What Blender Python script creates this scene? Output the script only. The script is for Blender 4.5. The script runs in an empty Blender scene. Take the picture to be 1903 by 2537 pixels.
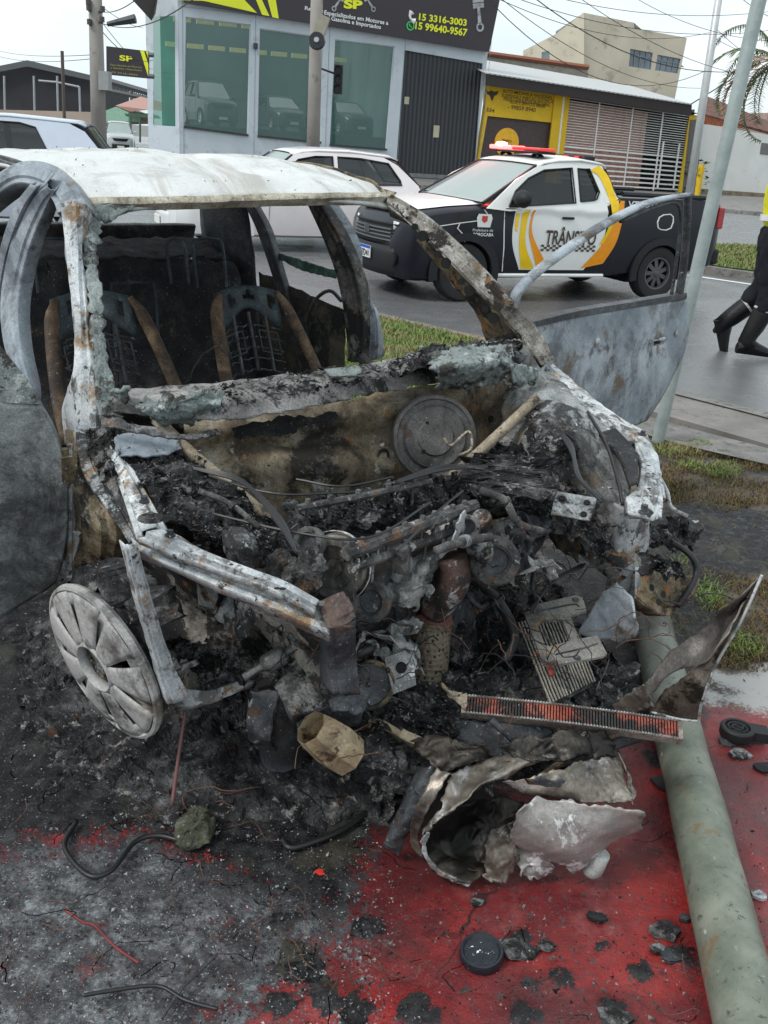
import bpy, bmesh, math, random
import numpy as np
from mathutils import Vector, Matrix, noise

# ------------------------------------------------------------------ camera
LENS_F, PITCH, ROLL, CAM_H = 2370.0, math.radians(21.2), math.radians(3.8), 1.65
sc = bpy.context.scene
cd = bpy.data.cameras.new('camera')
cam = bpy.data.objects.new('camera', cd)
sc.collection.objects.link(cam)
sc.camera = cam
cd.sensor_fit = 'VERTICAL'; cd.sensor_height = 24.0; cd.lens = 24.0 * LENS_F / 2537.0
cd.clip_start = 0.05; cd.clip_end = 2000
_c, _s = math.cos(PITCH), math.sin(PITCH)
_c2, _s2 = math.cos(ROLL), math.sin(ROLL)
_R = Vector((1, 0, 0)); _U = Vector((0, _s, _c)); _F = Vector((0, _c, -_s))
_X = _R * _c2 + _U * _s2; _Y = -_R * _s2 + _U * _c2
cam.matrix_world = Matrix(((_X.x, _Y.x, -_F.x, 0), (_X.y, _Y.y, -_F.y, 0), (_X.z, _Y.z, -_F.z, CAM_H), (0, 0, 0, 1)))

# ------------------------------------------------------------------ sky and sun (overcast)
w = bpy.data.worlds.new('World'); sc.world = w; w.use_nodes = True
nt = w.node_tree; nt.nodes.clear()
out = nt.nodes.new('ShaderNodeOutputWorld'); bg = nt.nodes.new('ShaderNodeBackground')
sky = nt.nodes.new('ShaderNodeTexSky'); sky.sky_type = 'NISHITA'; sky.sun_disc = False
sky.sun_elevation = math.radians(50); sky.sun_rotation = math.radians(60); sky.dust_density = 3; sky.air_density = 1.0
mixn = nt.nodes.new('ShaderNodeMix'); mixn.data_type = 'RGBA'
tc = nt.nodes.new('ShaderNodeTexCoord'); no = nt.nodes.new('ShaderNodeTexNoise'); no.inputs['Scale'].default_value = 2.2; no.inputs['Detail'].default_value = 6
mp = nt.nodes.new('ShaderNodeMapping'); mp.inputs['Scale'].default_value = (1, 1, 3)
cr = nt.nodes.new('ShaderNodeValToRGB'); cr.color_ramp.elements[0].color = (6.4, 7.7, 8.3, 1); cr.color_ramp.elements[1].color = (9.4, 10.2, 10.5, 1)
cr.color_ramp.elements[0].position = .3; cr.color_ramp.elements[1].position = .62
nt.links.new(tc.outputs['Generated'], mp.inputs['Vector']); nt.links.new(mp.outputs[0], no.inputs['Vector'])
nt.links.new(no.outputs[0], cr.inputs[0])
nt.links.new(sky.outputs[0], mixn.inputs['A']); nt.links.new(cr.outputs[0], mixn.inputs['B'])
mixn.inputs['Factor'].default_value = .9
nt.links.new(mixn.outputs['Result'], bg.inputs[0]); bg.inputs[1].default_value = .086
nt.links.new(bg.outputs[0], out.inputs[0])
sd = bpy.data.lights.new('sun', 'SUN'); sd.energy = 1.5; sd.angle = math.radians(16); sd.color = (1, .97, .93)
sun = bpy.data.objects.new('sun', sd); sc.collection.objects.link(sun)
sun.rotation_euler = (math.radians(40), 0, math.radians(-60))
sc.view_settings.view_transform = 'Standard'; sc.view_settings.look = 'None'
sc.view_settings.gamma = 1; sc.view_settings.exposure = 0.50

# ------------------------------------------------------------------ measuring helpers: where a sight line meets a real surface
def ray(px, py):
    a, b = px * 1.147 - 951.5, py * 1.147 - 1268.5
    u = a * _c2 + b * _s2; v = -a * _s2 + b * _c2
    return Vector((u / LENS_F, _c - v / LENS_F * _s, -_s - v / LENS_F * _c))
EYE = Vector((0, 0, CAM_H))
def atz(px, py, z):
    r = ray(px, py); return EYE + r * ((z - CAM_H) / r.z)
def atp(px, py, p0, n):
    r = ray(px, py); return EYE + r * ((Vector(p0) - EYE).dot(Vector(n)) / r.dot(Vector(n)))
def aty(px, py, y): return atp(px, py, (0, y, 0), (0, 1, 0))

# ------------------------------------------------------------------ mesh helpers
class MB:
    def __init__(s): s.v = []; s.f = []; s.mi = []; s.m = 0
    def add(s, vs, fs):
        o = len(s.v); s.v += [Vector(p) for p in vs]
        for f in fs: s.f.append(tuple(i + o for i in f)); s.mi.append(s.m)
        return s
    def box(s, c, sz, M=None, bev=0):
        c = Vector(c); x, y, z = sz[0] / 2, sz[1] / 2, sz[2] / 2
        P = [Vector((i * x, j * y, k * z)) for i in (-1, 1) for j in (-1, 1) for k in (-1, 1)]
        if M is not None: P = [M @ p for p in P]
        return s.add([c + p for p in P], [(0, 1, 3, 2), (4, 6, 7, 5), (0, 4, 5, 1), (2, 3, 7, 6), (0, 2, 6, 4), (1, 5, 7, 3)])
    def prism(s, poly, ext):
        n = len(poly); P = [Vector(p) for p in poly]; e = Vector(ext)
        s.add(P + [p + e for p in P], [tuple(range(n))[::-1], tuple(range(n, 2 * n))] + [(i, (i + 1) % n, n + (i + 1) % n, n + i) for i in range(n)])
        return s
    def tube(s, path, r, n=8, caps=True, flat=1.0, up=None):
        P = [Vector(p) for p in path]; k = len(P)
        if not hasattr(r, '__len__'): r = [r] * k
        vs = []; prev = None
        for i in range(k):
            t = (P[min(i + 1, k - 1)] - P[max(i - 1, 0)]).normalized()
            if prev is None:
                a = Vector(up) if up is not None else (Vector((0, 0, 1)) if abs(t.z) < .9 else Vector((1, 0, 0)))
            else: a = prev
            x = t.cross(a)
            if x.length < 1e-6: x = t.orthogonal()
            x.normalize(); y = x.cross(t).normalized(); prev = y
            for j in range(n):
                g = 2 * math.pi * j / n + (math.pi / 4 if n == 4 else 0)
                vs.append(P[i] + x * math.cos(g) * r[i] + y * math.sin(g) * r[i] * flat)
        fs = [(i * n + j, i * n + (j + 1) % n, (i + 1) * n + (j + 1) % n, (i + 1) * n + j) for i in range(k - 1) for j in range(n)]
        if caps: fs += [tuple(range(n))[::-1], tuple(range((k - 1) * n, k * n))]
        return s.add(vs, fs)
    def lathe(s, prof, c=(0, 0, 0), M=None, n=24, a0=0, a1=2 * math.pi):
        # prof of (radius, height) along local z
        c = Vector(c); full = abs(a1 - a0 - 2 * math.pi) < 1e-6; m = n if full else n + 1; vs = []
        for (r, h) in prof:
            for j in range(m):
                g = a0 + (a1 - a0) * j / n; p = Vector((r * math.cos(g), r * math.sin(g), h)); vs.append(c + (M @ p if M is not None else p))
        fs = []
        for i in range(len(prof) - 1):
            for j in range(n if full else n):
                j2 = (j + 1) % m; fs.append((i * m + j, i * m + j2, (i + 1) * m + j2, (i + 1) * m + j))
        return s.add(vs, fs)
    def grid(s, G, keep=None):
        r, c = len(G), len(G[0]); vs = [p for row in G for p in row]; fs = []
        for i in range(r - 1):
            for j in range(c - 1):
                if keep is None or keep(i, j, G[i][j]): fs.append((i * c + j, i * c + j + 1, (i + 1) * c + j + 1, (i + 1) * c + j))
        return s.add(vs, fs)
    def quad(s, a, b, c, d): return s.add([a, b, c, d], [(0, 1, 2, 3)])
    def band(s, A, B, out_, th):     # strip between two polylines, with thickness th along out_
        o = Vector(out_) * th; n = len(A)
        for k in range(n - 1):
            q = [Vector(A[k]), Vector(A[k + 1]), Vector(B[k + 1]), Vector(B[k])]
            s.add(q + [p + o for p in q], [(0, 1, 2, 3), (7, 6, 5, 4), (0, 4, 5, 1), (1, 5, 6, 2), (2, 6, 7, 3), (3, 7, 4, 0)])
        return s

def plate(mb, outer, holes, fn, depth=None):
    """flat outline with openings, triangulated in 2D and carried to 3D by fn(x, y)"""
    bm = bmesh.new(); ed = []
    for loop in [outer] + list(holes):
        vs = [bm.verts.new((p[0], p[1], 0)) for p in loop]
        ed += [bm.edges.new((vs[i], vs[(i + 1) % len(vs)])) for i in range(len(vs))]
    bmesh.ops.triangle_fill(bm, edges=ed, use_beauty=True)
    bm.verts.index_update()
    V2 = [(v.co.x, v.co.y) for v in bm.verts]; F = [tuple(v.index for v in f.verts) for f in bm.faces]; bm.free()
    if depth is None: mb.add([fn(*p) for p in V2], F); return
    n = len(V2); d = Vector(depth)
    mb.add([fn(*p) for p in V2] + [fn(*p) + d for p in V2], F + [tuple(i + n for i in f[::-1]) for f in F])
    k = 0
    for loop in [outer] + list(holes):
        m = len(loop)
        mb.add([fn(*p) for p in loop] + [fn(*p) + d for p in loop], [(i, (i + 1) % m, m + (i + 1) % m, m + i) for i in range(m)])

def catmull(P, n):
    """n points along a smooth curve through P"""
    P = [Vector(p) for p in P]; k = len(P)
    if k == 1: return [P[0].copy() for _ in range(n)]
    Q = [P[0] * 2 - P[1]] + P + [P[-1] * 2 - P[-2]]; o = []
    for i in range(n):
        t = i / (n - 1) * (k - 1); j = min(int(t), k - 2); t -= j
        a, b, c, d = Q[j:j + 4]
        o.append(.5 * ((2 * b) + (c - a) * t + (2 * a - 5 * b + 4 * c - d) * t * t + (3 * b - a - 3 * c + d) * t ** 3))
    return o
def lin(P, n):
    P = [Vector(p) for p in P]; k = len(P); o = []
    for i in range(n):
        t = i / (n - 1) * (k - 1); j = min(int(t), k - 2); t -= j; o.append(P[j].lerp(P[j + 1], t))
    return o
def surf(ctrl, nu, nv, f=catmull):
    rows = [f(r, nv) for r in ctrl]
    cols = [f([rows[i][j] for i in range(len(rows))], nu) for j in range(nv)]
    return [[cols[j][i] for j in range(nv)] for i in range(nu)]
def crumple(G, amp, freq, seed=0, octv=4, hard=True):
    o = Vector((seed * 7.31, seed * 3.7, seed * 1.9))
    for r in G:
        for i, p in enumerate(r):
            r[i] = p + noise.turbulence_vector(p * freq + o, octv, hard, noise_basis='PERLIN_ORIGINAL') * amp - Vector((1, 1, 1)) * amp * (.35 if hard else 0)
    return G
def ragged(G, amp, freq, seed=0):
    """pull the border of a sheet in and out so that it looks torn"""
    nr, nc = len(G), len(G[0]); out_ = [list(r) for r in G]
    def sh(i, j, di, dj):
        e = (G[i][j] - G[i + di][j + dj]); 
        if e.length > 1e-9: out_[i][j] = G[i][j] + e.normalized() * amp * (noise.noise(G[i][j] * freq + Vector((seed, 0, 0))) + .6 * noise.noise(G[i][j] * freq * 3.1 + Vector((0, seed, 0))))
    for j in range(nc): sh(0, j, 1, 0); sh(nr - 1, j, -1, 0)
    for i in range(nr): sh(i, 0, 0, 1); sh(i, nc - 1, 0, -1)
    return out_

ORG = {}
def thing(name, label, cat, loc=(0, 0, 0), rz=0, group=None):
    o = bpy.data.objects.new(name, None); sc.collection.objects.link(o)
    o.location = loc; o.rotation_euler = (0, 0, rz); o['label'] = label; o['category'] = cat
    if group: o['group'] = group
    o.empty_display_size = .2
    ORG[o.name] = Matrix.Translation(loc) @ Matrix.Rotation(rz, 4, 'Z'); return o
def obj(name, mb, mat, parent=None, smooth=False, world=False, label=None, cat=None, group=None, kind=None, solid=0, bevel=0, sub=0, at=None, stuff=False, auto=None):
    """link ONE mesh object; with a parent, vertices are in the thing's own frame unless world=True"""
    V = mb.v; org = None
    if parent is not None and world:
        Mi = ORG[parent.name].inverted(); V = [Mi @ p for p in V]
    elif parent is None:
        if at is None and V and kind != 'structure':
            xs = [p.x for p in V]; ys = [p.y for p in V]; at = Vector(((min(xs) + max(xs)) / 2, (min(ys) + max(ys)) / 2, min(p.z for p in V)))
        if at is not None: at = Vector(at); V = [p - at for p in V]
    me = bpy.data.meshes.new(name); me.from_pydata(V, [], mb.f)
    mats = mat if isinstance(mat, (list, tuple)) else [mat]
    for m in mats: me.materials.append(m)
    if len(mats) > 1: me.polygons.foreach_set('material_index', mb.mi)
    me.polygons.foreach_set('use_smooth', [smooth] * len(me.polygons)); me.validate(); me.update()
    o = bpy.data.objects.new(name, me); sc.collection.objects.link(o)
    if parent is not None: o.parent = parent; ORG[o.name] = ORG[parent.name]
    elif at is not None: o.location = at
    if parent is None: ORG[o.name] = Matrix.Translation(at) if at is not None else Matrix()
    if label: o['label'] = label
    if cat: o['category'] = cat
    if group: o['group'] = group
    if kind: o['kind'] = kind
    if stuff: o['kind'] = 'stuff'
    if smooth and auto:
        try: me.set_sharp_from_angle(angle=math.radians(auto))
        except Exception: pass
    if solid: m = o.modifiers.new('solid', 'SOLIDIFY'); m.thickness = solid; m.offset = 0
    if bevel: m = o.modifiers.new('bevel', 'BEVEL'); m.width = bevel; m.segments = 2; m.limit_method = 'ANGLE'; m.angle_limit = math.radians(40)
    if sub: m = o.modifiers.new('sub', 'SUBSURF'); m.levels = sub; m.render_levels = sub
    return o
def dup(o, loc=None, rz=None, label=None):
    c = o.copy(); sc.collection.objects.link(c)
    if loc is not None: c.location = loc
    if rz is not None: c.rotation_euler = (0, 0, rz)
    if label: c['label'] = label
    for ch in list(o.children):
        d = ch.copy(); sc.collection.objects.link(d); d.parent = c
        for g in list(ch.children): e = g.copy(); sc.collection.objects.link(e); e.parent = d
    return c
def lettering(mb, s, org, xd, yd, h, bold=.0, width=None, shear=0, align='LEFT', lift=.004):
    """flat letters added to mb: org = baseline start, xd, yd = unit directions, h = capital height in metres"""
    cu = bpy.data.curves.new('txt', 'FONT'); cu.body = s; cu.size = 1; cu.offset = bold; cu.shear = shear; cu.align_x = align; cu.resolution_u = 3
    o = bpy.data.objects.new('txt', cu); sc.collection.objects.link(o)
    bpy.context.view_layer.update()
    me = bpy.data.meshes.new_from_object(o); bpy.data.objects.remove(o); 
    V = [v.co.copy() for v in me.vertices]; F = [tuple(p.vertices) for p in me.polygons]
    bpy.data.meshes.remove(me); bpy.data.curves.remove(cu)
    if not V: return
    x0 = min(v.x for v in V); x1 = max(v.x for v in V)
    k = h / .69; kx = k if width is None else width / max(1e-6, x1 - x0)
    if width is not None: V = [Vector((v.x - x0, v.y, 0)) for v in V]
    xd = Vector(xd); yd = Vector(yd); n = xd.cross(yd).normalized() * lift
    mb.add([Vector(org) + xd * v.x * kx + yd * v.y * k + n for v in V], F)

# ------------------------------------------------------------------ materials
def S(h):
    h = h.lstrip('#'); c = [int(h[i:i + 2], 16) / 255 for i in (0, 2, 4)]
    return tuple((x / 12.92 if x <= .04045 else ((x + .055) / 1.055) ** 2.4) for x in c) + (1,)
def C(v):
    if isinstance(v, str): return S(v)
    return tuple(v) + (1,) if len(v) == 3 else tuple(v)
class NT:
    def __init__(s, name):
        s.m = bpy.data.materials.new(name); s.m.use_nodes = True; s.t = s.m.node_tree; s.t.nodes.clear()
        s.o = s.n('ShaderNodeOutputMaterial'); s.b = s.n('ShaderNodeBsdfPrincipled'); s.l(s.b.outputs[0], s.o.inputs[0])
        s.tc = s.n('ShaderNodeTexCoord').outputs['Object']
    def n(s, t, **k):
        x = s.t.nodes.new(t)
        for a, b in k.items(): setattr(x, a, b)
        return x
    def l(s, a, b): s.t.links.new(a, b)
    def noise(s, scale, detail=6, rough=.6, dist=0, vec=None, off=0):
        x = s.n('ShaderNodeTexNoise'); x.inputs['Scale'].default_value = scale; x.inputs['Detail'].default_value = detail
        x.inputs['Roughness'].default_value = rough; x.inputs['Distortion'].default_value = dist
        v = vec or s.tc
        if off:
            a = s.n('ShaderNodeVectorMath', operation='ADD'); s.l(v, a.inputs[0]); a.inputs[1].default_value = (off, off * .7, off * 1.3); v = a.outputs[0]
        s.l(v, x.inputs['Vector']); return x.outputs[0]
    def vor(s, scale, feature='F1', vec=None, out_='Distance', rnd=1):
        x = s.n('ShaderNodeTexVoronoi', feature=feature); x.inputs['Scale'].default_value = scale; x.inputs['Randomness'].default_value = rnd
        s.l(vec or s.tc, x.inputs['Vector']); return x.outputs[out_]
    def mapv(s, scale=(1, 1, 1), rot=(0, 0, 0), loc=(0, 0, 0)):
        x = s.n('ShaderNodeMapping'); x.inputs['Scale'].default_value = scale; x.inputs['Rotation'].default_value = rot; x.inputs['Location'].default_value = loc
        s.l(s.tc, x.inputs['Vector']); return x.outputs[0]
    def ramp(s, f, stops):
        x = s.n('ShaderNodeValToRGB'); e = x.color_ramp.elements
        while len(e) > 1: e.remove(e[-1])
        e[0].position = stops[0][0]; e[0].color = C(stops[0][1])
        for p, c in stops[1:]: q = e.new(p); q.color = C(c)
        s.l(f, x.inputs[0]); return x.outputs[0]
    def step(s, f, a, b):
        x = s.n('ShaderNodeMapRange'); x.inputs['From Min'].default_value = a; x.inputs['From Max'].default_value = b; x.interpolation_type = 'SMOOTHSTEP'
        s.l(f, x.inputs['Value']); return x.outputs[0]
    def mix(s, f, a, b, mode='MIX'):
        x = s.n('ShaderNodeMix', data_type='RGBA', blend_type=mode)
        for v, i in ((f, 'Factor'), (a, 'A'), (b, 'B')):
            if hasattr(v, 'node'): s.l(v, x.inputs[i] if i != 'Factor' else x.inputs[0])
            elif i == 'Factor': x.inputs[0].default_value = v
            else: x.inputs[i].default_value = C(v)
        return x.outputs['Result']
    def math(s, op, a, b=0, c=None):
        x = s.n('ShaderNodeMath', operation=op)
        for i, v in enumerate((a, b) if c is None else (a, b, c)):
            if hasattr(v, 'node'): s.l(v, x.inputs[i])
            else: x.inputs[i].default_value = v
        return x.outputs[0]
    def attr(s, name):
        x = s.n('ShaderNodeAttribute'); x.attribute_name = name; return x.outputs['Fac']
    def bump(s, h, strength=.3, dist=.01, nrm=None):
        x = s.n('ShaderNodeBump'); x.inputs['Strength'].default_value = strength; x.inputs['Distance'].default_value = dist; s.l(h, x.inputs['Height'])
        if nrm is not None: s.l(nrm, x.inputs['Normal'])
        return x.outputs[0]
    def set(s, **k):
        for a, v in k.items():
            i = s.b.inputs[{'color': 'Base Color', 'rough': 'Roughness', 'metal': 'Metallic', 'normal': 'Normal', 'alpha': 'Alpha', 'spec': 'Specular IOR Level', 'coat': 'Coat Weight', 'emit': 'Emission Color', 'estr': 'Emission Strength', 'trans': 'Transmission Weight'}[a]]
            if hasattr(v, 'node'): s.l(v, i)
            elif a in ('color', 'emit'): i.default_value = C(v)
            else: i.default_value = v
        return s.m
MAT = {}
def mat(name, color, rough=.6, metal=0, var=.12, scale=6, bump=0, bscale=60, coat=0, spec=.5, emit=None, estr=0, alpha=1, dirt=None):
    if name in MAT: return MAT[name]
    N = NT(name); c = C(color)
    n = N.noise(scale, 5); lo = tuple(x * (1 - var) for x in c[:3]); hi = tuple(min(1, x * (1 + var)) for x in c[:3])
    col = N.ramp(n, [(.3, lo), (.7, hi)])
    if dirt: col = N.mix(N.step(N.noise(scale * 2.3, 8, .7, off=3), dirt[1], dirt[1] + .12), col, dirt[0])
    N.set(color=col, rough=rough, metal=metal, coat=coat, spec=spec, alpha=alpha)
    if bump: N.set(normal=N.bump(N.noise(bscale, 4), bump, .01))
    if emit: N.set(emit=emit, estr=estr)
    MAT[name] = N.m; return N.m
def burnt(name, stops, scale=7, detail=9, rough=.75, metal=0, bump=.35, bscale=45, layers=(), fine=.25, warp=.6, nr=.66, soot=.55, spec=.4, speck=1):
    """burnt metal: a warped noise through a colour ramp, then patches (colour, scale, threshold, softness, seed)"""
    if name in MAT: return MAT[name]
    N = NT(name)
    col = N.ramp(N.noise(scale, detail, nr, warp), stops)
    for (c, s_, t, sf, sd_) in layers: col = N.mix(N.step(N.noise(s_, 9, .72, .3, off=sd_), t - .035, t - .035 + sf * .8), col, c)
    if soot: col = N.mix(N.math('MULTIPLY', N.step(N.noise(3.6, 9, .74, .8, off=17), .5, .62), soot), col, (.02, .019, .018))
    col = N.mix(N.step(N.noise(85, 5, .8, off=23), .63 + (1 - speck) * .1, .68 + (1 - speck) * .1), col, (.5, .5, .49) if soot else (.3, .3, .3)); col = N.mix(N.step(N.noise(70, 5, .8, off=29), .60 + (1 - speck) * .08, .65 + (1 - speck) * .08), col, (.015, .014, .013))
    g = N.noise(170, 4, .7); col = N.mix(min(.6, fine * 1.5), col, N.ramp(g, [(.32, (.1, .1, .1)), (.5, (.5, .5, .5)), (.68, (1, 1, 1))]), 'OVERLAY')
    r = N.math('MULTIPLY_ADD', N.noise(scale * 2, 5, off=9), .35, rough - .17)
    b1 = N.noise(bscale, 7, .7); b2 = N.noise(bscale * 5, 3, .6)
    N.set(color=col, rough=r, metal=metal, spec=spec, normal=N.bump(N.math('MULTIPLY_ADD', b2, .35, b1), min(1, bump * 1.3), .012))
    MAT[name] = N.m; return N.m

# ================================================================== THE SETTING
rnd = random.Random(11)
def P2(pts, z): return [atz(x, y, z) for x, y in pts]
# ---- materials of the street
N = NT('asphalt_wet'); n1 = N.noise(.35, 6); n2 = N.noise(130, 3, .7); n3 = N.noise(2.2, 6)
col = N.mix(.55, N.ramp(n2, [(.3, (.045, .046, .048)), (.7, (.2, .2, .205))]), N.ramp(n1, [(.35, (.12, .121, .125)), (.65, (.19, .19, .195))]))
M_ASPH = N.set(color=col, rough=N.ramp(N.math('ADD', N.math('MULTIPLY', n1, .5), N.math('MULTIPLY', n3, .5)), [(.38, (.12,) * 3), (.6, (.36,) * 3)]), normal=N.bump(n2, .35, .006), spec=.6)
M_CONC = mat('pavement_concrete', (.2, .19, .18), .55, var=.3, scale=2.5, bump=.3, bscale=30, dirt=((.1, .095, .085), .5))
M_CONC2 = mat('kerb_concrete', (.16, .15, .14), .6, var=.35, scale=6, bump=.4, bscale=40, dirt=((.06, .06, .05), .52))
M_EARTH = mat('far_ground', (.17, .17, .16), .8, var=.3, scale=.2)
M_LINE = mat('road_paint', (.72, .72, .7), .4, var=.1, scale=9, dirt=((.3, .3, .3), .56))
M_WHITE = mat('white_paint', (.8, .8, .79), .5, var=.05)
m = MB(); m.quad((-900, -60, -.03), (900, -60, -.03), (900, 1400, -.03), (-900, 1400, -.03)); obj('ground', m, M_EARTH, kind='structure')
m = MB(); m.quad((-160, -40, 0), (160, -40, 0), (160, 120, 0), (-160, 160, 0)); obj('road', m, M_ASPH, kind='structure')
# facade plane: s runs along the street front, z up
FD = Vector((.9397, .342, 0)); FN = Vector((.342, -.9397, 0)); FP0 = Vector((0, 45.9, 0))
def fw(s, z, o=0): return FP0 + FD * s + FN * o + Vector((0, 0, z))
def fs(px, py, o=0):
    p = atp(px, py, FP0 + FN * o, FN); return ((p - FP0).dot(FD), p.z)
# far pavement in front of the buildings, with a kerb
m = MB()
kl = [(-60, 6.5), (2, 6.5), (8, 14), (24, 19), (90, 30)]
for k in range(len(kl) - 1):
    (a, oa), (b, ob) = kl[k], kl[k + 1]
    m.add([fw(a, .12, -.3), fw(b, .12, -.3), fw(b, .12, ob), fw(a, .12, oa), fw(a, -.02, oa), fw(b, -.02, ob)], [(0, 1, 2, 3), (3, 2, 5, 4)])
obj('pavement', m, M_CONC, kind='structure')
# lane line and edge line on the road
m = MB()
a, b = atz(1486, 594, .004), atz(1623, 614, .004); d = (b - a).normalized(); q = Vector((-d.y, d.x, 0)) * .07
for k in range(-6, 7):
    s0 = a + d * (k * 5.2); s1 = s0 + d * 2.6
    if k == 0: m.quad(s0 - q, s1 - q, s1 + q, s0 + q)
    elif k > 0: m.quad(s0 - q, s1 - q, s1 + q, s0 + q)
obj('road_markings', m, M_LINE, kind='structure')
# grassed median behind the pickup, with a kerb
def slab(name, pts, top, z0, mat_, kind='structure'):
    m = MB(); n = len(pts); m.add([Vector((p.x, p.y, top)) for p in pts] + [Vector((p.x, p.y, z0)) for p in pts], [tuple(range(n))] + [(i, n + i, n + (i + 1) % n, (i + 1) % n) for i in range(n)])
    return obj(name, m, mat_, kind=kind)
med = [atz(x, y, .12) for x, y in ((1425, 562), (1500, 571), (1580, 583), (1700, 598), (1900, 632))] + [atz(x, y, .12) for x, y in ((1900, 560), (1700, 533), (1560, 527), (1460, 527))]
slab('median', med, .12, -.02, M_CONC2)
M_GRASSB = mat('grass_bed', (.075, .11, .02), .85, var=.5, scale=14, bump=.6, bscale=60, dirt=((.13, .12, .03), .55))
cx = sum((p.x for p in med)) / len(med); cy = sum((p.y for p in med)) / len(med)
m = MB(); m.add([Vector((cx + (p.x - cx) * .96, cy + (p.y - cy) * .90, .135)) for p in med], [tuple(range(len(med)))]); obj('median_turf', m, M_GRASSB, kind='structure')
N = NT('grass_blade'); gi = N.n('ShaderNodeNewGeometry').outputs['Random Per Island']
M_BLADE = N.set(color=N.mix(N.step(N.noise(2.5, 4), .42, .6), N.ramp(gi, [(0, (.06, .12, .012)), (.6, (.12, .2, .025)), (1, (.25, .27, .07))]), N.ramp(gi, [(0, (.12, .12, .03)), (1, (.3, .24, .1))])), rough=.6)
N = NT('burnt_blade'); gi = N.n('ShaderNodeNewGeometry').outputs['Random Per Island']
M_BBLADE = N.set(color=N.ramp(gi, [(0, (.015, .012, .008)), (.4, (.07, .035, .012)), (.75, (.2, .12, .04)), (1, (.12, .16, .02))]), rough=.8)
def inside(poly, x, y):
    r = False; n = len(poly)
    for i in range(n):
        a, b = poly[i], poly[(i + 1) % n]
        if (a.y > y) != (b.y > y) and x < (b.x - a.x) * (y - a.y) / (b.y - a.y) + a.x: r = not r
    return r
def blades(name, poly, z, n, h, wd, mat_, dens=None, R=rnd, lab=None):
    xs = [p.x for p in poly]; ys = [p.y for p in poly]; m = MB(); k = 0; tries = 0
    while k < n and tries < n * 12:
        tries += 1
        x = R.uniform(min(xs), max(xs)); y = R.uniform(min(ys), max(ys))
        if not inside(poly, x, y): continue
        if dens is not None and dens(x, y) < R.random(): continue
        k += 1; g = R.uniform(0, 6.283); l = h * R.uniform(.4, 1.2); dx, dy = math.cos(g), math.sin(g); e = R.uniform(.3, 1.7) * l; ww = wd * R.uniform(.6, 1.3)
        p = Vector((x, y, z)); s = Vector((-dy, dx, 0)) * ww
        m.add([p - s, p + s, p + Vector((dx * e * .4, dy * e * .4, l * .6)) + s * .7, p + Vector((dx * e * .4, dy * e * .4, l * .6)) - s * .7, p + Vector((dx * e, dy * e, l * .85))], [(0, 1, 2, 3), (3, 2, 4)])
    return obj(name, m, mat_, kind='stuff', label=lab, cat='grass')
medp = [Vector((cx + (p.x - cx) * .96, cy + (p.y - cy) * .90, .135)) for p in med]
blades('median_grass', medp, .13, 14000, .07, .007, M_BLADE, lab='bright green grass on the median behind the pickup')

# ------------------------------------------------------------------ raised island that carries the wreck
G = .10
edge = [atz(x, y, G) for x, y in ((300, 560), (600, 640), (821, 680), (890, 696), (1038, 731), (1120, 752), (1250, 789), (1462, 846), (1659, 896), (1900, 965))]
isl = edge + [Vector((9, 3.6, G)), Vector((9, -12, G)), Vector((-12, -12, G)), Vector((-12, 6, G)), Vector((-6, 8.2, G))]
slab('traffic_island', [Vector((p.x, p.y, 0)) for p in isl], G - .03, -.02, M_CONC2)
# its kerb line as a real step
m = MB(); kp = edge[::-1]
for i in range(len(kp) - 1):
    a, b = kp[i], kp[i + 1]; d = (b - a).normalized(); q = Vector((d.y, -d.x, 0))
    L = (b - a).length; n_ = max(1, int(L / .9))
    for j in range(n_):
        s0 = a + (b - a) * (j / n_) + d * .006; s1 = a + (b - a) * ((j + 1) / n_) - d * .006
        m.add([s0 + Vector((0, 0, .015)), s1 + Vector((0, 0, .015)), s1 - q * .13 + Vector((0, 0, .015)), s0 - q * .13 + Vector((0, 0, .015)), s0 - Vector((0, 0, .12)) + q * .02, s1 - Vector((0, 0, .12)) + q * .02], [(0, 1, 2, 3), (0, 4, 5, 1)])
obj('kerb', m, M_CONC2, kind='structure')

def pix(p):
    """the sight line's picture position of a ground point, in the measuring grid used by atz"""
    d = Vector(p) - EYE; z = d.dot(_F); a = LENS_F * d.dot(_X) / z; b = -LENS_F * d.dot(_Y) / z
    return (a + 951.5) / 1.147, (b + 1268.5) / 1.147
def sm(a, b, x):
    t = max(0., min(1., (x - a) / (b - a))); return t * t * (3 - 2 * t)
def poly_mask(poly, x, y, soft):
    """signed soft test: 1 inside, 0 outside, soft metres wide"""
    P = poly; n = len(P); best = 1e9
    for i in range(n):
        a, b = P[i], P[(i + 1) % n]; dx, dy = b.x - a.x, b.y - a.y; t = max(0, min(1, ((x - a.x) * dx + (y - a.y) * dy) / (dx * dx + dy * dy + 1e-12)))
        best = min(best, math.hypot(x - a.x - t * dx, y - a.y - t * dy))
    s_ = best if inside(P, x, y) else -best
    return sm(-soft, soft, s_)
RED_END = atz(1590, 1532, G).y
charP = P2([(-200, 1150), (600, 1200), (1500, 1100), (1500, 1560), (1290, 1640), (860, 1800), (760, 1960), (640, 1990), (520, 1900), (350, 1800), (200, 1780), (60, 1790), (-250, 1860)], G)
ashP = P2([(-250, 1840), (180, 1790), (400, 1820), (620, 1900), (740, 1900), (690, 2010), (560, 2110), (520, 2260), (480, 2500), (100, 2700), (-400, 2600), (-400, 1990)], G)
burnP = P2([(1430, 1095), (1560, 1085), (1800, 1130), (1800, 1260), (1600, 1240), (1530, 1290), (1490, 1480), (1400, 1500)], G)
whiteP = P2([(1500, 1440), (1600, 1440), (1750, 1440), (1750, 1530), (1500, 1545)], G)
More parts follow.
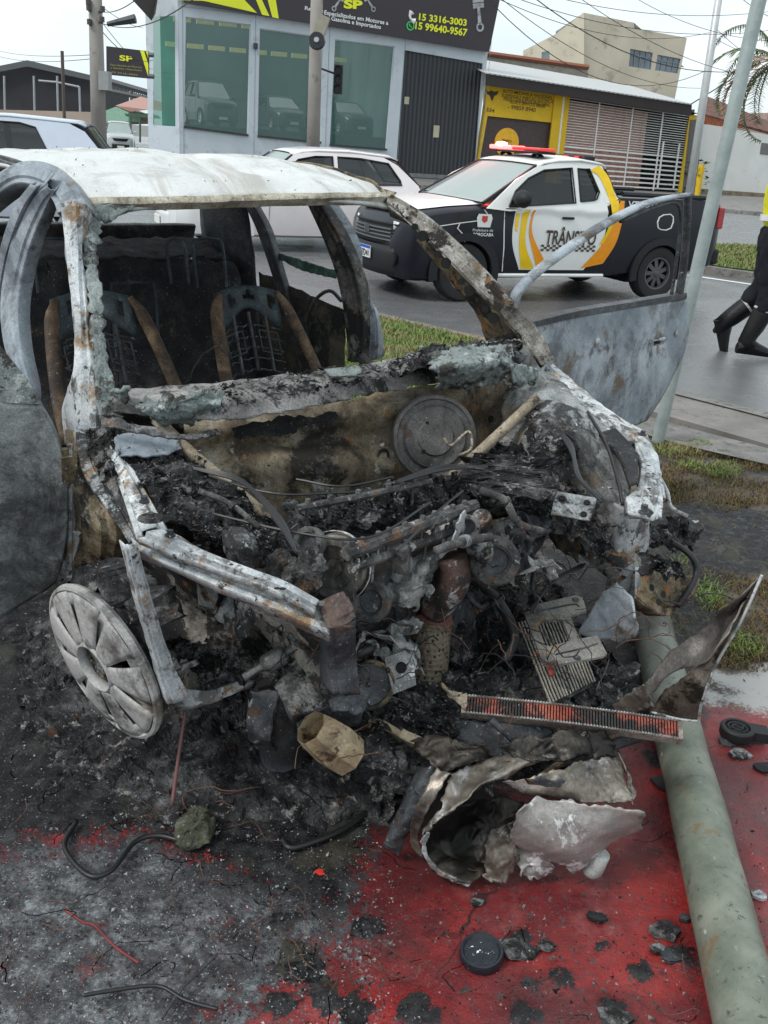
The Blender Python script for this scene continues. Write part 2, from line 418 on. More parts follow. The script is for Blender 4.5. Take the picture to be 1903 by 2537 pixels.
spots = [(770, 2190, .05), (800, 2000, .045), (640, 2080, .05), (610, 1990, .04), (1440, 2010, .045), (1470, 2065, .03), (1120, 2030, .05), (1210, 2115, .04), (1150, 2125, .035), (1330, 2190, .035), (1300, 2050, .03), (1000, 2140, .03), (1480, 1700, .05), (1420, 1640, .06), (900, 2190, .06), (960, 2020, .03), (1130, 2190, .04), (600, 2180, .05), (1500, 1900, .03), (700, 2160, .04), (1380, 2100, .035)]
spw = [(atz(a, b, G), r) for a, b, r in spots]
X0, X1, Y0, Y1, ST = -2.3, 2.9, .55, 4.9, .018
nx, ny = int((X1 - X0) / ST), int((Y1 - Y0) / ST)
verts = []; aR = []; aC = []; aA = []; aB = []; aW = []
for j in range(ny + 1):
    for i in range(nx + 1):
        x = X0 + i * ST; y = Y0 + j * ST; v3 = Vector((x, y, 0))
        w1 = noise.noise(v3 * 3.1) * .12 + noise.noise(v3 * 9.3) * .06 + noise.noise(v3 * 27) * .03
        w2 = noise.noise(v3 * 3.7 + Vector((9, 0, 0))) * .12 + noise.noise(v3 * 11 + Vector((0, 9, 0))) * .06
        xx, yy = x + w1, y + w2
        near = -1.7 < xx < 2.4 and y < 4.3
        c = poly_mask(charP, xx, yy, .17) if near or x < -1.6 else 0
        a = poly_mask(ashP, xx + w2 * .5, yy + w2 * .5, .24)
        b = poly_mask(burnP, xx, yy, .10); wv = poly_mask(whiteP, xx, yy, .07)
        sp = 0
        if y < 2.4:
            for p, r in spw:
                dd = math.hypot(x - p.x, (y - p.y)) * 1.25 + (w1 * .3) + .02 * noise.noise(v3 * 60)
                if dd < r * 1.4: sp = max(sp, 1 - sm(r * .55, r, dd))
        c = max(c, sp * (.75 + .5 * noise.noise(v3 * 40)), b)
        red = 1 - sm(RED_END - .02, RED_END + .02, y + .015 * w1)
        h = c * (.008 + .016 * abs(noise.noise(v3 * 16)) + .009 * abs(noise.noise(v3 * 47))) + a * .005 * abs(noise.noise(v3 * 30)) + wv * .01
        verts.append((x, y, G + h)); aR.append(red); aC.append(c); aA.append(a); aB.append(1 if y > RED_END else 0); aW.append(wv)
faces = [(j * (nx + 1) + i, j * (nx + 1) + i + 1, (j + 1) * (nx + 1) + i + 1, (j + 1) * (nx + 1) + i) for j in range(ny) for i in range(nx)]
N = NT('painted_ground')
R_, C_, A_, W_ = N.attr('red'), N.attr('char'), N.attr('ash'), N.attr('white')
fine = N.noise(95, 5, .75); mid = N.noise(22, 7, .7); big = N.noise(4.5, 6, .6); sp = N.vor(70)
red = N.ramp(big, [(.25, (.07, .008, .010)), (.45, (.15, .011, .013)), (.6, (.26, .02, .018)), (.75, (.22, .045, .045))])
red = N.mix(N.math('MULTIPLY', N.step(N.noise(2.3, 8, .7, off=51), .46, .62), .75), red, (.055, .012, .013))
red = N.mix(N.step(N.noise(7, 8, .72, off=5), .54, .62), red, (.09, .009, .012))
red = N.mix(N.math('MULTIPLY', N.step(N.noise(40, 7, .75, off=7), .57, .63), .9), red, (.05, .045, .045))
red = N.mix(.5, red, N.ramp(N.noise(240, 3, .8), [(.3, (.08,) * 3), (.5, (.5,) * 3), (.7, (1,) * 3)]), 'OVERLAY')
red = N.mix(N.step(N.noise(1.7, 7, .7, off=61), .54, .66), red, (.24, .055, .055))
crk = N.n('ShaderNodeTexVoronoi', feature='DISTANCE_TO_EDGE'); crk.inputs['Scale'].default_value = 2.1; wv_ = N.n('ShaderNodeVectorMath', operation='ADD'); nn_ = N.n('ShaderNodeTexNoise'); nn_.inputs['Scale'].default_value = 6; N.l(N.tc, nn_.inputs['Vector']); sc_ = N.n('ShaderNodeVectorMath', operation='SCALE'); sc_.inputs['Scale'].default_value = .25; N.l(nn_.outputs['Color'], sc_.inputs[0]); N.l(N.tc, wv_.inputs[0]); N.l(sc_.outputs[0], wv_.inputs[1]); N.l(wv_.outputs[0], crk.inputs['Vector'])
red = N.mix(N.math('MULTIPLY', N.step(crk.outputs['Distance'], .007, .003), N.step(N.noise(1.9, 4, off=81), .48, .52)), red, (.03, .012, .012))
red = N.mix(N.step(sp, .10, .05), red, (.03, .028, .028))
earth = N.ramp(mid, [(.3, (.03, .026, .022)), (.5, (.075, .06, .045)), (.68, (.15, .11, .07))])
base = N.mix(R_, earth, red)
ash = N.ramp(N.math('ADD', N.math('MULTIPLY', mid, .6), N.math('MULTIPLY', fine, .4)), [(.38, (.010, .012, .0135)), (.46, (.038, .044, .049)), (.54, (.10, .112, .12)), (.63, (.28, .295, .31))])
ash = N.mix(N.math('MULTIPLY', N.step(N.noise(3.4, 7, .7, off=41), .47, .6), .7), ash, (.025, .026, .028))
ash = N.mix(N.math('MULTIPLY', N.step(N.noise(9, 9, .8, off=13), .58, .63), .6), ash, (.16, .03, .028))
ash = N.mix(N.step(N.noise(130, 4, .8, off=43), .62, .67), ash, (.5, .52, .54)); ash = N.mix(N.step(N.noise(48, 6, .8, off=47), .56, .61), ash, (.012, .012, .013))
base = N.mix(N.math('MULTIPLY', N.step(N.math('ADD', N.math('ADD', A_, N.math('MULTIPLY', N.math('SUBTRACT', mid, .5), 1.5)), N.math('MULTIPLY', N.math('SUBTRACT', fine, .5), 1.6)), .3, .48), .97), base, ash)
char = N.ramp(mid, [(.32, (.004, .004, .0045)), (.52, (.014, .014, .016)), (.66, (.045, .045, .047)), (.8, (.12, .12, .12))])
char = N.mix(N.math('MULTIPLY', N.step(N.noise(5, 5, off=21), .5, .68), .7), char, (.055, .05, .035))
char = N.mix(N.step(N.vor(120, out_='Distance'), .13, .05), char, (.3, .31, .33))
char = N.mix(N.step(N.noise(60, 6, .8, off=31), .66, .71), char, (.4, .41, .42))
base = N.mix(N.step(N.math('ADD', N.math('ADD', C_, N.math('MULTIPLY', N.math('SUBTRACT', mid, .5), 1.5)), N.math('MULTIPLY', N.math('SUBTRACT', fine, .5), 1.6)), .34, .5), base, char)
base = N.mix(N.math('MULTIPLY', N.step(N.math('ADD', W_, N.math('MULTIPLY', N.math('SUBTRACT', fine, .5), 1.5)), .35, .8), .9), base, (.42, .41, .4))
rough = N.mix(C_, N.mix(A_, N.mix(R_, (.85,) * 3, N.ramp(N.noise(3.3, 6, off=2), [(.38, (.12,) * 3), (.6, (.5,) * 3)])), N.ramp(mid, [(.4, (.28,) * 3), (.55, (.7,) * 3)])), N.ramp(mid, [(.38, (.25,) * 3), (.52, (.75,) * 3)]))
spc = N.mix(C_, (.55,) * 3, (.3,) * 3)
b1 = N.bump(fine, .6, .005); b2 = N.bump(N.noise(14, 5), .35, .012, b1)
M_GND = N.set(color=base, rough=rough, normal=b2, spec=spc)
me = bpy.data.meshes.new('painted_ground'); me.from_pydata(verts, [], faces)
for nm, arr in (('red', aR), ('char', aC), ('ash', aA), ('white', aW)):
    at_ = me.attributes.new(nm, 'FLOAT', 'POINT'); at_.data.foreach_set('value', arr)
me.materials.append(M_GND); me.polygons.foreach_set('use_smooth', [True] * len(faces))
gnd = bpy.data.objects.new('painted_ground', me); sc.collection.objects.link(gnd); gnd['kind'] = 'structure'
# concrete footway strip between the road and the burnt verge
M_FOOT = mat('footway_concrete', (.17, .155, .14), .5, var=.25, scale=5, bump=.25, bscale=50, dirt=((.07, .065, .06), .54))
fp = [atz(x, y, .105) for x, y in ((1330, 826), (1462, 852), (1659, 903), (1900, 975), (1900, 1030), (1659, 960), (1405, 888), (1300, 850))]
slab('footway', fp, .106, .06, M_FOOT)
m = MB(); m.add([atz(x, y, .118) for x, y in ((1380, 905), (1470, 920), (1659, 968), (1900, 1035), (1900, 1075), (1659, 1003), (1450, 955), (1370, 930))], [tuple(range(8))]); obj('kerb_strip', m, M_CONC2, kind='structure')
# turf on the island
tp = [Vector((p.x, p.y, G)) for p in (edge[1] + Vector((0, -.15, 0)), edge[2] + Vector((0, -.12, 0)), edge[3] + Vector((0, -.12, 0)), edge[4] + Vector((0, -.12, 0)), edge[5] + Vector((-.1, -.1, 0)))] + [atz(1090, 870, G), atz(700, 900, G), atz(500, 760, G)]
m = MB(); m.add([Vector((p.x, p.y, G + .012)) for p in tp], [tuple(range(len(tp)))]); obj('island_turf', m, M_GRASSB, kind='structure')
blades('island_grass', tp, G + .01, 16000, .045, .004, M_BLADE, lab='short green grass on the island behind the wreck')
vp = P2([(1395, 915), (1470, 935), (1659, 1010), (1800, 1060), (1800, 1470), (1640, 1455), (1500, 1440), (1430, 1380), (1380, 1200)], G)
def dn(x, y):
    a, b = pix((x, y, G)); k = noise.noise(Vector((x * 4, y * 4, 0)))
    if 1090 + 60 * k < b < 1235: return .03
    return .35 + .9 * k
blades('verge_grass', vp, G + .002, 22000, .022, .0016, M_BBLADE, dn, lab='scorched brown grass on the verge beside the wreck')
def dg(x, y):
    a, b = pix((x, y, G)); best = 0
    for (c, d, e, f) in ((1460, 975, 60, 16), (1555, 960, 90, 10), (1530, 1290, 40, 40), (1600, 1400, 60, 30), (1490, 1010, 40, 12), (1475, 1215, 18, 16), (1560, 1020, 50, 20)):
        best = max(best, 1 - ((a - c) / e) ** 2 - ((b - d) / f) ** 2)
    return best
blades('green_tufts', vp, G + .002, 6000, .034, .0022, M_BLADE, dg, lab='green grass tufts surviving on the scorched verge')

# ================================================================== BUILDINGS ACROSS THE ROAD
def loopfs(pts, o=0): return [fs(x, y, o) for x, y in pts]
def rect(tl, tr, br, bl, o=0): return [fs(*p, o) for p in (tl, tr, br, bl)]
M_GREY = mat('grey_render', (.50, .55, .59), .7, var=.06, scale=.8, dirt=((.40, .44, .47), .54))
M_FRAME = mat('dark_metal', (.03, .033, .035), .5)
N = NT('teal_glass'); M_TEAL = N.set(color=(.045, .12, .11), rough=.04, alpha=.66, spec=.9, metal=0)
M_GREENG = mat('green_glass', (.0, .16, .10), .05, spec=.9, alpha=.75, var=.4, scale=.5)
M_INT = mat('interior_teal', (.09, .16, .15), .8, var=.5, scale=.25)
M_BEAM = mat('yellow_beam', (.85, .82, .3), .6)
N = NT('corrugated_dark'); wv = N.n('ShaderNodeTexWave'); wv.inputs['Scale'].default_value = 1.6; N.l(N.mapv(rot=(0, 0, math.radians(-20))), wv.inputs['Vector'])
M_CORR = N.set(color=N.ramp(wv.outputs[0], [(.2, (.012, .013, .017)), (.8, (.04, .042, .05))]), rough=.5, normal=N.bump(wv.outputs[0], .7, .05))
shop = thing('workshop_building', 'grey building with tall teal glass windows and a dark sign band above', 'building', fw(-3, 0))
zt = 9.4
C0 = fs(389, 300)[0]; C1a = fs(1058, 110)[0]; C1b = fs(1022, 400)[0]; CR = (C1a + C1b) / 2
W1 = rect((401, 36), (542, 53), (536, 292), (397, 274)); W2 = rect((561, 61), (698, 80), (693, 308), (556, 294)); W3 = rect((724, 85), (853, 100), (835, 323), (712, 313))
D1 = rect((874, 108), (1043, 137), (1024, 402), (853, 398)); D1[2] = (D1[2][0], .14); D1[3] = (D1[3][0], .14)
m = MB(); plate(m, [(C0, -.02), (C1b, -.02), (C1a, zt), (C0, zt)], [W1, W2, W3, D1], lambda s, z: fw(s, z), depth=-FN * .25); obj('wall', m, M_GREY, shop, world=True)
m = MB()
for s_ in (C0 + .15, (W1[1][0] + W2[0][0]) / 2, (W2[1][0] + W3[0][0]) / 2, W3[1][0] + .45, D1[1][0] + .3): m.tube([fw(s_, .2, .004), fw(s_ + .02, 7.6, .004)], .012, 4)
m.tube([fw(C0 + .1, W1[0][1] + .35, .004), fw(C1b - .1, W1[0][1] + .2, .004)], .012, 4); obj('wall_joint', m, mat('joint_grey', (.25, .27, .29), .8), shop, world=True)
m = MB(); m.tube([fw(C0 + .05, .25, .03), fw(C1b - .05, .25, .03)], .12, 4); obj('plinth', m, mat('plinth_grey', (.16, .17, .18), .8, var=.3, scale=3), shop, world=True)
# side face that turns back at the corner
SD = (FD * -.62 - FN * .78).normalized(); c0 = fw(C0, 0)
sn = Vector((-SD.y, SD.x, 0)); sn = sn if sn.dot(FN) > 0 else -sn
def ss(px, py):
    p = atp(px, py, c0, SD.cross(Vector((0, 0, 1)))); return ((p - c0).dot(SD), p.z)
def sw(s, z, o=0): return c0 + SD * s + Vector((0, 0, z)) - sn * 0 + SD.cross(Vector((0, 0, 1))) * (-o)
G1 = [ss(378, 34), ss(331, 36), ss(331, 270), ss(379, 273)]
sl = ss(330, 300)[0]
m = MB(); plate(m, [(0.02, -.02), (sl + .25, -.02), (sl + .25, zt), (0.02, zt)], [G1], lambda s, z: sw(s, z)); obj('wall', m, M_GREY, shop, world=True)
m = MB(); m.add([sw(*p) for p in G1], [(0, 1, 2, 3)]); obj('side_glass', m, M_GREENG, shop, world=True)
for Wn in (W1, W2, W3):
    m = MB(); m.add([fw(s, z, -.12) for s, z in Wn], [(0, 1, 2, 3)]); wobj = obj('window', m, M_TEAL, shop, world=True)
    m = MB(); q = [fw(s, z, -.10) for s, z in Wn]
    for i in range(4): m.tube([q[i], q[(i + 1) % 4]], .05, 4)
    obj('window_frame', m, M_GREY, wobj, world=True)
    m = MB(); a, b = fw(*Wn[3], .05), fw(*Wn[2], .05); m.tube([a, b], .06, 4); obj('sill', m, M_FRAME, wobj, world=True)
m = MB(); m.add([fw(s, z, -.1) for s, z in D1], [(0, 1, 2, 3)]); dr = obj('corrugated_door', m, M_CORR, shop, world=True)
m = MB(); a = fs(1100 * .527 * 0 + 880, 217); 
for (x, y, ww, hh) in ((880, 217, .22, .3), (944, 284, .28, .5), ):
    s, z = fs(x, y); m.add([fw(s - ww / 2, z - hh / 2, -.08), fw(s + ww / 2, z - hh / 2, -.08), fw(s + ww / 2, z + hh / 2, -.08), fw(s - ww / 2, z + hh / 2, -.08)], [(0, 1, 2, 3)])
obj('notice', m, mat('paper', (.45, .42, .3), .7), dr, world=True)
# room behind the glass: floor, back wall, roof beams, parked vans
m = MB(); i0, i1 = C0 + .3, D1[0][0] - .3
m.quad(fw(i0, .1, -9), fw(i1, .1, -9), fw(i1, 8.2, -9), fw(i0, 8.2, -9)); m.quad(fw(i0, 1.75, -9), fw(i1, 1.75, -9), fw(i1, 1.75, -.3), fw(i0, 1.75, -.3)); m.quad(fw(i1, .1, -9), fw(i1, 8.2, -9), fw(i1, 8.2, -.3), fw(i1, .1, -.3))
obj('interior_wall', m, M_INT, shop, world=True)
m = MB()
for o_, z_ in ((-1.5, 6.6), (-4.0, 6.0), (-7, 5.2)):
    for k in range(9):
        a = i0 + (i1 - i0) * k / 9; b = a + (i1 - i0) / 9 - .25; m.box((fw((a + b) / 2, z_, o_)), ((b - a), .2, .2), Matrix.Rotation(math.radians(20), 3, 'Z'))
obj('roof_beam', m, M_BEAM, shop, world=True)
# sign band
M_SIGN = mat('sign_black', (.032, .024, .03), .45, var=.1, scale=.5); M_YEL = mat('sign_yellow', (.75, .78, .02), .5, var=.04); M_SW = mat('sign_white', (.72, .72, .72), .5)
M_PIS = mat('piston_grey', (.3, .3, .31), .35, metal=.4, var=.5, scale=5)
L0 = fs(392, 2, .25)[0]; R0 = fs(1062, 112, .25)
sb_l, sb_r = fs(392, 0, .25), fs(1058, 112, .25)
def sgn(x, y): return fs(x, y, .30)
bot = [sgn(398, 5), sgn(600, 38), sgn(838, 76), sgn(1057, 112)]
m = MB(); out_ = [(bot[0][0], bot[0][1])] + bot[1:] + [(bot[-1][0] + .45, zt - .4), (bot[0][0], zt - .4)]
plate(m, out_, [], lambda s, z: fw(s, z, .30), depth=-FN * .2); band = obj('sign_band', m, M_SIGN, shop, world=True)
m = MB()
def spoly(m, pts, lift=.32): m.add([fw(*fs(x, y, .3), lift) for x, y in pts], [tuple(range(len(pts)))])
spoly(m, [(385, 0), (440, 2), (555, 28), (528, 0), (490, -40), (385, -40)]); spoly(m, [(548, -12), (560, -12), (582, 35), (566, 32)][::-1]); spoly(m, [(575, -12), (594, -10), (602, 40), (588, 37)][::-1])
obj('yellow_flash', m, M_YEL, band, world=True)
def stext(m, s, x0, y0, x1, y1, hpx, lift=.325, bold=.02, sh=0):
    a = fs(x0, y0, .3); b = fs(x1, y1, .3); h = fs(x0, y0 - hpx, .3)
    A, B = fw(*a, lift), fw(*b, lift); xd = (B - A).normalized(); n = FN; yd = n.cross(xd).normalized()
    lettering(m, s, A, xd, yd, h[1] - a[1], bold, width=(B - A).length, shear=sh)
m = MB(); stext(m, 'Retifica', 658, 21, 698, 27, 8); stext(m, 'Especializados em Motores a', 700, 31, 838, 54, 9); stext(m, 'Gasolina e Importados', 715, 44, 822, 63, 9); obj('lettering', m, M_SW, band, world=True)
m = MB(); stext(m, 'SP', 742, 17, 783, 19, 17, bold=.05); stext(m, '15 3316-3003', 904, 43, 1007, 56, 14, bold=.03); stext(m, '15 99640-9567', 896, 62, 1008, 78, 15, bold=.03); obj('lettering', m, M_YEL, band, world=True)
m = MB()  # phone and chat marks
a = [fs(889, 26, .3), fs(885, 34, .3), fs(888, 42, .3), fs(895, 46, .3)]; m.tube(catmull([fw(s, z, .33) for s, z in a], 9), [.13, .1, .06, .05, .05, .05, .06, .1, .13], 6); obj('phone_mark', m, M_SW, band, world=True)
m = MB(); s, z = fs(886, 56, .3); c = fw(s, z, .33); MR = Matrix((FD, Vector((0, 0, 1)), FN)).transposed(); m.lathe([(.13, 0), (.18, .0), (.18, .01), (.13, .01), (.13, 0)], c, MR, 20); m.tube([fw(s - .04, z + .07, .335), fw(s - .05, z, .335), fw(s + .06, z - .06, .335)], .025, 5); obj('chat_mark', m, mat('mark_green', (.05, .5, .15), .5), band, world=True)
m = MB()  # piston and rod pictured at the sign's ends (flat print, slightly raised)
def piston(cx, cy, k, ang):
    s, z = fs(cx, cy, .3); c = fw(s, z, .33); Rm = Matrix.Rotation(ang, 3, FN)
    def q(x, y): return c + Rm @ (FD * x * k + Vector((0, 0, 1)) * y * k)
    for y0, y1 in ((.75, .95), (.5, .7), (.25, .45)): m.add([q(-.42, y0), q(.42, y0), q(.42, y1), q(-.42, y1)], [(0, 1, 2, 3)])
    m.add([q(-.42, -.1), q(.42, -.1), q(.42, .2), q(-.42, .2)], [(0, 1, 2, 3)]); m.add([q(-.1, -.1), q(.1, -.1), q(.14, -1.1), q(-.14, -1.1)], [(0, 3, 2, 1)])
    for j in range(14):
        g0, g1 = j * math.tau / 14, (j + 1) * math.tau / 14
        m.add([q(.16 * math.cos(g0), -1.3 + .16 * math.sin(g0)), q(.3 * math.cos(g0), -1.3 + .3 * math.sin(g0)), q(.3 * math.cos(g1), -1.3 + .3 * math.sin(g1)), q(.16 * math.cos(g1), -1.3 + .16 * math.sin(g1))], [(0, 1, 2, 3)])
piston(1033, 14, .62, .2); piston(735, -2, .35, -.6); piston(793, -2, .35, .7); obj('piston_print', m, M_PIS, band, world=True)
# soffit / eave at the left end of the building
m = MB(); e = [atp(284, -4, c0 + FN * .1, FN), atp(328, 44, c0, FN), atp(336, 30, c0 + FN * .3, FN), atp(345, -30, c0, FN), atp(280, -30, c0, FN)]; m.prism(e, -FN * .15); obj('eave', m, mat('eave_brown', (.05, .045, .04), .8), shop, world=True)
m = MB(); s, z = fs(551, 100); m.box(fw(s, z, .12), (.16, .16, .22)); s, z = fs(513, 338); obj('wall_light', m, M_FRAME, shop, world=True)

# cars shown inside the window bays
# yellow workshop
yel = thing('yellow_workshop', 'low yellow workshop with brown door and white bar grille next to the grey building', 'building', fw(10, 0))
def zz(x, y): return (784.7 + .527 * x, .527 * y)
M_YW = mat('yellow_wall', (.72, .46, .01), .6, var=.1, scale=1.5, dirt=((.5, .3, .02), .6)); M_BRD = mat('brown_door', (.075, .05, .05), .6, var=.2)
yo = [fs(*zz(508, 320)), fs(*zz(830, 372)), fs(*zz(800, 640)), fs(*zz(470, 640))]; yo[2] = (yo[2][0], 0); yo[3] = (yo[3][0], 0)
dh = [fs(*zz(512, 475)), fs(*zz(779, 503)), fs(*zz(765, 620)), fs(*zz(478, 600))]; dh[2] = (dh[2][0], .13); dh[3] = (dh[3][0], .13)
m = MB(); plate(m, [(C1b + .08, 0), yo[2], yo[1], (C1b + .35, yo[0][1])], [dh], lambda s, z: fw(s, z, -.06), depth=-FN * .3); obj('wall', m, M_YW, yel, world=True)
m = MB(); m.add([fw(s, z, -.22) for s, z in dh], [(0, 1, 2, 3)]); dd = obj('door', m, M_BRD, yel, world=True)
m = MB(); s, z = fs(*zz(587, 583), -.2); m.lathe([(0, 0), (.62, 0), (.62, .03), (0, .03)], fw(s, z, -.2), MR, 28); rs = obj('round_sign', m, mat('round_sign', (.85, .45, .02), .5), yel, world=True)
def ytext(m, t, x0, y0, x1, y1, hp, o=-.055, bold=.01):
    a, b, h = fs(*zz(x0, y0), o), fs(*zz(x1, y1), o), fs(*zz(x0, y0 - hp), o); A, B = fw(*a, o), fw(*b, o); xd = (B - A).normalized(); lettering(m, t, A, xd, FN.cross(xd).normalized(), h[1] - a[1], bold, width=(B - A).length)
M_LET = mat('letter_dark', (.06, .045, .03), .7)
m = MB(); ytext(m, 'PRIMEIROS', 567, 578, 608, 584, 9, -.16); ytext(m, 'SOCORROS', 566, 595, 608, 600, 9, -.16); obj('lettering', m, M_LET, rs, world=True)
m = MB()
for (t, a) in (('AUTO MECANICA NACIONAL', (570, 378, 775, 408)), ('SUSPENSAO INJECAO ELETRICA', (566, 396, 778, 424)), ('FREIOS CARBURADOR FREIO GERAL', (574, 411, 765, 438)), ('PECAS E SERVICOS GERAIS', (600, 424, 745, 443)), ('- 99859 8940', (592, 446, 706, 460))): ytext(m, t, *a, 14 if '9' not in t else 18, bold=.02)
ytext(m, '\u00b0 534', 488, 452, 537, 462, 15, bold=.03); obj('lettering', m, mat('letter_brown', (.16, .09, .02), .7), yel, world=True)
m = MB()  # bird mark with spread wings
def yy(x, y): return fw(*fs(*zz(x, y), -.05), -.05)
m.add([yy(*p) for p in ((500, 362), (512, 376), (519, 374), (524, 368), (531, 374), (540, 376), (556, 372), (549, 388), (537, 394), (533, 406), (528, 416), (522, 404), (519, 392), (506, 384))], [tuple(range(14))]); obj('bird_mark', m, M_LET, yel, world=True)
# grille gate and pink curtain behind
gq = [fs(*zz(822, 398)), fs(*zz(1345, 478)), fs(*zz(1303, 782)), fs(*zz(798, 640))]; gq[2] = (gq[2][0], .15); gq[3] = (gq[3][0], .15)
def gl(u, v, o=0):   # bilinear inside the gate
    a = [gq[0][i] * (1 - u) + gq[1][i] * u for i in (0, 1)]; b = [gq[3][i] * (1 - u) + gq[2][i] * u for i in (0, 1)]; return fw(a[0] * (1 - v) + b[0] * v, a[1] * (1 - v) + b[1] * v, o)
m = MB()
for k in range(34):
    v = k / 33
    dense = v < .52
    if not dense and k % 2: continue
    m.tube([gl(0, v, -.02), gl(1, v, -.02)], .020 if dense else .05, 4)
for u, r in ((.0, .05), (.27, .04), (.53, .04), (.77, .05), (1, .05)): m.tube([gl(u, 0, .02), gl(u, 1, .02)], r, 4)
obj('bar_grille', m, mat('grille_white', (.8, .8, .78), .5), yel, world=True)
m = MB()
for u0, u1, v0 in ((.8, .93, .36),): m.tube([gl(u0, .97, .04), gl(u0, v0, .04), gl(u1, v0, .04), gl(u1, .97, .04)], .06, 4)
obj('gate_door_frame', m, mat('grille_white', (.8, .8, .78)), yel, world=True)
m = MB(); cu_ = [[gl(u / 30 * .76, v / 6, -1.2 + .06 * math.sin(u * 2.1)) for u in range(31)] for v in range(7)]; m.grid(cu_); obj('curtain', m, mat('curtain_pink', (.62, .37, .30), .9, var=.15), yel, world=True)
m = MB(); m.quad(gl(-.1, -.1, -3), gl(1.25, -.1, -3), gl(1.25, 1.1, -3), gl(-.1, 1.1, -3)); m.quad(gl(0, 1, -3), gl(1.2, 1, -3), gl(1, 1, 0), gl(0, 1, 0)); m.quad(gl(1.03, -.1, -3), gl(1.03, -.1, -.1), gl(1.03, 1, -.1), gl(1.03, 1, -3)); m.quad(gl(0, -.05, -3), gl(1.2, -.05, -3), gl(1.03, -.05, .3), gl(0, -.05, .3)); obj('back_wall', m, mat('porch_dark', (.07, .08, .075), .9), yel, world=True)
m = MB(); a = fs(*zz(1335, 470)); b = fs(*zz(1296, 782)); m.add([fw(a[0], a[1], .04), fw(a[0] + .75, a[1], .04), fw(b[0] + .6, .1, .04), fw(b[0] - .1, .1, .04)], [(0, 3, 2, 1)]); obj('pillar', m, M_YW, yel, world=True, solid=.06); m = MB(); m.add([fw(yo[1][0] - .55, yo[1][1], .01), fw(yo[1][0] + .25, yo[1][1], .01), fw(yo[2][0] + .25, .1, .01), fw(yo[2][0] - .55, .1, .01)], [(0, 3, 2, 1)]); obj('pillar', m, M_YW, yel, world=True, solid=.06)
M_FASC = mat('fascia_dark', (.03, .022, .022), .7)
fa = [fs(*zz(506, 302), .9), fs(*zz(1347, 430), .9), fs(*zz(1345, 474), .9), fs(*zz(840, 396), .9), fs(*zz(506, 350), .9)]
m = MB(); plate(m, fa, [], lambda s, z: fw(s, z, .9), depth=-FN * .12); obj('fascia', m, M_FASC, yel, world=True)
N = NT('roof_sheet'); wv = N.n('ShaderNodeTexWave'); wv.inputs['Scale'].default_value = 1.3; N.l(N.mapv(rot=(0, 0, math.radians(-20))), wv.inputs['Vector'])
M_ROOFS = N.set(color=N.mix(wv.outputs[0], (.35, .36, .36), (.6, .6, .6)), rough=.5, normal=N.bump(wv.outputs[0], .8, .05))
ra = [fw(*fs(*zz(506, 300), .95), .95), fw(*fs(*zz(1347, 428), .95), .95)]; up_ = Vector((0, 0, 1))
m = MB(); m.add([ra[0], ra[1], ra[1] - FN * 6 + up_ * 1.0, ra[0] - FN * 6 + up_ * 1.15], [(0, 1, 2, 3)]); obj('roof', m, M_ROOFS, yel, world=True, solid=.05)
# low wall with coping behind the yellow roof
def bk(o):   # plane parallel to the front, o metres behind it
    return lambda x, y: atp(*zz(x, y), FP0 - FN * o, FN)
b7 = bk(7.5); m = MB(); m.prism([b7(500, 222), b7(920, 278), b7(925, 420), b7(500, 420)], -FN * .3); lw = obj('rendered_wall', m, mat('stained_wall', (.33, .29, .24), .85, var=.25, scale=1.2, dirt=((.16, .14, .12), .55)), None, label='stained beige wall rising behind the yellow workshop roof', cat='wall')
m = MB(); m.tube([b7(500, 219), b7(922, 276)], .14, 6); obj('coping', m, mat('terracotta', (.28, .1, .06), .8), lw, world=True)
# beige two storey house
M_BEI = mat('beige_render', (.58, .52, .41), .85, var=.14, scale=.35, dirt=((.38, .34, .27), .54)); b12 = bk(14)
hs = thing('two_storey_house', 'tall beige unpainted house with broken roofline and strip windows', 'building', FP0 + FD * 15 - FN * 14)
def b12s(x, y): p = b12(x, y); return ((p - FP0).dot(FD), p.z)
def h2(s, z): return FP0 + FD * s - FN * 14 + up_ * z
wa = [b12s(*p) for p in ((1095, 200), (1187, 216), (1180, 286), (1088, 272))]; wb = [b12s(*p) for p in ((1207, 224), (1302, 241), (1290, 302), (1196, 288))]
m = MB(); plate(m, [b12s(*p) for p in ((905, 52), (1110, 93), (1110, 115), (1327, 155), (1262, 480), (890, 480))], [wa, wb], h2, depth=-FN * .25); obj('front_wall', m, M_BEI, hs, world=True)
fc = b12(905, 52); fd_ = (-FD * .55 - FN * .83).normalized(); pn = fd_.cross(up_)
def side(x, y): return atp(*zz(x, y), fc, pn)
m = MB(); m.add([side(*p) for p in ((905, 52), (790, 128), (788, 140), (655, 208), (650, 480), (905, 480))], [tuple(range(6))]); m.add([side(905, 52), side(905, 480), b12(905, 480), fc], [(0, 1, 2, 3)]); obj('side_wall', m, M_BEI, hs, world=True)
m = MB(); q0 = fc; m.add([side(655, 208) , side(788, 140), side(790, 128), fc, b12(1110, 93), b12(1110, 93) - FN * 8, side(655, 208) + FD * 12 ], [tuple(range(7))]); obj('roof', m, M_ROOFS, hs, world=True)
M_PANE = mat('pane_sky', (.12, .15, .17), .08, var=.4, scale=.6, spec=.9)
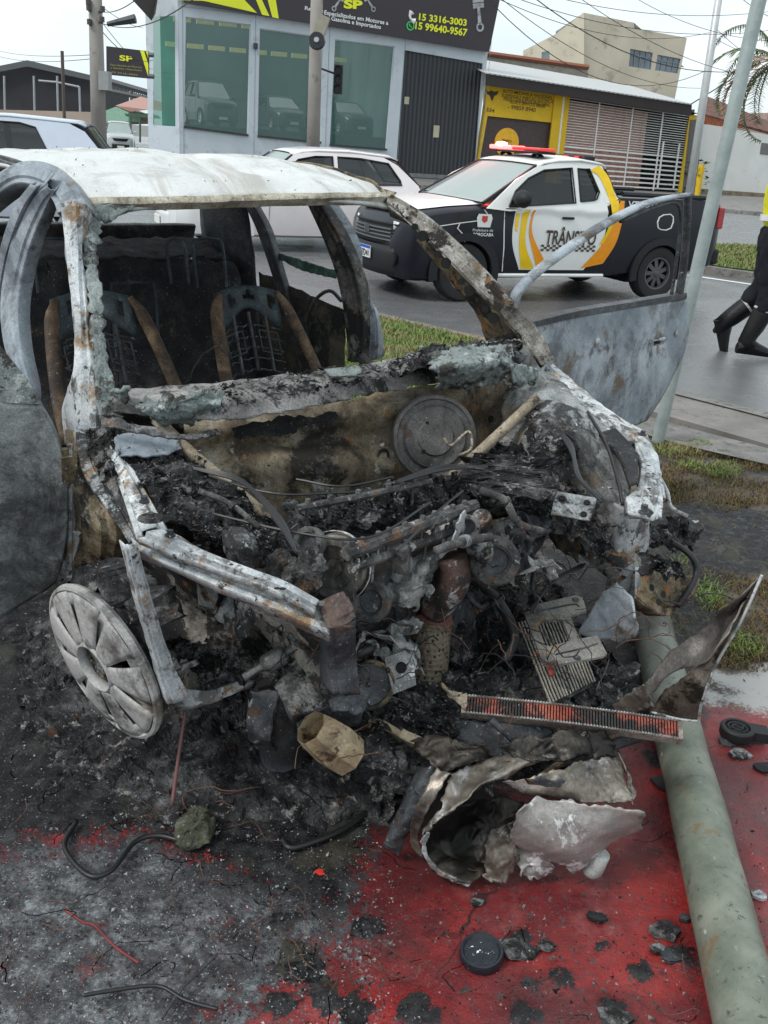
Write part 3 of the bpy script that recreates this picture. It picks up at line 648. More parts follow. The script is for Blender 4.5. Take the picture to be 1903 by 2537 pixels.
for wq in (wa, wb):
    m = MB(); m.add([h2(*p) - FN * .1 for p in wq], [(0, 1, 2, 3)]); wo = obj('window', m, M_PANE, hs, world=True)
    m = MB(); q = [h2(*p) - FN * .08 for p in wq]
    for k in range(5): t = k / 4; m.tube([q[0].lerp(q[1], t), q[3].lerp(q[2], t)], .05, 4)
    for t in (0, .33, 1): m.tube([q[0].lerp(q[3], t), q[1].lerp(q[2], t)], .05, 4)
    obj('window_frame', m, mat('steel_blue_frame', (.15, .2, .25), .5), wo, world=True)
m = MB(); q = [side(*p) + pn * -.05 for p in ((733, 214), (762, 208), (762, 250), (733, 250))]; m.add(q, [(0, 1, 2, 3)]); m2 = [side(*p) + pn * .05 for p in ((733, 214), (762, 208), (762, 250), (733, 250))]; m.add(m2, [(0, 1, 2, 3)]); obj('window', m, M_PANE, hs, world=True)
# white wall and low tiled building at the far right
wh = thing('white_house', 'low white walled house with terracotta roof beyond the grille workshop', 'building', fw(20, 0))
m = MB(); b0 = bk(0.0); wl = [b0(1385, 505), b0(1700, 560), b0(1980, 600), b0(1980, 815), b0(1700, 800), b0(1370, 775)]; m.prism(wl, -FN * .3); obj('wall', m, mat('white_wall', (.68, .68, .66), .8, var=.08, scale=.8, dirt=((.45, .43, .4), .6)), wh, world=True)
m = MB(); m.prism([b0(1366, 772), b0(1700, 796), b0(1980, 812), b0(1980, 850), b0(1700, 832), b0(1366, 800)], FN * .15); obj('plinth', m, mat('mossy_plinth', (.2, .17, .11), .9, var=.4, scale=3), wh, world=True)
m = MB(); b3 = bk(3); m.add([b0(1385, 470) , b0(1660, 545) , b0(1960, 620), b3(1800, 560), b3(1560, 460), b3(1410, 400)], [tuple(range(6))]); obj('roof', m, mat('old_tiles', (.13, .06, .045), .85, var=.5, scale=5), wh, world=True, solid=.12)
m = MB(); m.prism([b0(1388, 468), b0(1560, 515), b0(1555, 525), b0(1385, 508)], FN * -.2); obj('brick_gable', m, mat('bricks_red', (.3, .09, .04), .85, var=.4, scale=8), wh, world=True)
m = MB(); m.prism([b0(1632, 585), b0(1700, 592), b0(1700, 640), b0(1625, 632)], FN * .02); obj('window', m, mat('window_grey', (.16, .15, .14), .6), wh, world=True)
m = MB(); b5 = bk(-1.0); m.tube([b5(1358, 490) , b5(1325, 790)], .22, 8); obj('gate_post', m, mat('dark_post', (.08, .08, .08), .7), None, label='dark slim post beside the yellow pillar at the grille', cat='post')

# ------------------------------------------------------------------ left background
def za(x, y): return (.5045 * x, .5045 * y)
wr = thing('warehouse', 'dark open steel warehouse with gabled roof behind the far wall', 'building', aty(60, 230, 105))
def w1(x, y, D=105): return aty(*za(x, y), D)
M_WD = mat('warehouse_dark', (.035, .035, .04), .8, var=.3, scale=.15); M_STEEL = mat('steel_grey', (.1, .105, .11), .6)
m = MB(); m.prism([w1(-260, 345), w1(120, 268), w1(392, 332), w1(392, 490), w1(-260, 490)], (0, 14, 0)); obj('hall', m, M_WD, wr, world=True)
m = MB(); m.add([w1(-260, 335, 104.5), w1(120, 258, 104.5), w1(392, 322, 104.5), w1(392, 345, 104.5), w1(120, 285, 104.5), w1(-260, 360, 104.5)], [(0, 1, 4, 5), (1, 2, 3, 4)]); obj('roof', m, M_STEEL, wr, world=True, solid=.4)
m = MB()
for x in (18, 145, 245, 340): m.tube([w1(x, 325 if x < 300 else 370, 104), w1(x + 4, 490, 104)], .11, 6)
for a, b in (((165, 345), (245, 352)), ((245, 352), (340, 372))): m.tube([w1(*a, 104), w1(*b, 104)], .1, 5)
obj('column', m, mat('pale_column', (.35, .36, .38), .6), wr, world=True)
m = MB(); tp_ = [w1(392, 325), w1(655, 402)]; bt = [w1(392, 372), w1(655, 428)]
m.tube(tp_, .3, 5); m.tube(bt, .25, 5)
for k in range(16):
    a = tp_[0].lerp(tp_[1], k / 16); b = bt[0].lerp(bt[1], (k + .5) / 16); c = tp_[0].lerp(tp_[1], (k + 1) / 16); m.tube([a, b, c], .12, 4)
m.tube([w1(565, 380), w1(565, 490)], .2, 5); obj('roof_truss', m, M_STEEL, wr, world=True)
m = MB(); wy = lambda x, y: aty(*za(x, y), 88); m.prism([wy(-300, 462), wy(655, 486), wy(655, 530), wy(-300, 560)], (0, .4, 0)); fwl = obj('boundary_wall', m, mat('pinkish_wall', (.42, .33, .27), .9, var=.12, scale=.3), None, label='long pinkish beige boundary wall in front of the warehouse', cat='wall')
m = MB(); gy = lambda x, y: aty(*za(x, y), 84); m.prism([gy(440, 478), gy(495, 457), gy(550, 480), gy(550, 520), gy(440, 520)], (0, 6, 0)); gh = obj('green_house', m, mat('mint_wall', (.3, .48, .36), .8), None, label='small mint green house with red roof beyond the silver pickup', cat='house')
m = MB(); m.add([gy(495, 452), gy(555, 478), gy(555, 478) + Vector((0, 6, 0)), gy(650, 470) + Vector((3, 8, 0)), gy(640, 470) , gy(495, 452) + Vector((0, 8, 1))], [(0, 1, 4), (0, 4, 3, 5)]); obj('roof', m, mat('red_tiles', (.42, .24, .2), .8), gh, world=True)
bs = thing('bus_shelter', 'small bus shelter with flat green roof beside the silver pickup', 'shelter', aty(*za(600, 560), 70))
by = lambda x, y: aty(*za(x, y), 70)
m = MB(); m.prism([by(533, 487), by(640, 490), by(652, 505), by(540, 498)], (0, 2.5, 0)); obj('roof', m, mat('shelter_green', (.06, .12, .07), .6), bs, world=True)
for x in (560, 600, 640): m = MB(); m.tube([by(x, 500), by(x, 610)], .07, 6); obj('post', m, mat('shelter_green', (.06, .12, .07)), bs, world=True)
# billboard beside the pole
bb = thing('billboard', 'dark advertising board with yellow stripes between utility pole and grey building', 'sign', aty(*za(550, 560), 36))
bp = lambda x, y, o=0: aty(*za(x, y), 36 - o)
m = MB(); m.prism([bp(455, 197), bp(635, 219), bp(635, 336), bp(456, 319)], (0, .15, 0)); bo = obj('panel', m, M_SIGN, bb, world=True)
m = MB(); m.add([bp(600, 216, .02), bp(617, 218, .02), bp(635, 275, .02), bp(635, 330, .02)], [(0, 1, 2, 3)]); m.add([bp(624, 219, .02), bp(635, 220, .02), bp(635, 250, .02)], [(0, 1, 2)]); obj('stripe', m, M_YEL, bo, world=True)
m = MB()
for t, x0, y0, x1, y1, h in (('15 3316-3003', 480, 312, 590, 325, 7), ('Especializados em Motores', 474, 280, 608, 292, 7), ('a Gasolina e Importados', 474, 293, 608, 305, 7)):
    A, B, Hh = bp(x0, y0, .03), bp(x1, y1, .03), bp(x0, y0 - h, .03); lettering(m, t, A, (B - A).normalized(), (0, 0, 1), Hh.z - A.z, .0, width=(B - A).length)
obj('lettering', m, mat('dull_yellow', (.4, .36, .08), .6), bo, world=True)
m = MB()
A, B, Hh = bp(512, 258, .03), bp(570, 264, .03), bp(512, 236, .03); lettering(m, 'SP', A, (B - A).normalized(), (0, 0, 1), Hh.z - A.z, .03, width=(B - A).length); obj('emblem', m, M_YEL, bo, world=True)
m = MB()
m.tube([bp(635, 235), bp(658, 236)], .08, 5); obj('support', m, M_STEEL, bb, world=True); m = MB(); m.tube([bp(635, 326), bp(660, 328)], .08, 5); obj('support', m, M_STEEL, bb, world=True)
# utility poles
M_POLE = mat('pole_concrete', (.26, .24, .22), .85, var=.18, scale=1.5, bump=.2, dirt=((.17, .16, .14), .56))
up1 = thing('utility_pole', 'tall concrete utility pole with grey box beside the dark advertising board', 'utility pole', aty(*za(424, 648), 26))
m = MB(); p0 = aty(*za(424, 660), 26); p0.z = 0; p1 = aty(*za(408, 0), 26); d_ = (p1 - p0); m.tube([p0, p0 + d_ * 1.25], [.21, .155], 12); obj('pole_shaft', m, M_POLE, up1, world=True, smooth=True)
m = MB(); m.prism([aty(*za(420, 302), 25.7), aty(*za(464, 306), 25.7), aty(*za(464, 386), 25.7), aty(*za(422, 384), 25.7)], (0, .3, 0)); obj('meter_box', m, mat('box_grey', (.3, .31, .31), .6), up1, world=True)
m = MB()
for x, y in ((378, 20), (380, 45), (383, 105), (440, 50), (438, 95)): c = aty(*za(x, y), 25.8); m.tube([c, c + Vector((0, 0, .12))], .06, 8); m.tube([c, aty(*za(410, y + 2), 26)], .03, 5)
obj('insulator', m, mat('insulator_dark', (.06, .05, .05), .4), up1, world=True)
up2 = thing('utility_pole', 'concrete utility pole with square lamp box in front of the teal windows', 'utility pole', aty(675, 400, 24))
m = MB(); p0 = aty(674, 420, 24); p0.z = 0; p1 = aty(684.5, 0, 24); m.tube([p0, p0 + (p1 - p0) * 1.2], [.165, .13], 12); obj('pole_shaft', m, M_POLE, up2, world=True, smooth=True)
fl = thing('floodlight', 'round black floodlight with grey box fixed to the pole before the windows', 'lamp', aty(690, 80, 23.7))
m = MB(); a = aty(702, 35, 23.5); b = aty(686, 83, 23.5); m.tube([a, b], .17, 4); obj('housing', m, mat('lamp_beige', (.3, .28, .22), .7), fl, world=True)
m = MB(); c = aty(684, 86, 23.35); m.lathe([(0, 0), (.17, 0), (.19, -.1), (.1, -.2), (0, -.2)], c, Matrix.Rotation(math.radians(80), 3, 'X'), 18); obj('lamp_ring', m, mat('lamp_black', (.012, .012, .015), .3), fl, world=True)
m = MB(); m.lathe([(0, .0), (.06, .0), (.05, .02), (0, .02)], c + Vector((0, -.03, 0)), Matrix.Rotation(math.radians(80), 3, 'X'), 14); obj('lens', m, mat('lens_grey', (.4, .42, .45), .2), fl, world=True)
# solid stand-in for a traffic light's reflection in the third window
tl = thing('traffic_light_reflection', 'small black traffic light shape standing in for its reflection in the third teal window', 'traffic light', aty(729, 170, 27))
m = MB(); c = aty(731, 172, 24.3)
m.box(c, (.2, .16, .62)); obj('housing', m, M_FRAME, tl, world=True)
for k in (-.2, 0, .2): m = MB(); m.lathe([(.085, 0), (.09, .12)], c + Vector((0, -.08, k)), Matrix.Rotation(math.radians(90), 3, 'X'), 12); obj('visor', m, M_FRAME, tl, world=True)
m = MB(); m.tube([c + Vector((0, .08, .1)), c + Vector((-.45, .0, .22))], .025, 6); obj('arm', m, M_FRAME, tl, world=True)
m = MB(); p0 = aty(*za(275, 540), 60); p0.z = 0; m.tube([p0, aty(*za(266, 218), 60)], .1, 8); obj('thin_pole', m, mat('pole_brown', (.1, .08, .07), .8), None, label='thin dark pole standing before the warehouse', cat='pole')
# sloping street-lamp poles on the right
sp1 = thing('lamp_pole', 'slim white metal pole rising beside the grille to the picture top', 'pole', atz(1492, 450, 0))
m = MB(); D_ = 27; p0 = aty(1490, 420, D_); p0.z = .0; m.tube([p0, p0 + (aty(1552, 0, D_) - p0) * 1.2], [.115, .09], 12); obj('pole_shaft', m, mat('galv_pale', (.5, .51, .5), .45, metal=.3, var=.12, scale=5), sp1, world=True, smooth=True)
m = MB(); p0 = aty(1498, 400, D_ + 2); p0.z = 0; p1 = aty(1528, 150, D_ + 2); m.tube([p0, p1], [.10, .08], 10); m.tube([p1 + Vector((-.3, 0, -.9)), p1 + Vector((1, 0, .0))], .02, 4); obj('telephone_pole', m, mat('pole_dark', (.07, .065, .06), .8), None, label='short dark pole directly behind the slim white pole', cat='pole')
# overhead wires
wi = 0
M_WIRE = mat('wire_black', (.015, .015, .016), .6)
def wire(pa, pb, sag, r=.016, lab=None):
    a, b = Vector(pa), Vector(pb); m = MB(); pts = [a.lerp(b, t / 16) - Vector((0, 0, sag * 4 * (t / 16) * (1 - t / 16))) for t in range(17)]; m.tube(pts, r, 4)
    obj('overhead_wire', m, M_WIRE, None, label=lab, cat='wire', group='overhead wires across the white sky')
WL = 'thin black overhead wire sagging across the white sky'
for (a, da, b, db, sg, r) in (((-40, 98), 60, (205, 118), 26, .4, .02), ((-40, 108), 60, (207, 126), 26, .5, .02), ((212, 24), 26, (300, -6), 20, .2, .02), ((214, 48), 26, (420, -4), 20, .5, .022), ((216, 62), 26, (330, 130), 36, .5, .02), ((212, 8), 26, (310, 60), 40, .2, .016),
        ((215, 40), 26, (330, 150), 40, .4, .016), ((1060, -10), 20, (1535, 70), 29, .7, .014), ((1080, -5), 20, (1530, 190), 29, .8, .014), ((1110, -6), 20, (1700, 60), 24, .6, .014), ((1150, -8), 20, (1720, 130), 24, 1.2, .02), ((1200, -6), 22, (1700, 20), 24, .4, .014), ((1250, -6), 22, (1700, 175), 26, .6, .014), ((1370, -6), 22, (1720, 90), 22, .4, .012), ((1065, 10), 22, (1530, 150), 29, 1.6, .018), ((1540, 80), 29, (1720, 140), 24, .2, .014), ((1545, 60), 29, (1720, 180), 24, .2, .014), ((1600, -5), 20, (1720, 60), 20, .1, .012)):
    wire(aty(*a, da), aty(*b, db), sg * .55, r * .5, WL)
m = MB(); c = aty(*za(520, 97), 24); m.tube([c + Vector((-.32, 0, -.05)), c + Vector((.32, 0, .1))], [.05, .1], 8); lm = obj('cable_joint', m, M_FRAME, None, label='black cable joint hanging on the wires above the advertising board', cat='cable joint')
# palm
pal = thing('palm_tree', 'palm tree with drooping dry and green fronds above the white house wall', 'palm tree', aty(1676, 420, 44))
pc = aty(1676, 130, 44); R5 = random.Random(5)
m = MB(); bs_ = Vector((pc.x + 2.4, pc.y, 0)); m.tube(catmull([bs_, bs_.lerp(pc, .5) + Vector((.5, 0, 0)), pc], 9), [.26, .24, .22, .21, .2, .2, .19, .19, .2], 10); obj('trunk', m, mat('palm_trunk', (.16, .13, .1), .9, var=.3, bump=.5), pal, world=True, smooth=True)
M_PF = mat('palm_frond', (.12, .15, .07), .6, var=.5, scale=2); M_PD = mat('palm_dry', (.36, .25, .17), .8, var=.4, scale=2)
for k in range(24):
    g = k * 2.399 + R5.uniform(-.2, .2); el = R5.uniform(-.9, 1.0) if k > 3 else 1.1; L = R5.uniform(3.2, 4.6); dx = Vector((math.cos(g), math.sin(g), 0)); pts = []; p = pc.copy(); a = el
    for i in range(13): pts.append(p.copy()); p = p + (dx * math.cos(a) + up_ * math.sin(a)) * (L / 12); a -= .13 + .03 * i * .5
    m = MB(); m.tube(pts, [.04 - .003 * i for i in range(13)], 4); sdv = dx.cross(up_)
    for i in range(2, 12):
        for j in range(3):
            q = pts[i].lerp(pts[min(12, i + 1)], j / 3); l = .75 * math.sin(min(1, i / 5) * 1.5) * (1.15 - i / 14)
            for sgn_ in (-1, 1):
                tip = q + (sdv * sgn_ * .8 + dx * .5).normalized() * l - up_ * l * R5.uniform(.25, .8); w_ = dx * .05; m.add([q - w_, q + w_, tip], [(0, 1, 2)])
    obj('frond', m, M_PD if k % 3 == 0 else M_PF, pal, world=True)
# roofs and hedge fill beyond, far right
m = MB(); m.prism([aty(1600, 245, 58), aty(1800, 240, 58), aty(1800, 420, 58), aty(1600, 420, 58)], (0, 5, 0)); obj('far_house', m, mat('far_pink', (.5, .36, .3), .8), None, label='pale pink house corner beyond the palm tree', cat='house')
# shrub by the yellow pillar
sh = thing('small_shrub', 'small green shrub and yellow bollard post beside the dark post', 'shrub', fw(20, .12, 2))

# ================================================================== VEHICLES (local frame: x forward, y left, z up, origin under the front axle)
M_TYRE = mat('tyre_rubber', (.018, .018, .018), .8, bump=.3, bscale=80)
M_RIMS = mat('steel_rim', (.1, .1, .105), .45, metal=.5)
M_ALLOY = mat('alloy_rim', (.5, .5, .51), .3, metal=.7)
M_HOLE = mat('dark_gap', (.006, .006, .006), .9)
M_BLKP = mat('black_plastic', (.014, .015, .017), .6, spec=.35)
N = NT('dark_car_glass'); M_CG = N.set(color=(.012, .016, .018), rough=.03, alpha=.78, spec=.7)
N = NT('sky_pale_car_glass'); M_WS = N.set(color=(.42, .5, .48), rough=.03, alpha=.75, spec=.9)  # pale tint puts the sky's reflection into the windscreen colour
M_LAMP = mat('lamp_clear', (.6, .6, .58), .1, spec=.9, var=.3, scale=20); M_RLAMP = mat('lamp_red', (.35, .01, .01), .15, spec=.9)
M_INTC = mat('car_interior', (.02, .02, .022), .8)
def paint(name, c, metal=0, coat=.6): return mat(name, c, .3, metal=metal, var=.03, coat=coat)
def wheel(T, u, v, r, wdt, rim_mat, spokes=8, side=1, hub=.62):
    M3 = Matrix.Rotation(math.radians(-90 * side), 3, 'X'); c = Vector((u, v, r))
    t = MB(); h = wdt / 2; t.lathe([(r * hub, -h), (r * .93, -h), (r * .985, -h * .7), (r, -h * .3), (r, h * .3), (r * .985, h * .7), (r * .93, h), (r * .8, h * 1.06), (r * hub * 1.04, h * .95), (r * hub, h * .6)], c, M3, 36)
    w_ = obj('wheel', t, M_TYRE, T, smooth=True, auto=50)
    t = MB(); q = r * hub; t.lathe([(q, h * .9), (q * .95, h * .75), (q * .9, h * .45), (q * .88, h * .3)], c, M3, 30); t.lathe([(0, h * .15), (q * .95, h * .15)], c, M3, 30)
    obj('rim_bed', t, M_HOLE, w_)
    t = MB(); t.lathe([(q * 1.01, h * .92), (q * .9, h * .9), (q * .86, h * .6)], c, M3, 30)
    for k in range(spokes):
        g = k * math.tau / spokes; d = Vector((math.cos(g), math.sin(g), 0)); n = Vector((-d.y, d.x, 0)); wd_ = q * (.13 if spokes > 8 else .22)
        P = [d * q * .15 - n * wd_ * .9, d * q * .9 - n * wd_, d * q * .9 + n * wd_, d * q * .15 + n * wd_ * .9]
        P = [Vector((p.x, p.y, h * (.75 if i in (0, 3) else .62))) for i, p in enumerate(P)]
        t.add([c + M3 @ p for p in P] + [c + M3 @ (p - Vector((0, 0, .02))) for p in P], [(0, 1, 2, 3), (0, 4, 5, 1), (2, 6, 7, 3)])
    t.lathe([(0, h * .9), (q * .2, h * .85), (q * .26, h * .7), (q * .28, h * .4)], c, M3, 16)
    obj('rim', t, rim_mat, w_, smooth=False)
    return w_
def car_body(T, st, mats, wheels, rw, cabin, n=70, holes_side=None):
    """lofted lower body; st = stations (u, W, zs, zb, zt); cabin = (u0, u1) range whose top is interior"""
    S_ = sorted(st, key=lambda a: -a[0]); U_ = [a[0] for a in S_]
    def at_u(u):
        for i in range(len(S_) - 1):
            if S_[i + 1][0] <= u <= S_[i][0]:
                t = (S_[i][0] - u) / (S_[i][0] - S_[i + 1][0]); return [S_[i][k] * (1 - t) + S_[i + 1][k] * t for k in range(1, 5)]
        return list(S_[-1][1:]) if u < U_[-1] else list(S_[0][1:])
    us = [U_[0] - (U_[0] - U_[-1]) * i / (n - 1) for i in range(n)]
    rows = []
    for u in us:
        W, zs, zb, zt = at_u(u); hs = [(W - .14, zs), (W - .03, zs + .04)]
        for k in range(1, 9):
            t = k / 8; z = zs + .04 + (zb - zs - .04) * t; hs.append((W - .03 * abs(1 - 2 * t) ** 2.5 + .0, z))
        hs += [(W - .06, zb + .25 * (zt - zb)), (W * .72, zb + .78 * (zt - zb)), (W * .38, zt - .004), (0, zt)]
        rows.append([Vector((u, -a, b)) for a, b in hs] + [Vector((u, a, b)) for a, b in hs[::-1][1:]])
    m = MB(); nc = len(rows[0])
    m.v = [p for r in rows for p in r]
    for i in range(n - 1):
        for j in range(nc - 1):
            c = (rows[i][j] + rows[i + 1][j + 1]) / 2
            if abs(c.y) > .5 and any(math.hypot(c.x - wu, c.z - rw) < rw + .055 for wu in wheels): continue
            m.f.append((i * nc + j, i * nc + j + 1, (i + 1) * nc + j + 1, (i + 1) * nc + j)); m.mi.append(1 if cabin[1] < c.x < cabin[0] and abs(c.y) < .62 and c.z > .7 else 0)
    for r0 in (0, n - 1): m.f.append(tuple(r0 * nc + j for j in range(nc))); m.mi.append(0)
    b = obj('body', m, mats, T, smooth=True, auto=38); return b
def arches(T, wheels, rw, W, mat_, wdt=.07, lift=.012, name='arch_flare'):
    for wu in wheels:
        for sd_ in (1, -1):
            m = MB(); P = []
            for k in range(25):
                g = math.radians(-12 + 204 * k / 24); P.append((math.cos(g), math.sin(g)))
            R0, R1 = rw + .03, rw + .03 + wdt; A = []; B = []; Cc = []
            for (a, b) in P: A.append(Vector((wu + a * R0, sd_ * (W - .16), max(.16, rw + b * R0)))); B.append(Vector((wu + a * R0, sd_ * (W + lift), max(.16, rw + b * R0)))); Cc.append(Vector((wu + a * R1, sd_ * (W + lift * .8), max(.16, rw + b * R1))))
            D = [p + Vector((0, -sd_ * .04, 0)) for p in Cc]
            m.grid([A, B, Cc, D]); obj(name, m, mat_, T, smooth=True, auto=40)
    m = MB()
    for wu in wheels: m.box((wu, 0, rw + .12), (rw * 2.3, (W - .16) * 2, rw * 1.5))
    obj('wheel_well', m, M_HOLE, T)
def cabin_side(T, out_, holes, zb, zr, Wb, Wr, pmat, gmat, sides=(1, -1), th=.03):
    def g(u, z, o=0): return Vector((u, Wb + (Wr - Wb) * (z - zb) / (zr - zb) + o, z))
    for sd_ in sides:
        m = MB(); plate(m, out_, holes, lambda u, z: Vector((u, sd_ * g(u, z).y, z)), depth=(0, -sd_ * th, 0)); obj('cabin_side', m, pmat, T)
        for h in holes:
            m = MB(); m.add([Vector((u, sd_ * (g(u, z).y - .02), z)) for u, z in h], [tuple(range(len(h)))]); obj('side_window', m, gmat, T)
            m = MB(); q = [Vector((u, sd_ * (g(u, z).y + .002), z)) for u, z in h]; m.tube(q + [q[0]], .012, 4); obj('window_seal', m, M_BLKP, T)
def roofgrid(T, pts, Wr, mat_, crown=.035, name='roof'):
    m = MB(); G_ = []
    for (u, z) in pts: G_.append([Vector((u, Wr * (-1 + 2 * k / 10), z + crown * (1 - (abs(-1 + 2 * k / 10)) ** 2.6))) for k in range(11)])
    m.grid(G_); return obj(name, m, mat_, T, smooth=True, solid=.02)
def screen(T, base, top, mat_, name, bulge=.06):
    (u0, w0, z0), (u1, w1_, z1) = base, top; m = MB(); G_ = []
    for i in range(6):
        t = i / 5; u, W, z = u0 + (u1 - u0) * t, w0 + (w1_ - w0) * t, z0 + (z1 - z0) * t
        G_.append([Vector((u + bulge * (1 - (x / 5 - 1) ** 2) * (1 if u1 < u0 else -1), W * (x / 5 - 1), z + .02 * (1 - (x / 5 - 1) ** 2))) for x in range(11)])
    m.grid(G_); o = obj(name, m, mat_, T, smooth=True)
    m = MB(); m.tube(G_[0] , .014, 4); m.tube(G_[-1], .014, 4); m.tube([r[0] for r in G_], .022, 4); m.tube([r[-1] for r in G_], .022, 4); obj('seal', m, M_BLKP, o)
    return o

# ------------------------------------------------------------------ pickup of the traffic office
PK = (.34, 11.75, 0); PY = 3.59
pk = thing('pickup_truck', 'black, white and yellow traffic patrol pickup with red roof light glowing, reading TRÂNSITO', 'pickup truck', PK, PY)
M_PB = mat('pickup_black', (.006, .007, .013), .32, var=.03, coat=.12, spec=.3); M_PW = paint('pickup_white', (.78, .78, .76), coat=.3); M_PY = mat('yellow_stripe_pattern', (.85, .55, .0), .35); M_PO = mat('orange_stripe_pattern', (.85, .3, .0), .35)
st = [(.77, .55, .30, .58, .66), (.74, .68, .25, .70, .80), (.67, .78, .22, .82, .92), (.55, .84, .21, .90, .985), (.2, .865, .22, .96, 1.05), (-.25, .87, .24, 1.01, 1.10), (-.45, .87, .25, 1.03, 1.06), (-1.2, .87, .26, 1.07, 1.09), (-1.85, .87, .26, 1.12, 1.13), (-2.05, .87, .28, 1.19, 1.21), (-3.3, .86, .32, 1.20, 1.22), (-3.58, .83, .38, 1.18, 1.19), (-3.68, .76, .42, 1.12, 1.13)]
car_body(pk, st, [M_PB, M_INTC], (0, -2.74), .32, (-.5, -3.5))
arches(pk, (0, -2.74), .32, .87, M_BLKP, .085, .02)
for (u, sd_) in ((0, 1), (-2.74, 1), (0, -1), (-2.74, -1)): wheel(pk, u, sd_ * .76, .325, .2, M_RIMS, 9, sd_, .6)
g_ = lambda p: [(a, b) for a, b in p]
so = [(-.22, 1.02), (-.62, 1.33), (-.9, 1.47), (-1.2, 1.545), (-1.6, 1.565), (-1.80, 1.53), (-1.93, 1.30), (-2.02, 1.16), (-1.9, 1.10), (-1.2, 1.04), (-.5, 1.0)]
win = [(-.50, 1.045), (-.60, 1.21), (-.78, 1.35), (-1.0, 1.445), (-1.38, 1.485), (-1.40, 1.115)]
qtr = [(-1.47, 1.13), (-1.46, 1.485), (-1.62, 1.485), (-1.74, 1.24), (-1.70, 1.165), (-1.66, 1.15)]
cabin_side(pk, so, [win, qtr], 1.05, 1.57, .862, .68, M_PW, M_CG)
roofgrid(pk, [(-.92, 1.475), (-1.0, 1.515), (-1.2, 1.55), (-1.5, 1.57), (-1.8, 1.545), (-1.86, 1.50)], .70, M_PW)
screen(pk, (-.2, .80, 1.07), (-.93, .66, 1.49), M_WS, 'windscreen', .10); screen(pk, (-2.0, .80, 1.18), (-1.86, .67, 1.5), M_CG, 'rear_window', .02)
m = MB(); m.box((-.28, .3, 1.11), (.02, .6, .02), Matrix.Rotation(.2, 3, 'Z')); m.box((-.24, -.4, 1.10), (.02, .5, .02), Matrix.Rotation(.2, 3, 'Z')); obj('wiper', m, M_BLKP, pk)
# bonnet skin, white
def bz(u):
    return np.interp(u, [-.25, .2, .55, .74, .83][::1], [1.10, 1.05, .985, .92, .80])
m = MB(); G_ = []
for i in range(14):
    u = -.24 + i / 13 * .94
    W = np.interp(u, [-.25, .2, .55, .74, .8], [.74, .70, .64, .55, .40]); zb_ = np.interp(u, [-.25, .2, .55, .74, .83], [1.01, .96, .90, .82, .70]); zt_ = bz(u); r_ = []
    for k in range(-8, 9):
        y = W * k / 8; a = abs(y); Wf = np.interp(u, [-.25, .2, .55, .74, .83], [.87, .865, .84, .78, .68])
        z = np.interp(a, [0, Wf * .38, Wf * .72, Wf - .06], [zt_, zt_ - .004, zb_ + .78 * (zt_ - zb_), zb_ + .25 * (zt_ - zb_)])
        r_.append(Vector((u, y, z + .010)))
    G_.append(r_)
m.grid(G_); hood = obj('bonnet', m, M_PW, pk, smooth=True)
def bodyv(u, z):
    W = np.interp(-u, [-.86, -.83, -.74, -.55, -.2, .25, .45, 1.2, 1.85, 2.05, 3.3, 3.58, 3.68], [.55, .68, .78, .84, .865, .87, .87, .87, .87, .87, .86, .83, .76])
    zs = np.interp(-u, [-.86, -.74, -.2, .25, 1.2, 2.05, 3.3, 3.68], [.30, .22, .22, .24, .26, .28, .32, .42]) + .04
    zb = np.interp(-u, [-.86, -.83, -.74, -.55, -.2, .25, .45, 1.2, 1.85, 2.05, 3.3], [.58, .70, .82, .90, .96, 1.01, 1.03, 1.07, 1.12, 1.19, 1.20])
    t = max(0, min(1, (z - zs) / (zb - zs))); return float(W - .03 * abs(1 - 2 * t) ** 2.5)
def skin(m, left, right, n=14, k=6, lift=.004, sd_=1, zcab=1.04):
    """strip between two side-view curves laid on the body side"""
    A = catmull([(a, 0, b) for a, b in left], n); B = catmull([(a, 0, b) for a, b in right], n); G_ = []
    for i in range(n):
        r_ = []
        for j in range(k + 1):
            p = A[i].lerp(B[i], j / k); y = bodyv(p.x, p.z)
            cab = .862 + (.68 - .862) * (p.z - 1.05) / (.52)
            zb = np.interp(-p.x, [.25, .45, 1.2, 1.85, 2.05], [1.01, 1.03, 1.07, 1.12, 1.19])
            if p.z > 1.0: y = max(cab if p.x > -2.03 else 0, y if p.z < zb else 0)
            r_.append(Vector((p.x, sd_ * (y + lift), p.z)))
        G_.append(r_)
    m.grid(G_)
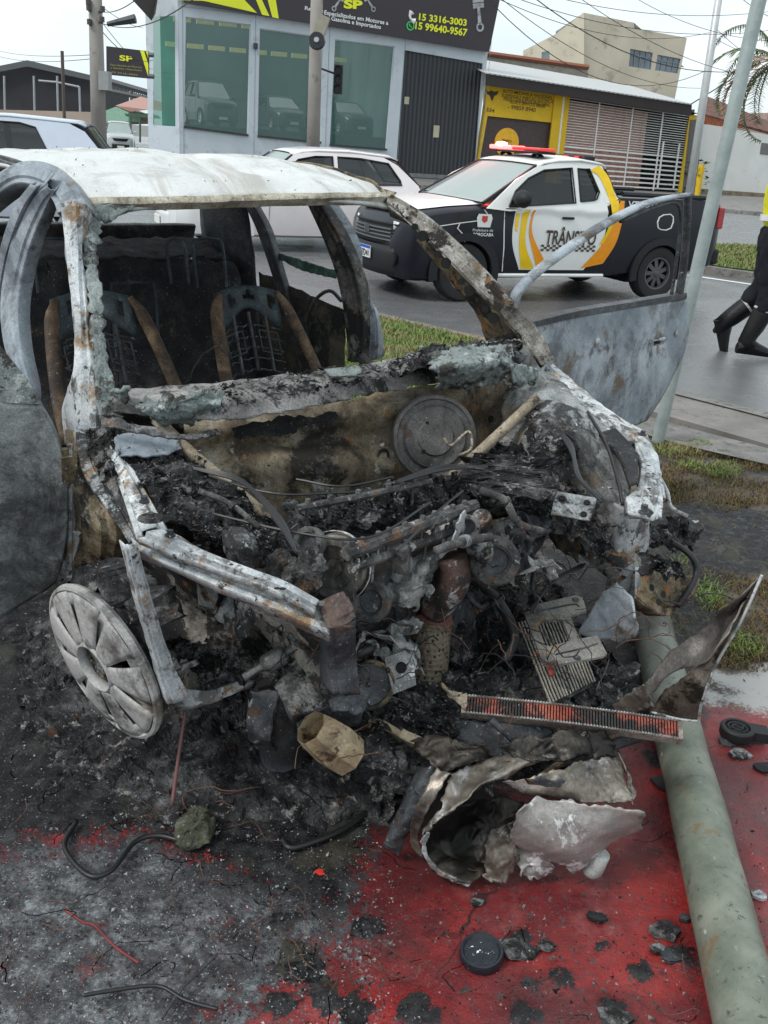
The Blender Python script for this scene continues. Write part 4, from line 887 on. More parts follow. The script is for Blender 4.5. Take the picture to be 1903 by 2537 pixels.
for sd_ in (1, -1):
    m = MB(); skin(m, [(-.455, 1.03), (-.46, .8), (-.48, .6), (-.50, .36)], [(-1.84, 1.12), (-1.86, .9), (-1.80, .6), (-1.62, .36)], 20, 16, .003, sd_)
    skin(m, [(-1.84, 1.10), (-1.80, 1.2)], [(-2.02, 1.17), (-1.99, 1.2)], 4, 4, .003, sd_)
    door = obj('door', m, M_PW, pk, smooth=True)
    m = MB(); skin(m, [(-.455, 1.03), (-.46, .8), (-.48, .6), (-.50, .36)], [(-.60, 1.03), (-.57, .8), (-.60, .6), (-.72, .36)], 14, 5, .006, sd_); obj('livery_black', m, M_PB, door, smooth=True)
    m = MB(); skin(m, [(-.69, 1.02), (-.67, .8), (-.68, .62), (-.74, .37)], [(-.78, 1.02), (-.745, .8), (-.77, .62), (-.92, .37)], 16, 4, .008, sd_)
    skin(m, [(-1.62, 1.47), (-1.74, 1.42), (-1.84, 1.25), (-1.9, 1.05), (-1.88, .85), (-1.78, .65)], [(-1.76, 1.53), (-1.88, 1.42), (-1.95, 1.25), (-2.02, 1.08), (-2.01, .9), (-1.95, .7)], 26, 4, .008, sd_)
    skin(m, [(-.62, 1.02), (-.60, .9), (-.60, .8)], [(-.665, 1.02), (-.645, .9), (-.63, .78)], 8, 3, .008, sd_); obj('yellow_stripe_pattern', m, M_PY, door, smooth=True)
    m = MB(); skin(m, [(-.82, 1.02), (-.79, .85), (-.81, .7), (-.95, .39)], [(-.85, 1.02), (-.82, .85), (-.87, .7), (-1.09, .41)], 16, 4, .009, sd_)
    skin(m, [(-2.02, 1.16), (-1.97, .95), (-1.84, .68), (-1.57, .38)], [(-2.08, 1.16), (-2.07, .95), (-2.02, .68), (-1.88, .44)], 18, 4, .0095, sd_); obj('orange_stripe_pattern', m, M_PO, door, smooth=True)
    m = MB()  # writing
    if sd_ == 1: lettering(m, 'TRÂNSITO', (-1.02, bodyv(-1.3, .7) + .012, .655), (-1, 0, 0), (0, 0, 1), .15, .022, width=.70, shear=.08)
    else: lettering(m, 'TRÂNSITO', (-1.72, -bodyv(-1.3, .7) - .012, .655), (1, 0, 0), (0, 0, 1), .135, .035, width=.70)
    for r_ in range(3):
        for k in range(19):
            if (k + r_) % 2: continue
            u = -.97 - k * .04; z = .575 + r_ * .024; y = sd_ * (bodyv(u, z) + .012); m.add([(u, y, z), (u - .04, y, z), (u - .04, y, z + .024), (u, y, z + .024)], [(0, 1, 2, 3)])
    obj('lettering', m, M_LET, door)
    m = MB(); m.box((-1.30, sd_ * .88, .945), (.16, .025, .028)); obj('handle', m, M_BLKP, door, bevel=.008)
    mr = MB(); mr.lathe([(0, .10), (.06, .09), (.10, .05), (.115, 0), (.10, -.03), (0, -.04)], (-.60, sd_ * .99, 1.14), Matrix.Rotation(math.radians(90), 3, 'Y') @ Matrix.Diagonal((.85, 1.25, 1)), 18)
    mr.tube([(-.62, sd_ * .84, 1.06), (-.6, sd_ * .95, 1.09)], .03, 6); obj('door_mirror', mr, M_BLKP, pk, smooth=True)
    m = MB(); m.tube([(-.43, sd_ * .86, .30), (-1.9, sd_ * .86, .30)], .022, 6); obj('sill_line', m, M_PW, pk)
m = MB()   # white outlines on the front wing and fuel flap
def wl(pts, r=.006): m.tube([(u, bodyv(u, z) + .006, z) for u, z in pts], r, 4)
wl([(-.455, 1.03), (-.46, .8), (-.48, .6), (-.50, .34)]); wl([(-.2, 1.0), (-.25, .95), (-.22, .90), (.15, .85), (.45, .80)]); wl([(.1, .86), (.13, .80), (.05, .73), (.03, .66)])
wl([(-2.62, .87), (-2.60, .93), (-2.62, .99), (-2.68, 1.02), (-2.78, 1.03), (-2.83, 1.0), (-2.84, .94), (-2.82, .87), (-2.75, .845), (-2.66, .85), (-2.62, .87)], .008)
obj('white_outline', m, M_PW, pk)
m = MB(); lettering(m, 'VTR 021', (-2.13, bodyv(-2.3, 1.1) + .008, 1.09), (-1, 0, 0), (0, 0, 1), .07, .02, width=.42); obj('lettering', m, M_PW, pk)
m = MB(); y = bodyv(-.2, .85) + .006   # city crest: white shield, red centre, name below
m.add([(-.12, y, .96), (-.28, y, .96), (-.30, y, .92), (-.28, y, .82), (-.12, y, .82), (-.10, y, .92)], [tuple(range(6))]); lettering(m, 'Prefeitura de', (-.06, y, .775), (-1, 0, 0), (0, 0, 1), .028, .0, width=.26); lettering(m, 'SOROCABA', (-.07, y, .725), (-1, 0, 0), (0, 0, 1), .034, .02, width=.26); cr_ = obj('crest', m, M_PW, pk)
m = MB(); m.add([(-.165, y + .004, .94), (-.235, y + .004, .94), (-.235, y + .004, .89), (-.20, y + .004, .865), (-.165, y + .004, .89)], [tuple(range(5))]); obj('crest_shield', m, mat('crest_red', (.6, .04, .03), .5), cr_)
# front end
def fr(y, z, o=0): return Vector((.77 - .12 * (abs(y) / .7) ** 2 + o, y, z))
m = MB(); m.grid([[fr(-.60 + .12 * k, z, .02 + .015 * math.sin(i * 1.57)) for k in range(11)] for i, z in enumerate((.58, .63, .70, .76, .80))]); gr_ = obj('grille', m, M_BLKP, pk, solid=.03)
m = MB()
for z in (.62, .66, .70, .74): m.tube([fr(-.5 + .1 * k, z, .05) for k in range(11)], .009, 4)
obj('grille_bar', m, mat('grille_grey', (.13, .135, .14), .4), gr_)
m = MB()
for k in (-.045, -.015, .015, .045): m.box(fr(k, .71, .065), (.012, .014, .10), Matrix.Rotation(.25, 3, 'X'))
obj('badge', m, mat('badge_chrome', (.6, .6, .6), .2, metal=1), gr_)
for sd_ in (1, -1):
    m = MB(); m.grid([[Vector((.725 - .06 * k * k * .6, sd_ * (.50 + .085 * k), z - .012 * k + .04 * i)) for k in range(5)] for i, z in enumerate((.74, .745, .75))]); obj('headlight', m, M_LAMP, pk, smooth=True, solid=.03)
    m = MB(); m.lathe([(0, 0), (.06, 0), (.07, .03)], (.74, sd_ * .60, .43), Matrix.Rotation(math.radians(90), 3, 'Y'), 14); obj('fog_lamp', m, M_HOLE, pk)
    m = MB(); m.box((-3.62, sd_ * .80, 1.0), (.10, .07, .26)); obj('tail_light', m, M_RLAMP, pk, bevel=.02)
    m = MB(); m.box((-1.62, sd_ * .36, 1.25), (.12, .24, .2)); m.box((-1.60, sd_ * .36, 1.12), (.14, .44, .3)); obj('seat', m, mat('seat_grey', (.05, .05, .055), .9), pk, bevel=.05)
m = MB(); m.grid([[fr(-.72 + .144 * k, z, (.05, .07, .06, .0)[i]) - Vector((.10 * max(0, abs(-.72 + .144 * k) - .6) / .12, 0, 0)) for k in range(11)] for i, z in enumerate((.56, .48, .32, .24))]); bp_ = obj('bumper', m, M_BLKP, pk, smooth=True, solid=.03, auto=50)
m = MB(); m.box((.865, .0, .46), (.014, .40, .13)); pl_ = obj('number_plate', m, M_WHITE, pk)
m = MB(); m.box((.8735, 0, .51), (.006, .40, .03)); obj('plate_band', m, mat('plate_blue', (.01, .08, .5), .5), pl_)
m = MB(); lettering(m, 'ERX7D41', (.874, -.18, .41), (0, 1, 0), (0, 0, 1), .07, .02, width=.36); obj('lettering', m, M_LET, pl_)
m = MB(); m.box((-3.72, 0, .52), (.12, 1.5, .2)); obj('rear_bumper', m, M_BLKP, pk, bevel=.04)
m = MB(); m.tube([(-2.06, -.80, 1.24), (-2.06, .80, 1.24)], .03, 6); m.tube([(-2.06, .83, 1.23), (-3.5, .82, 1.23)], .03, 6); m.tube([(-2.06, -.83, 1.23), (-3.5, -.82, 1.23)], .03, 6); obj('bed_rail', m, M_BLKP, pk)
# roof light bar and small rear lights
lb = MB(); lb.box((-1.12, 0, 1.625), (.26, 1.1, .03)); lbar = obj('light_bar', lb, M_BLKP, pk, bevel=.01)
m = MB(); m.box((-1.12, -.33, 1.663), (.22, .5, .045)); obj('red_lens', m, mat('lens_lit', (.6, .04, .04), .15, emit=(1, .05, .05), estr=9), lbar, bevel=.015)
m = MB(); m.box((-1.12, .26, 1.66), (.22, .62, .035)); obj('red_lens', m, mat('lens_red', (.6, .05, .05), .15, emit=(1, .03, .02), estr=.25), lbar, bevel=.015)
m = MB(); m.lathe([(0, .04), (.06, .03), (.075, 0), (0, 0)], (-1.05, -.35, 1.685), None, 12); obj('beacon', m, mat('beacon_hot', (1, .3, .2), .3, emit=(1, .12, .05), estr=60), lbar)
m = MB(); m.tube([(-1.05, .35, 1.58), (-1.12, .35, 1.62)], .02, 6); m.tube([(-1.2, .35, 1.58), (-1.12, .35, 1.62)], .02, 6); m.tube([(-1.05, -.35, 1.58), (-1.12, -.35, 1.62)], .02, 6); m.tube([(-1.2, -.35, 1.58), (-1.12, -.35, 1.62)], .02, 6); obj('bracket', m, M_BLKP, lbar)
m = MB(); m.box((-1.80, 0, 1.59), (.16, .9, .07)); rb = obj('rear_spoiler', m, M_BLKP, pk, bevel=.02)
for y in (.1, .32): m = MB(); m.box((-1.79, y, 1.60), (.19, .1, .035)); obj('marker_lamp', m, M_RLAMP, rb)
ll = bpy.data.lights.new('beacon_glow', 'POINT'); ll.energy = 26; ll.color = (1, .05, .04); ll.shadow_soft_size = .07
lo = bpy.data.objects.new('beacon_glow', ll); sc.collection.objects.link(lo); lo.parent = lbar; lo.location = (-1.05, -.3, 1.80)

# ------------------------------------------------------------------ white hatchback behind the wreck
def hatch(name, label, cat, loc, yaw, pm, scale=1.0, H=1.47, L=3.9, rim=M_ALLOY, group=None, tall=0, glass=None, pick=False, dp=.40):
    T = thing(name, label, cat, loc, yaw); k = tall; glass = glass or M_CG
    wb = L * .63; re = -(L - .78)
    st = [(.80, .55, .28, .55, .62), (.76, .70, .2, .62 + k, .74 + k), (.55, .79, .19, .74 + k, .88 + k), (.1, .82, .2, .84 + k, .95 + k), (-.35, .83, .2, .89 + k, .99 + k), (-.6, .83, .2, .90 + k, .92 + k), (-1.8, .83, .2, .93 + k, .95 + k), (-wb, .82, .22, .96 + k, .98 + k), (re + .2, .78, .25, .95 + k, .98 + k), (re, .70, .3, .86 + k, .90 + k), (re - .04, .6, .35, .7, .75)]
    car_body(T, st, [pm, M_INTC], (0, -wb), .3 + k * .2, (-.55, re + .3)); arches(T, (0, -wb), .3 + k * .2, .83, M_BLKP if k else pm, .05, .006)
    for u in (0, -wb):
        for sd_ in (1, -1): wheel(T, u, sd_ * .73, .3 + k * .2, .19, rim, 6, sd_, .66)
    zb = .92 + k; zr = H
    ur = re + .55 if not pick else -2.2
    so = [(-.42, zb - .01), (-1.02, zr - .07), (-1.3, zr - .01), (-1.9, zr), (ur + .12, zr - .04), (ur - .1, zr - .14), (re + .12, zb + .10), (re + .06, zb - .05)] if not pick else [(-.42, zb - .01), (-1.02, zr - .07), (-1.3, zr), (-2.1, zr - .03), (-2.4, zb + .05), (-2.4, zb - .04)]
    if pick: hol = [[(-.66, zb + .05), (-1.08, zr - .12), (-1.45, zr - .08), (-1.45, zb + .06)], [(-1.53, zb + .06), (-1.53, zr - .08), (-2.05, zr - .10), (-2.25, zb + .09)]]
    else: hol = [[(-.66, zb + .04), (-1.08, zr - .13), (-1.35, zr - .075), (-1.62, zr - .065), (-1.62, zb + .06)], [(-1.70, zb + .065), (-1.70, zr - .065), (-2.05, zr - .07), (ur + .05 + dp - .4, zr - .12), (re + dp + .02, zb + .16), (re + dp, zb + .10)]]
    cabin_side(T, so, hol, zb, zr, .80, .60, pm, glass)
    e = ur if not pick else -2.1
    roofgrid(T, [(-1.0, zr - .07), (-1.15, zr - .03), (-1.4, zr), (-1.9, zr + .01), (e, zr - .03), (e - .12, zr - .07)], .61, pm)
    screen(T, (-.40, .76, zb + .03), (-1.03, .58, zr - .06), M_WS, 'windscreen'); screen(T, (re + .08 if not pick else -2.42, .72, zb + .08), (e - .12, .58, zr - .08), glass, 'rear_window', .03)
    for sd_ in (1, -1):
        m = MB(); m.grid([[Vector((.72 - .05 * j * j * .5, sd_ * (.40 + .09 * j), .62 + k * .9 + .06 * i)) for j in range(5)] for i in range(3)]); obj('headlight', m, M_LAMP, T, smooth=True, solid=.04)
        m = MB(); m.box((re - .0, sd_ * .66, .80 + k), (.10, .13, .22)); obj('tail_light', m, M_RLAMP, T, bevel=.02)
        m = MB(); m.box((-1.45, sd_ * .835, .78 + k), (.14, .02, .025)); m.box((-1.6 - .9, sd_ * .835, .80 + k), (.12, .02, .025)); obj('handle', m, pm, T, bevel=.005)
        m = MB(); m.lathe([(0, .06), (.05, .05), (.075, 0), (0, -.02)], (-.62, sd_ * .93, zb + .10), Matrix.Rotation(math.radians(90), 3, 'Y') @ Matrix.Diagonal((.8, 1.3, 1)), 14); obj('door_mirror', m, pm, T, smooth=True)
        m = MB()
        for u in (-.6, -1.66, -2.6): m.tube([(u, sd_ * .815, .3), (u, sd_ * .832, .55), (u - .02, sd_ * .826, zb - .05)], .004, 4)
        obj('door_gap', m, M_HOLE, T)
    m = MB(); m.grid([[Vector((.83 - .1 * (j / 4) ** 2, .12 * j, z)) for j in range(-4, 5)] for z in (.5 + k, .58 + k, .66 + k)]); obj('grille', m, M_BLKP, T, solid=.03)
    m = MB(); m.grid([[Vector((.86 - .16 * (j / 6) ** 2, .118 * j, z)) for j in range(-6, 7)] for z in (.2, .3, .44, .5)]); obj('bumper', m, M_BLKP if k else pm, T, smooth=True, solid=.03)
    m = MB(); m.box((.88, 0, .36), (.012, .4, .12)); obj('number_plate', m, M_WHITE, T)
    for y in (.34, -.34): m = MB(); m.box((-1.5, y, zb + .12), (.12, .42, .5)); m.box((-1.52, y, zb + .42), (.09, .22, .14)); obj('seat', m, mat('seat_grey', (.05, .05, .055)), T, bevel=.04)
    return T
M_WCAR = paint('car_white', (.74, .75, .75)); M_SILV = paint('car_silver_blue', (.55, .6, .68), metal=.3); M_SIL2 = paint('car_silver', (.5, .52, .52), metal=.4)
hatch('hatchback', 'white two box hatchback passing behind the roof of the burnt car', 'car', (-2.85, 15.1, 0), math.radians(204), M_WCAR, H=1.44)
hatch('suv', 'silver blue suv with dark windows in front of the warehouse and boundary wall', 'car', (-7.85, 15.2, 0), math.radians(192), M_SILV, H=1.63, L=4.2, tall=.08, dp=.95)
fpk = aty(*za(530, 652), 60)
hatch('pickup_truck', 'distant silver pickup with roof rack driving towards the camera past the bus shelter', 'pickup truck', (fpk.x - .2, 60, -.02), math.radians(-72), M_SIL2, H=1.7, L=4.4, tall=.16, pick=True)
# cars parked behind the teal windows
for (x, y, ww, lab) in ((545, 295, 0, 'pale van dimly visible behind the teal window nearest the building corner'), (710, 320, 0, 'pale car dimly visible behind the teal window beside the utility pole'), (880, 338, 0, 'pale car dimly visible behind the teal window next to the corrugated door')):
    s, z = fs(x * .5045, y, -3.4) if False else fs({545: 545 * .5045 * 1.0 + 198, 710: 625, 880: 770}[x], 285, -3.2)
    p = fw(s, .1, -3.6); hatch('parked_car', lab, 'car', (p.x, p.y, 1.75), math.radians(-62), paint('car_shade_teal', (.035, .06, .06)), H=1.9 if x == 545 else 1.5, tall=.25 if x == 545 else .05)  # pale cars painted dark teal; their dimness behind glass is in the paint
# shrub by the bollard
sh_c = atp(*zz(1365, 720), FP0 + FN * 1.5, FN); m = MB(); R6 = random.Random(8)
for k in range(160):
    p = sh_c + Vector((R6.gauss(0, .28), R6.gauss(0, .28), R6.uniform(-.9, .7))); a = R6.uniform(0, 6.28); d = Vector((math.cos(a), math.sin(a), R6.uniform(-.4, .6))) * .2; s_ = Vector((-d.y, d.x, 0)) * .5; m.add([p, p + d * .5 + s_, p + d, p + d * .5 - s_], [(0, 1, 2, 3)])
obj('foliage', m, mat('shrub_leaf', (.06, .1, .03), .6, var=.5, scale=4), sh, world=True)
m = MB(); b_ = atp(*zz(1368, 700), FP0 + FN * 1.2, FN); m.tube([Vector((b_.x, b_.y, .1)), Vector((b_.x, b_.y, .1)) + Vector((0, 0, .5))], .05, 8); obj('stem', m, M_WD, sh, world=True)
m = MB(); c = atp(*zz(1371, 770), FP0 + FN * 2, FN); m.tube([Vector((c.x, c.y, .1)), Vector((c.x, c.y, 1.5))], .16, 10); obj('bollard', m, M_YW, None, label='yellow bollard standing before the white house wall', cat='bollard')

# ------------------------------------------------------------------ walking traffic agent (cropped by the frame)
def skin_fig(name, joints, edges, mat_, parent, root=0, sub=2):
    me = bpy.data.meshes.new(name); Mi = ORG[parent.name].inverted(); me.from_pydata([Mi @ Vector(j[0]) for j in joints], edges, [])
    o = bpy.data.objects.new(name, me); sc.collection.objects.link(o); o.parent = parent; ORG[o.name] = ORG[parent.name]
    md = o.modifiers.new('skin', 'SKIN'); md.use_smooth_shade = True
    for i, j in enumerate(joints): r = j[1]; me.skin_vertices[0].data[i].radius = r if hasattr(r, '__len__') else (r, r)
    me.skin_vertices[0].data[root].use_root = True
    s_ = o.modifiers.new('sub', 'SUBSURF'); s_.levels = sub; s_.render_levels = sub; me.materials.append(mat_); return o
PYY = atz(1615, 768, 0).y
def pj(x, y, dy=0): return aty(x, y, PYY + dy)
per = thing('person', 'walking person in yellow safety vest, black trousers and tall black boots on the wet road', 'person', (pj(1630, 768).x, PYY, 0))
WD = Vector((1, 0, 0))
M_TROU = mat('trousers_black', (.012, .013, .018), .9, bump=1.0, bscale=9, spec=.2); M_VEST = mat('vest_yellow', (.75, .72, .02), .7, bump=.3, bscale=20); M_BOOT = mat('boot_black', (.006, .006, .007), .5, bump=.5, bscale=25, spec=.28); M_SKIN = mat('skin', (.35, .2, .14), .6)
J = [(pj(1678, 515), (.17, .13)), (pj(1676, 545, -.08), .135), (pj(1666, 630, -.09), .118), (pj(1648, 684, -.09), .10),
     (pj(1670, 545, .09), .13), (pj(1652, 618, .12), .118), (pj(1610, 662, .14), .10), (pj(1676, 475), (.155, .12))]
tr_ = skin_fig('trousers', J, [(0, 1), (1, 2), (2, 3), (0, 4), (4, 5), (5, 6), (0, 7)], M_TROU, per, sub=3)
tex = bpy.data.textures.new('cloth_folds', 'CLOUDS'); tex.noise_scale = .11; tex.noise_depth = 2
md = tr_.modifiers.new('folds', 'DISPLACE'); md.texture = tex; md.strength = .06; md.mid_level = .45; md.texture_coords = 'LOCAL'
# near leg planted: boot from shin to ground
def boot(knee, ankle, heel, toe, nm='boot'):
    m = MB(); m.tube([knee, knee.lerp(ankle, .25), knee.lerp(ankle, .6), ankle, ankle + (heel.lerp(toe, .25) + Vector((0, 0, .06)) - ankle) * .9], [.088, .09, .082, .072, .07], 20); crumple([m.v], .022, 16, 3); o = obj(nm, m, M_BOOT, per, world=True, smooth=True)
    m = MB(); d = (toe - heel).normalized(); sd_ = d.cross(Vector((0, 0, 1))).normalized(); up3 = sd_.cross(d).normalized(); G_ = []
    for t, h, wd_ in ((-.05, .10, .045), (.0, .15, .058), (.07, .15, .06), (.14, .115, .058), (.21, .09, .06), (.27, .07, .055), (.31, .04, .035)):
        r_ = []
        for k in range(10): g = k * math.tau / 9; r_.append(heel + d * t + sd_ * math.cos(g) * wd_ + up3 * (h / 2 + math.sin(g) * h / 2))
        G_.append(r_)
    m.grid(G_); m.add(G_[0][:9], [tuple(range(9))]); m.add(G_[-1][:9], [tuple(range(9))]); obj('foot', m, M_BOOT, o, world=True, smooth=True)
    m = MB(); m.lathe([(.08, 0), (.094, .0), (.094, .02), (.08, .02)], knee.lerp(ankle, .10), (ankle - knee).to_track_quat('Z', 'Y').to_matrix(), 16); obj('reflective_cuff', m, mat('cuff_grey', (.4, .4, .38), .5), o, world=True)
boot(pj(1656, 660, -.09), pj(1612, 738, -.09), pj(1600, 764, -.09), pj(1660, 772, -.09))
boot(pj(1622, 655, .14), pj(1552, 706, .16), pj(1543, 704, .16), pj(1556, 762, .16))
J = [(pj(1677, 500), (.16, .125)), (pj(1679, 455), (.17, .12)), (pj(1682, 400), (.17, .11)), (pj(1682, 385, -.18), .075), (pj(1700, 450, -.24), .055), (pj(1682, 385, .18), .075), (pj(1668, 455, .24), .055)]
skin_fig('vest', J, [(0, 1), (1, 2), (2, 3), (3, 4), (2, 5), (5, 6)], M_VEST, per)
m = MB(); m.lathe([(.150, 0), (.158, .0), (.158, .05), (.150, .05)], pj(1681, 478), None, 24); obj('reflective_band', m, mat('band_silver', (.6, .6, .62), .3), per, world=True)
J = [(pj(1684, 372), .055), (pj(1688, 350), .052), (pj(1692, 328), (.095, .08)), (pj(1693, 306), (.085, .075)), (pj(1708, 330), .02)]
skin_fig('head', J, [(0, 1), (1, 2), (2, 3), (2, 4)], M_SKIN, per)
for sg, ex, ey, wx, wy in ((-1, 1700, 450, 1730, 505), (1, 1672, 458, 1690, 512)):
    e = pj(ex, ey, sg * .24); w_ = pj(wx, wy, sg * .24); J = [(e, .045), (w_, .03), (w_ + Vector((0, 0, -.05)) + WD * .02, (.035, .02))]; ed = [(0, 1), (1, 2)]
    for k in range(4): J.append((w_ + Vector((0, 0, -.13 + .006 * abs(k - 1))) + WD * (.045 - .024 * k), .009)); ed.append((2, 3 + k))
    J.append((w_ + Vector((0, 0, -.09)) + WD * .075, .009)); ed.append((2, 7)); skin_fig('arm', J, ed, M_SKIN, per)
m = MB(); m.lathe([(.0, .125), (.06, .115), (.1, .06), (.105, 0), (.1, -.01)], pj(1693, 310), None, 16); m.tube([pj(1708, 312), pj(1724, 315)], [.07, .05], 8, flat=.15); obj('cap', m, M_TROU, per, world=True, smooth=True)

# ================================================================== THE BURNT CAR
CO = Vector((.098, 2.337, 0)); CY = math.radians(-54)
CF = Vector((math.cos(CY), math.sin(CY), 0)); CL = Vector((-math.sin(CY), math.cos(CY), 0))
def K(u, v, w): return CO + CF * u + CL * v + Vector((0, 0, w))
def cc(px, py, k, val):
    """where the sight line through (px, py) meets the car's own plane u, v or height w = val"""
    if k == 'w': return atz(px, py, val)
    n = CF if k == 'u' else CL
    return atp(px, py, CO + n * val, n)
def PT(t):
    if len(t) == 3: return K(*t)
    if len(t) == 5: return cc(t[0], t[1], 'w', t[2])
    return cc(*t)
def PL(L): return [PT(t) for t in L]
bc = thing('burnt_car', 'burnt out pale hatchback wreck with open doors and stripped engine bay', 'car', CO, CY)
R9 = random.Random(21); Rw0 = random.Random(31)
WHT, PGR, BGR, SOOT, RUST, OCH, BRN = (.72, .73, .72), (.42, .45, .46), (.2, .24, .27), (.018, .018, .02), (.22, .09, .035), (.30, .19, .07), (.10, .065, .035)
M_RF = burnt('roof_bleached', [(.3, (.46, .465, .45)), (.5, (.58, .59, .58)), (.7, (.66, .67, .665))], 3, rough=.6, bump=.1, fine=.1, layers=[((.34, .32, .28), 2.2, .57, .14, 1), ((.45, .36, .24), 5, .66, .1, 2), ((.1, .09, .08), 30, .74, .04, 3)], soot=.2, speck=.1)
M_PL = burnt('metal_bleached', [(.3, (.24, .265, .28)), (.45, (.4, .43, .45)), (.62, (.6, .62, .625))], 7, rough=.55, bump=.16, fine=.2, speck=.5, soot=.35, layers=[((.26, .17, .09), 9, .56, .12, 1), ((.12, .115, .11), 14, .55, .1, 2), ((.03, .03, .03), 40, .62, .05, 3)])
M_PG = burnt('metal_greyed', [(.25, (.06, .065, .07)), (.45, (.2, .215, .22)), (.62, (.38, .4, .41))], 8, rough=.65, bump=.4, fine=.35, layers=[((.2, .11, .05), 7, .55, .12, 1), ((.02, .02, .02), 11, .5, .1, 2), ((.6, .6, .6), 30, .66, .05, 4)])
M_DR = burnt('door_skin', [(.3, (.13, .155, .18)), (.46, (.25, .285, .32)), (.64, (.45, .49, .53))], 3.2, rough=.5, bump=.08, fine=.18, speck=.35, soot=.5, layers=[((.13, .10, .07), 3.4, .57, .13, 1), ((.05, .05, .055), 5, .58, .16, 2)])
M_RU = burnt('metal_rusty', [(.3, (.03, .024, .018)), (.42, (.10, .075, .045)), (.52, (.2, .155, .09)), (.62, (.32, .27, .19)), (.72, (.42, .39, .33))], 9, rough=.75, bump=.35, fine=.3, layers=[((.02, .018, .016), 5, .53, .1, 1), ((.3, .12, .035), 9, .62, .06, 2), ((.4, .38, .33), 12, .64, .08, 3)])
M_BL = burnt('charred', [(.3, (.003, .003, .0035)), (.44, (.012, .012, .013)), (.54, (.045, .045, .047)), (.64, (.13, .13, .13)), (.74, (.26, .255, .25))], 9, rough=.7, spec=.25, soot=0, bump=1.0, bscale=55, fine=.3, layers=[((.26, .25, .24), 24, .60, .07, 1), ((.5, .5, .5), 60, .66, .05, 2), ((.09, .035, .02), 10, .64, .08, 3)])
M_AS = burnt('ash_crust', [(.3, (.02, .02, .021)), (.46, (.09, .09, .09)), (.6, (.24, .235, .23)), (.75, (.46, .45, .44))], 22, rough=.8, bump=1.0, bscale=60, fine=.4, layers=[((.012, .012, .012), 16, .52, .08, 1), ((.18, .1, .05), 9, .6, .08, 2)])
M_DM = burnt('metal_dark', [(.3, (.012, .013, .016)), (.5, (.04, .045, .052)), (.68, (.11, .12, .13))], 10, rough=.5, bump=.3, fine=.3, layers=[((.08, .04, .02), 9, .6, .08, 1), ((.3, .3, .3), 35, .66, .05, 2)])
M_GL = burnt('melted_glass', [(.3, (.12, .145, .14)), (.5, (.2, .235, .225)), (.7, (.33, .37, .355))], 8, rough=.35, bump=.5, fine=.25, soot=.5, layers=[((.05, .05, .045), 14, .56, .06, 1), ((.42, .46, .44), 10, .6, .06, 2)])
M_BE = burnt('aluminium_scorched', [(.28, (.035, .03, .025)), (.42, (.14, .12, .10)), (.55, (.32, .285, .24)), (.7, (.56, .52, .46))], 3.2, rough=.4, metal=.55, bump=.1, fine=.12, speck=.4, layers=[((.02, .018, .015), 4, .54, .1, 1), ((.34, .34, .34), 9, .58, .1, 6)])
M_AG = burnt('aluminium_crazed', [(.3, (.17, .155, .14)), (.5, (.3, .28, .265)), (.7, (.42, .4, .39))], 5, rough=.42, metal=.45, bump=.12, fine=.12, speck=.4, soot=.35, layers=[((.72, .73, .74), 9, .585, .02, 6), ((.3, .2, .12), 6, .62, .1, 2)])
M_TUBE = burnt('bar_tan', [(.3, (.13, .1, .07)), (.55, (.3, .25, .18)), (.7, (.42, .38, .3))], 12, rough=.7, bump=.2, fine=.25, layers=[((.05, .04, .03), 14, .58, .08, 1)])
M_WH = burnt('cover_grey', [(.3, (.27, .27, .26)), (.5, (.37, .37, .36)), (.7, (.46, .46, .45))], 3, rough=.5, bump=.08, fine=.2, speck=.4, soot=.65, layers=[((.08, .075, .07), 6, .57, .12, 1), ((.16, .13, .1), 3, .58, .2, 4)])
M_WIRE2 = mat('burnt_wire', (.09, .045, .03), .7, var=.5, scale=20); M_WIREK = mat('black_hose', (.012, .012, .013), .45)

M_BPL = burnt('pillar_sooty', [(.3, (.03, .03, .03)), (.46, (.10, .095, .085)), (.62, (.24, .23, .21))], 8, rough=.7, layers=[((.14, .08, .04), 7, .56, .1, 1), ((.02, .02, .02), 7, .5, .1, 2)])
M_MOT = burnt('pillar_mottled', [(.3, (.06, .055, .048)), (.44, (.2, .185, .16)), (.56, (.38, .365, .335)), (.7, (.58, .57, .55))], 14, rough=.75, bump=.5, layers=[((.025, .02, .018), 13, .55, .06, 1), ((.22, .12, .05), 10, .6, .08, 2)])
def sheet(name, ctrl, mt, nu=24, nv=24, amp=0, freq=12, seed=1, th=.004, rag=0, rfreq=18, parent=bc, f=catmull, smooth=True, holes=(), label=None, auto=None):
    G_ = surf([PL(r) for r in ctrl], nu, nv, f)
    if amp: crumple(G_, amp, freq, seed)
    if rag: G_ = ragged(G_, rag, rfreq, seed)
    hp = [(PT(h[0]), h[1]) for h in holes]
    m = MB(); m.grid(G_, (lambda i, j, p: all((((G_[i][j] + G_[i + 1][j + 1]) / 2) - c).length > r for c, r in hp)) if hp else None)
    o = obj(name, m, mt, parent, smooth=smooth, world=True, solid=th, label=label, auto=auto); o['_'] = 0; del o['_']
    return o, G_
def pipe(name, pts, r, mt, n=10, parent=bc, k=None, hollow=False, smooth=True, flat=1, up=None, label=None):
    P = PL(pts); P = catmull(P, k or max(2, 6 * (len(P) - 1) + 1)) if len(P) > 2 else P
    rr = r if not hasattr(r, '__len__') else [float(x) for x in np.interp(np.linspace(0, 1, len(P)), np.linspace(0, 1, len(r)), r)]
    m = MB(); m.tube(P, rr, n, caps=not hollow, flat=flat, up=up)
    return obj(name, m, mt, parent, smooth=smooth and n > 4, world=True, solid=.004 if hollow else 0, label=label)
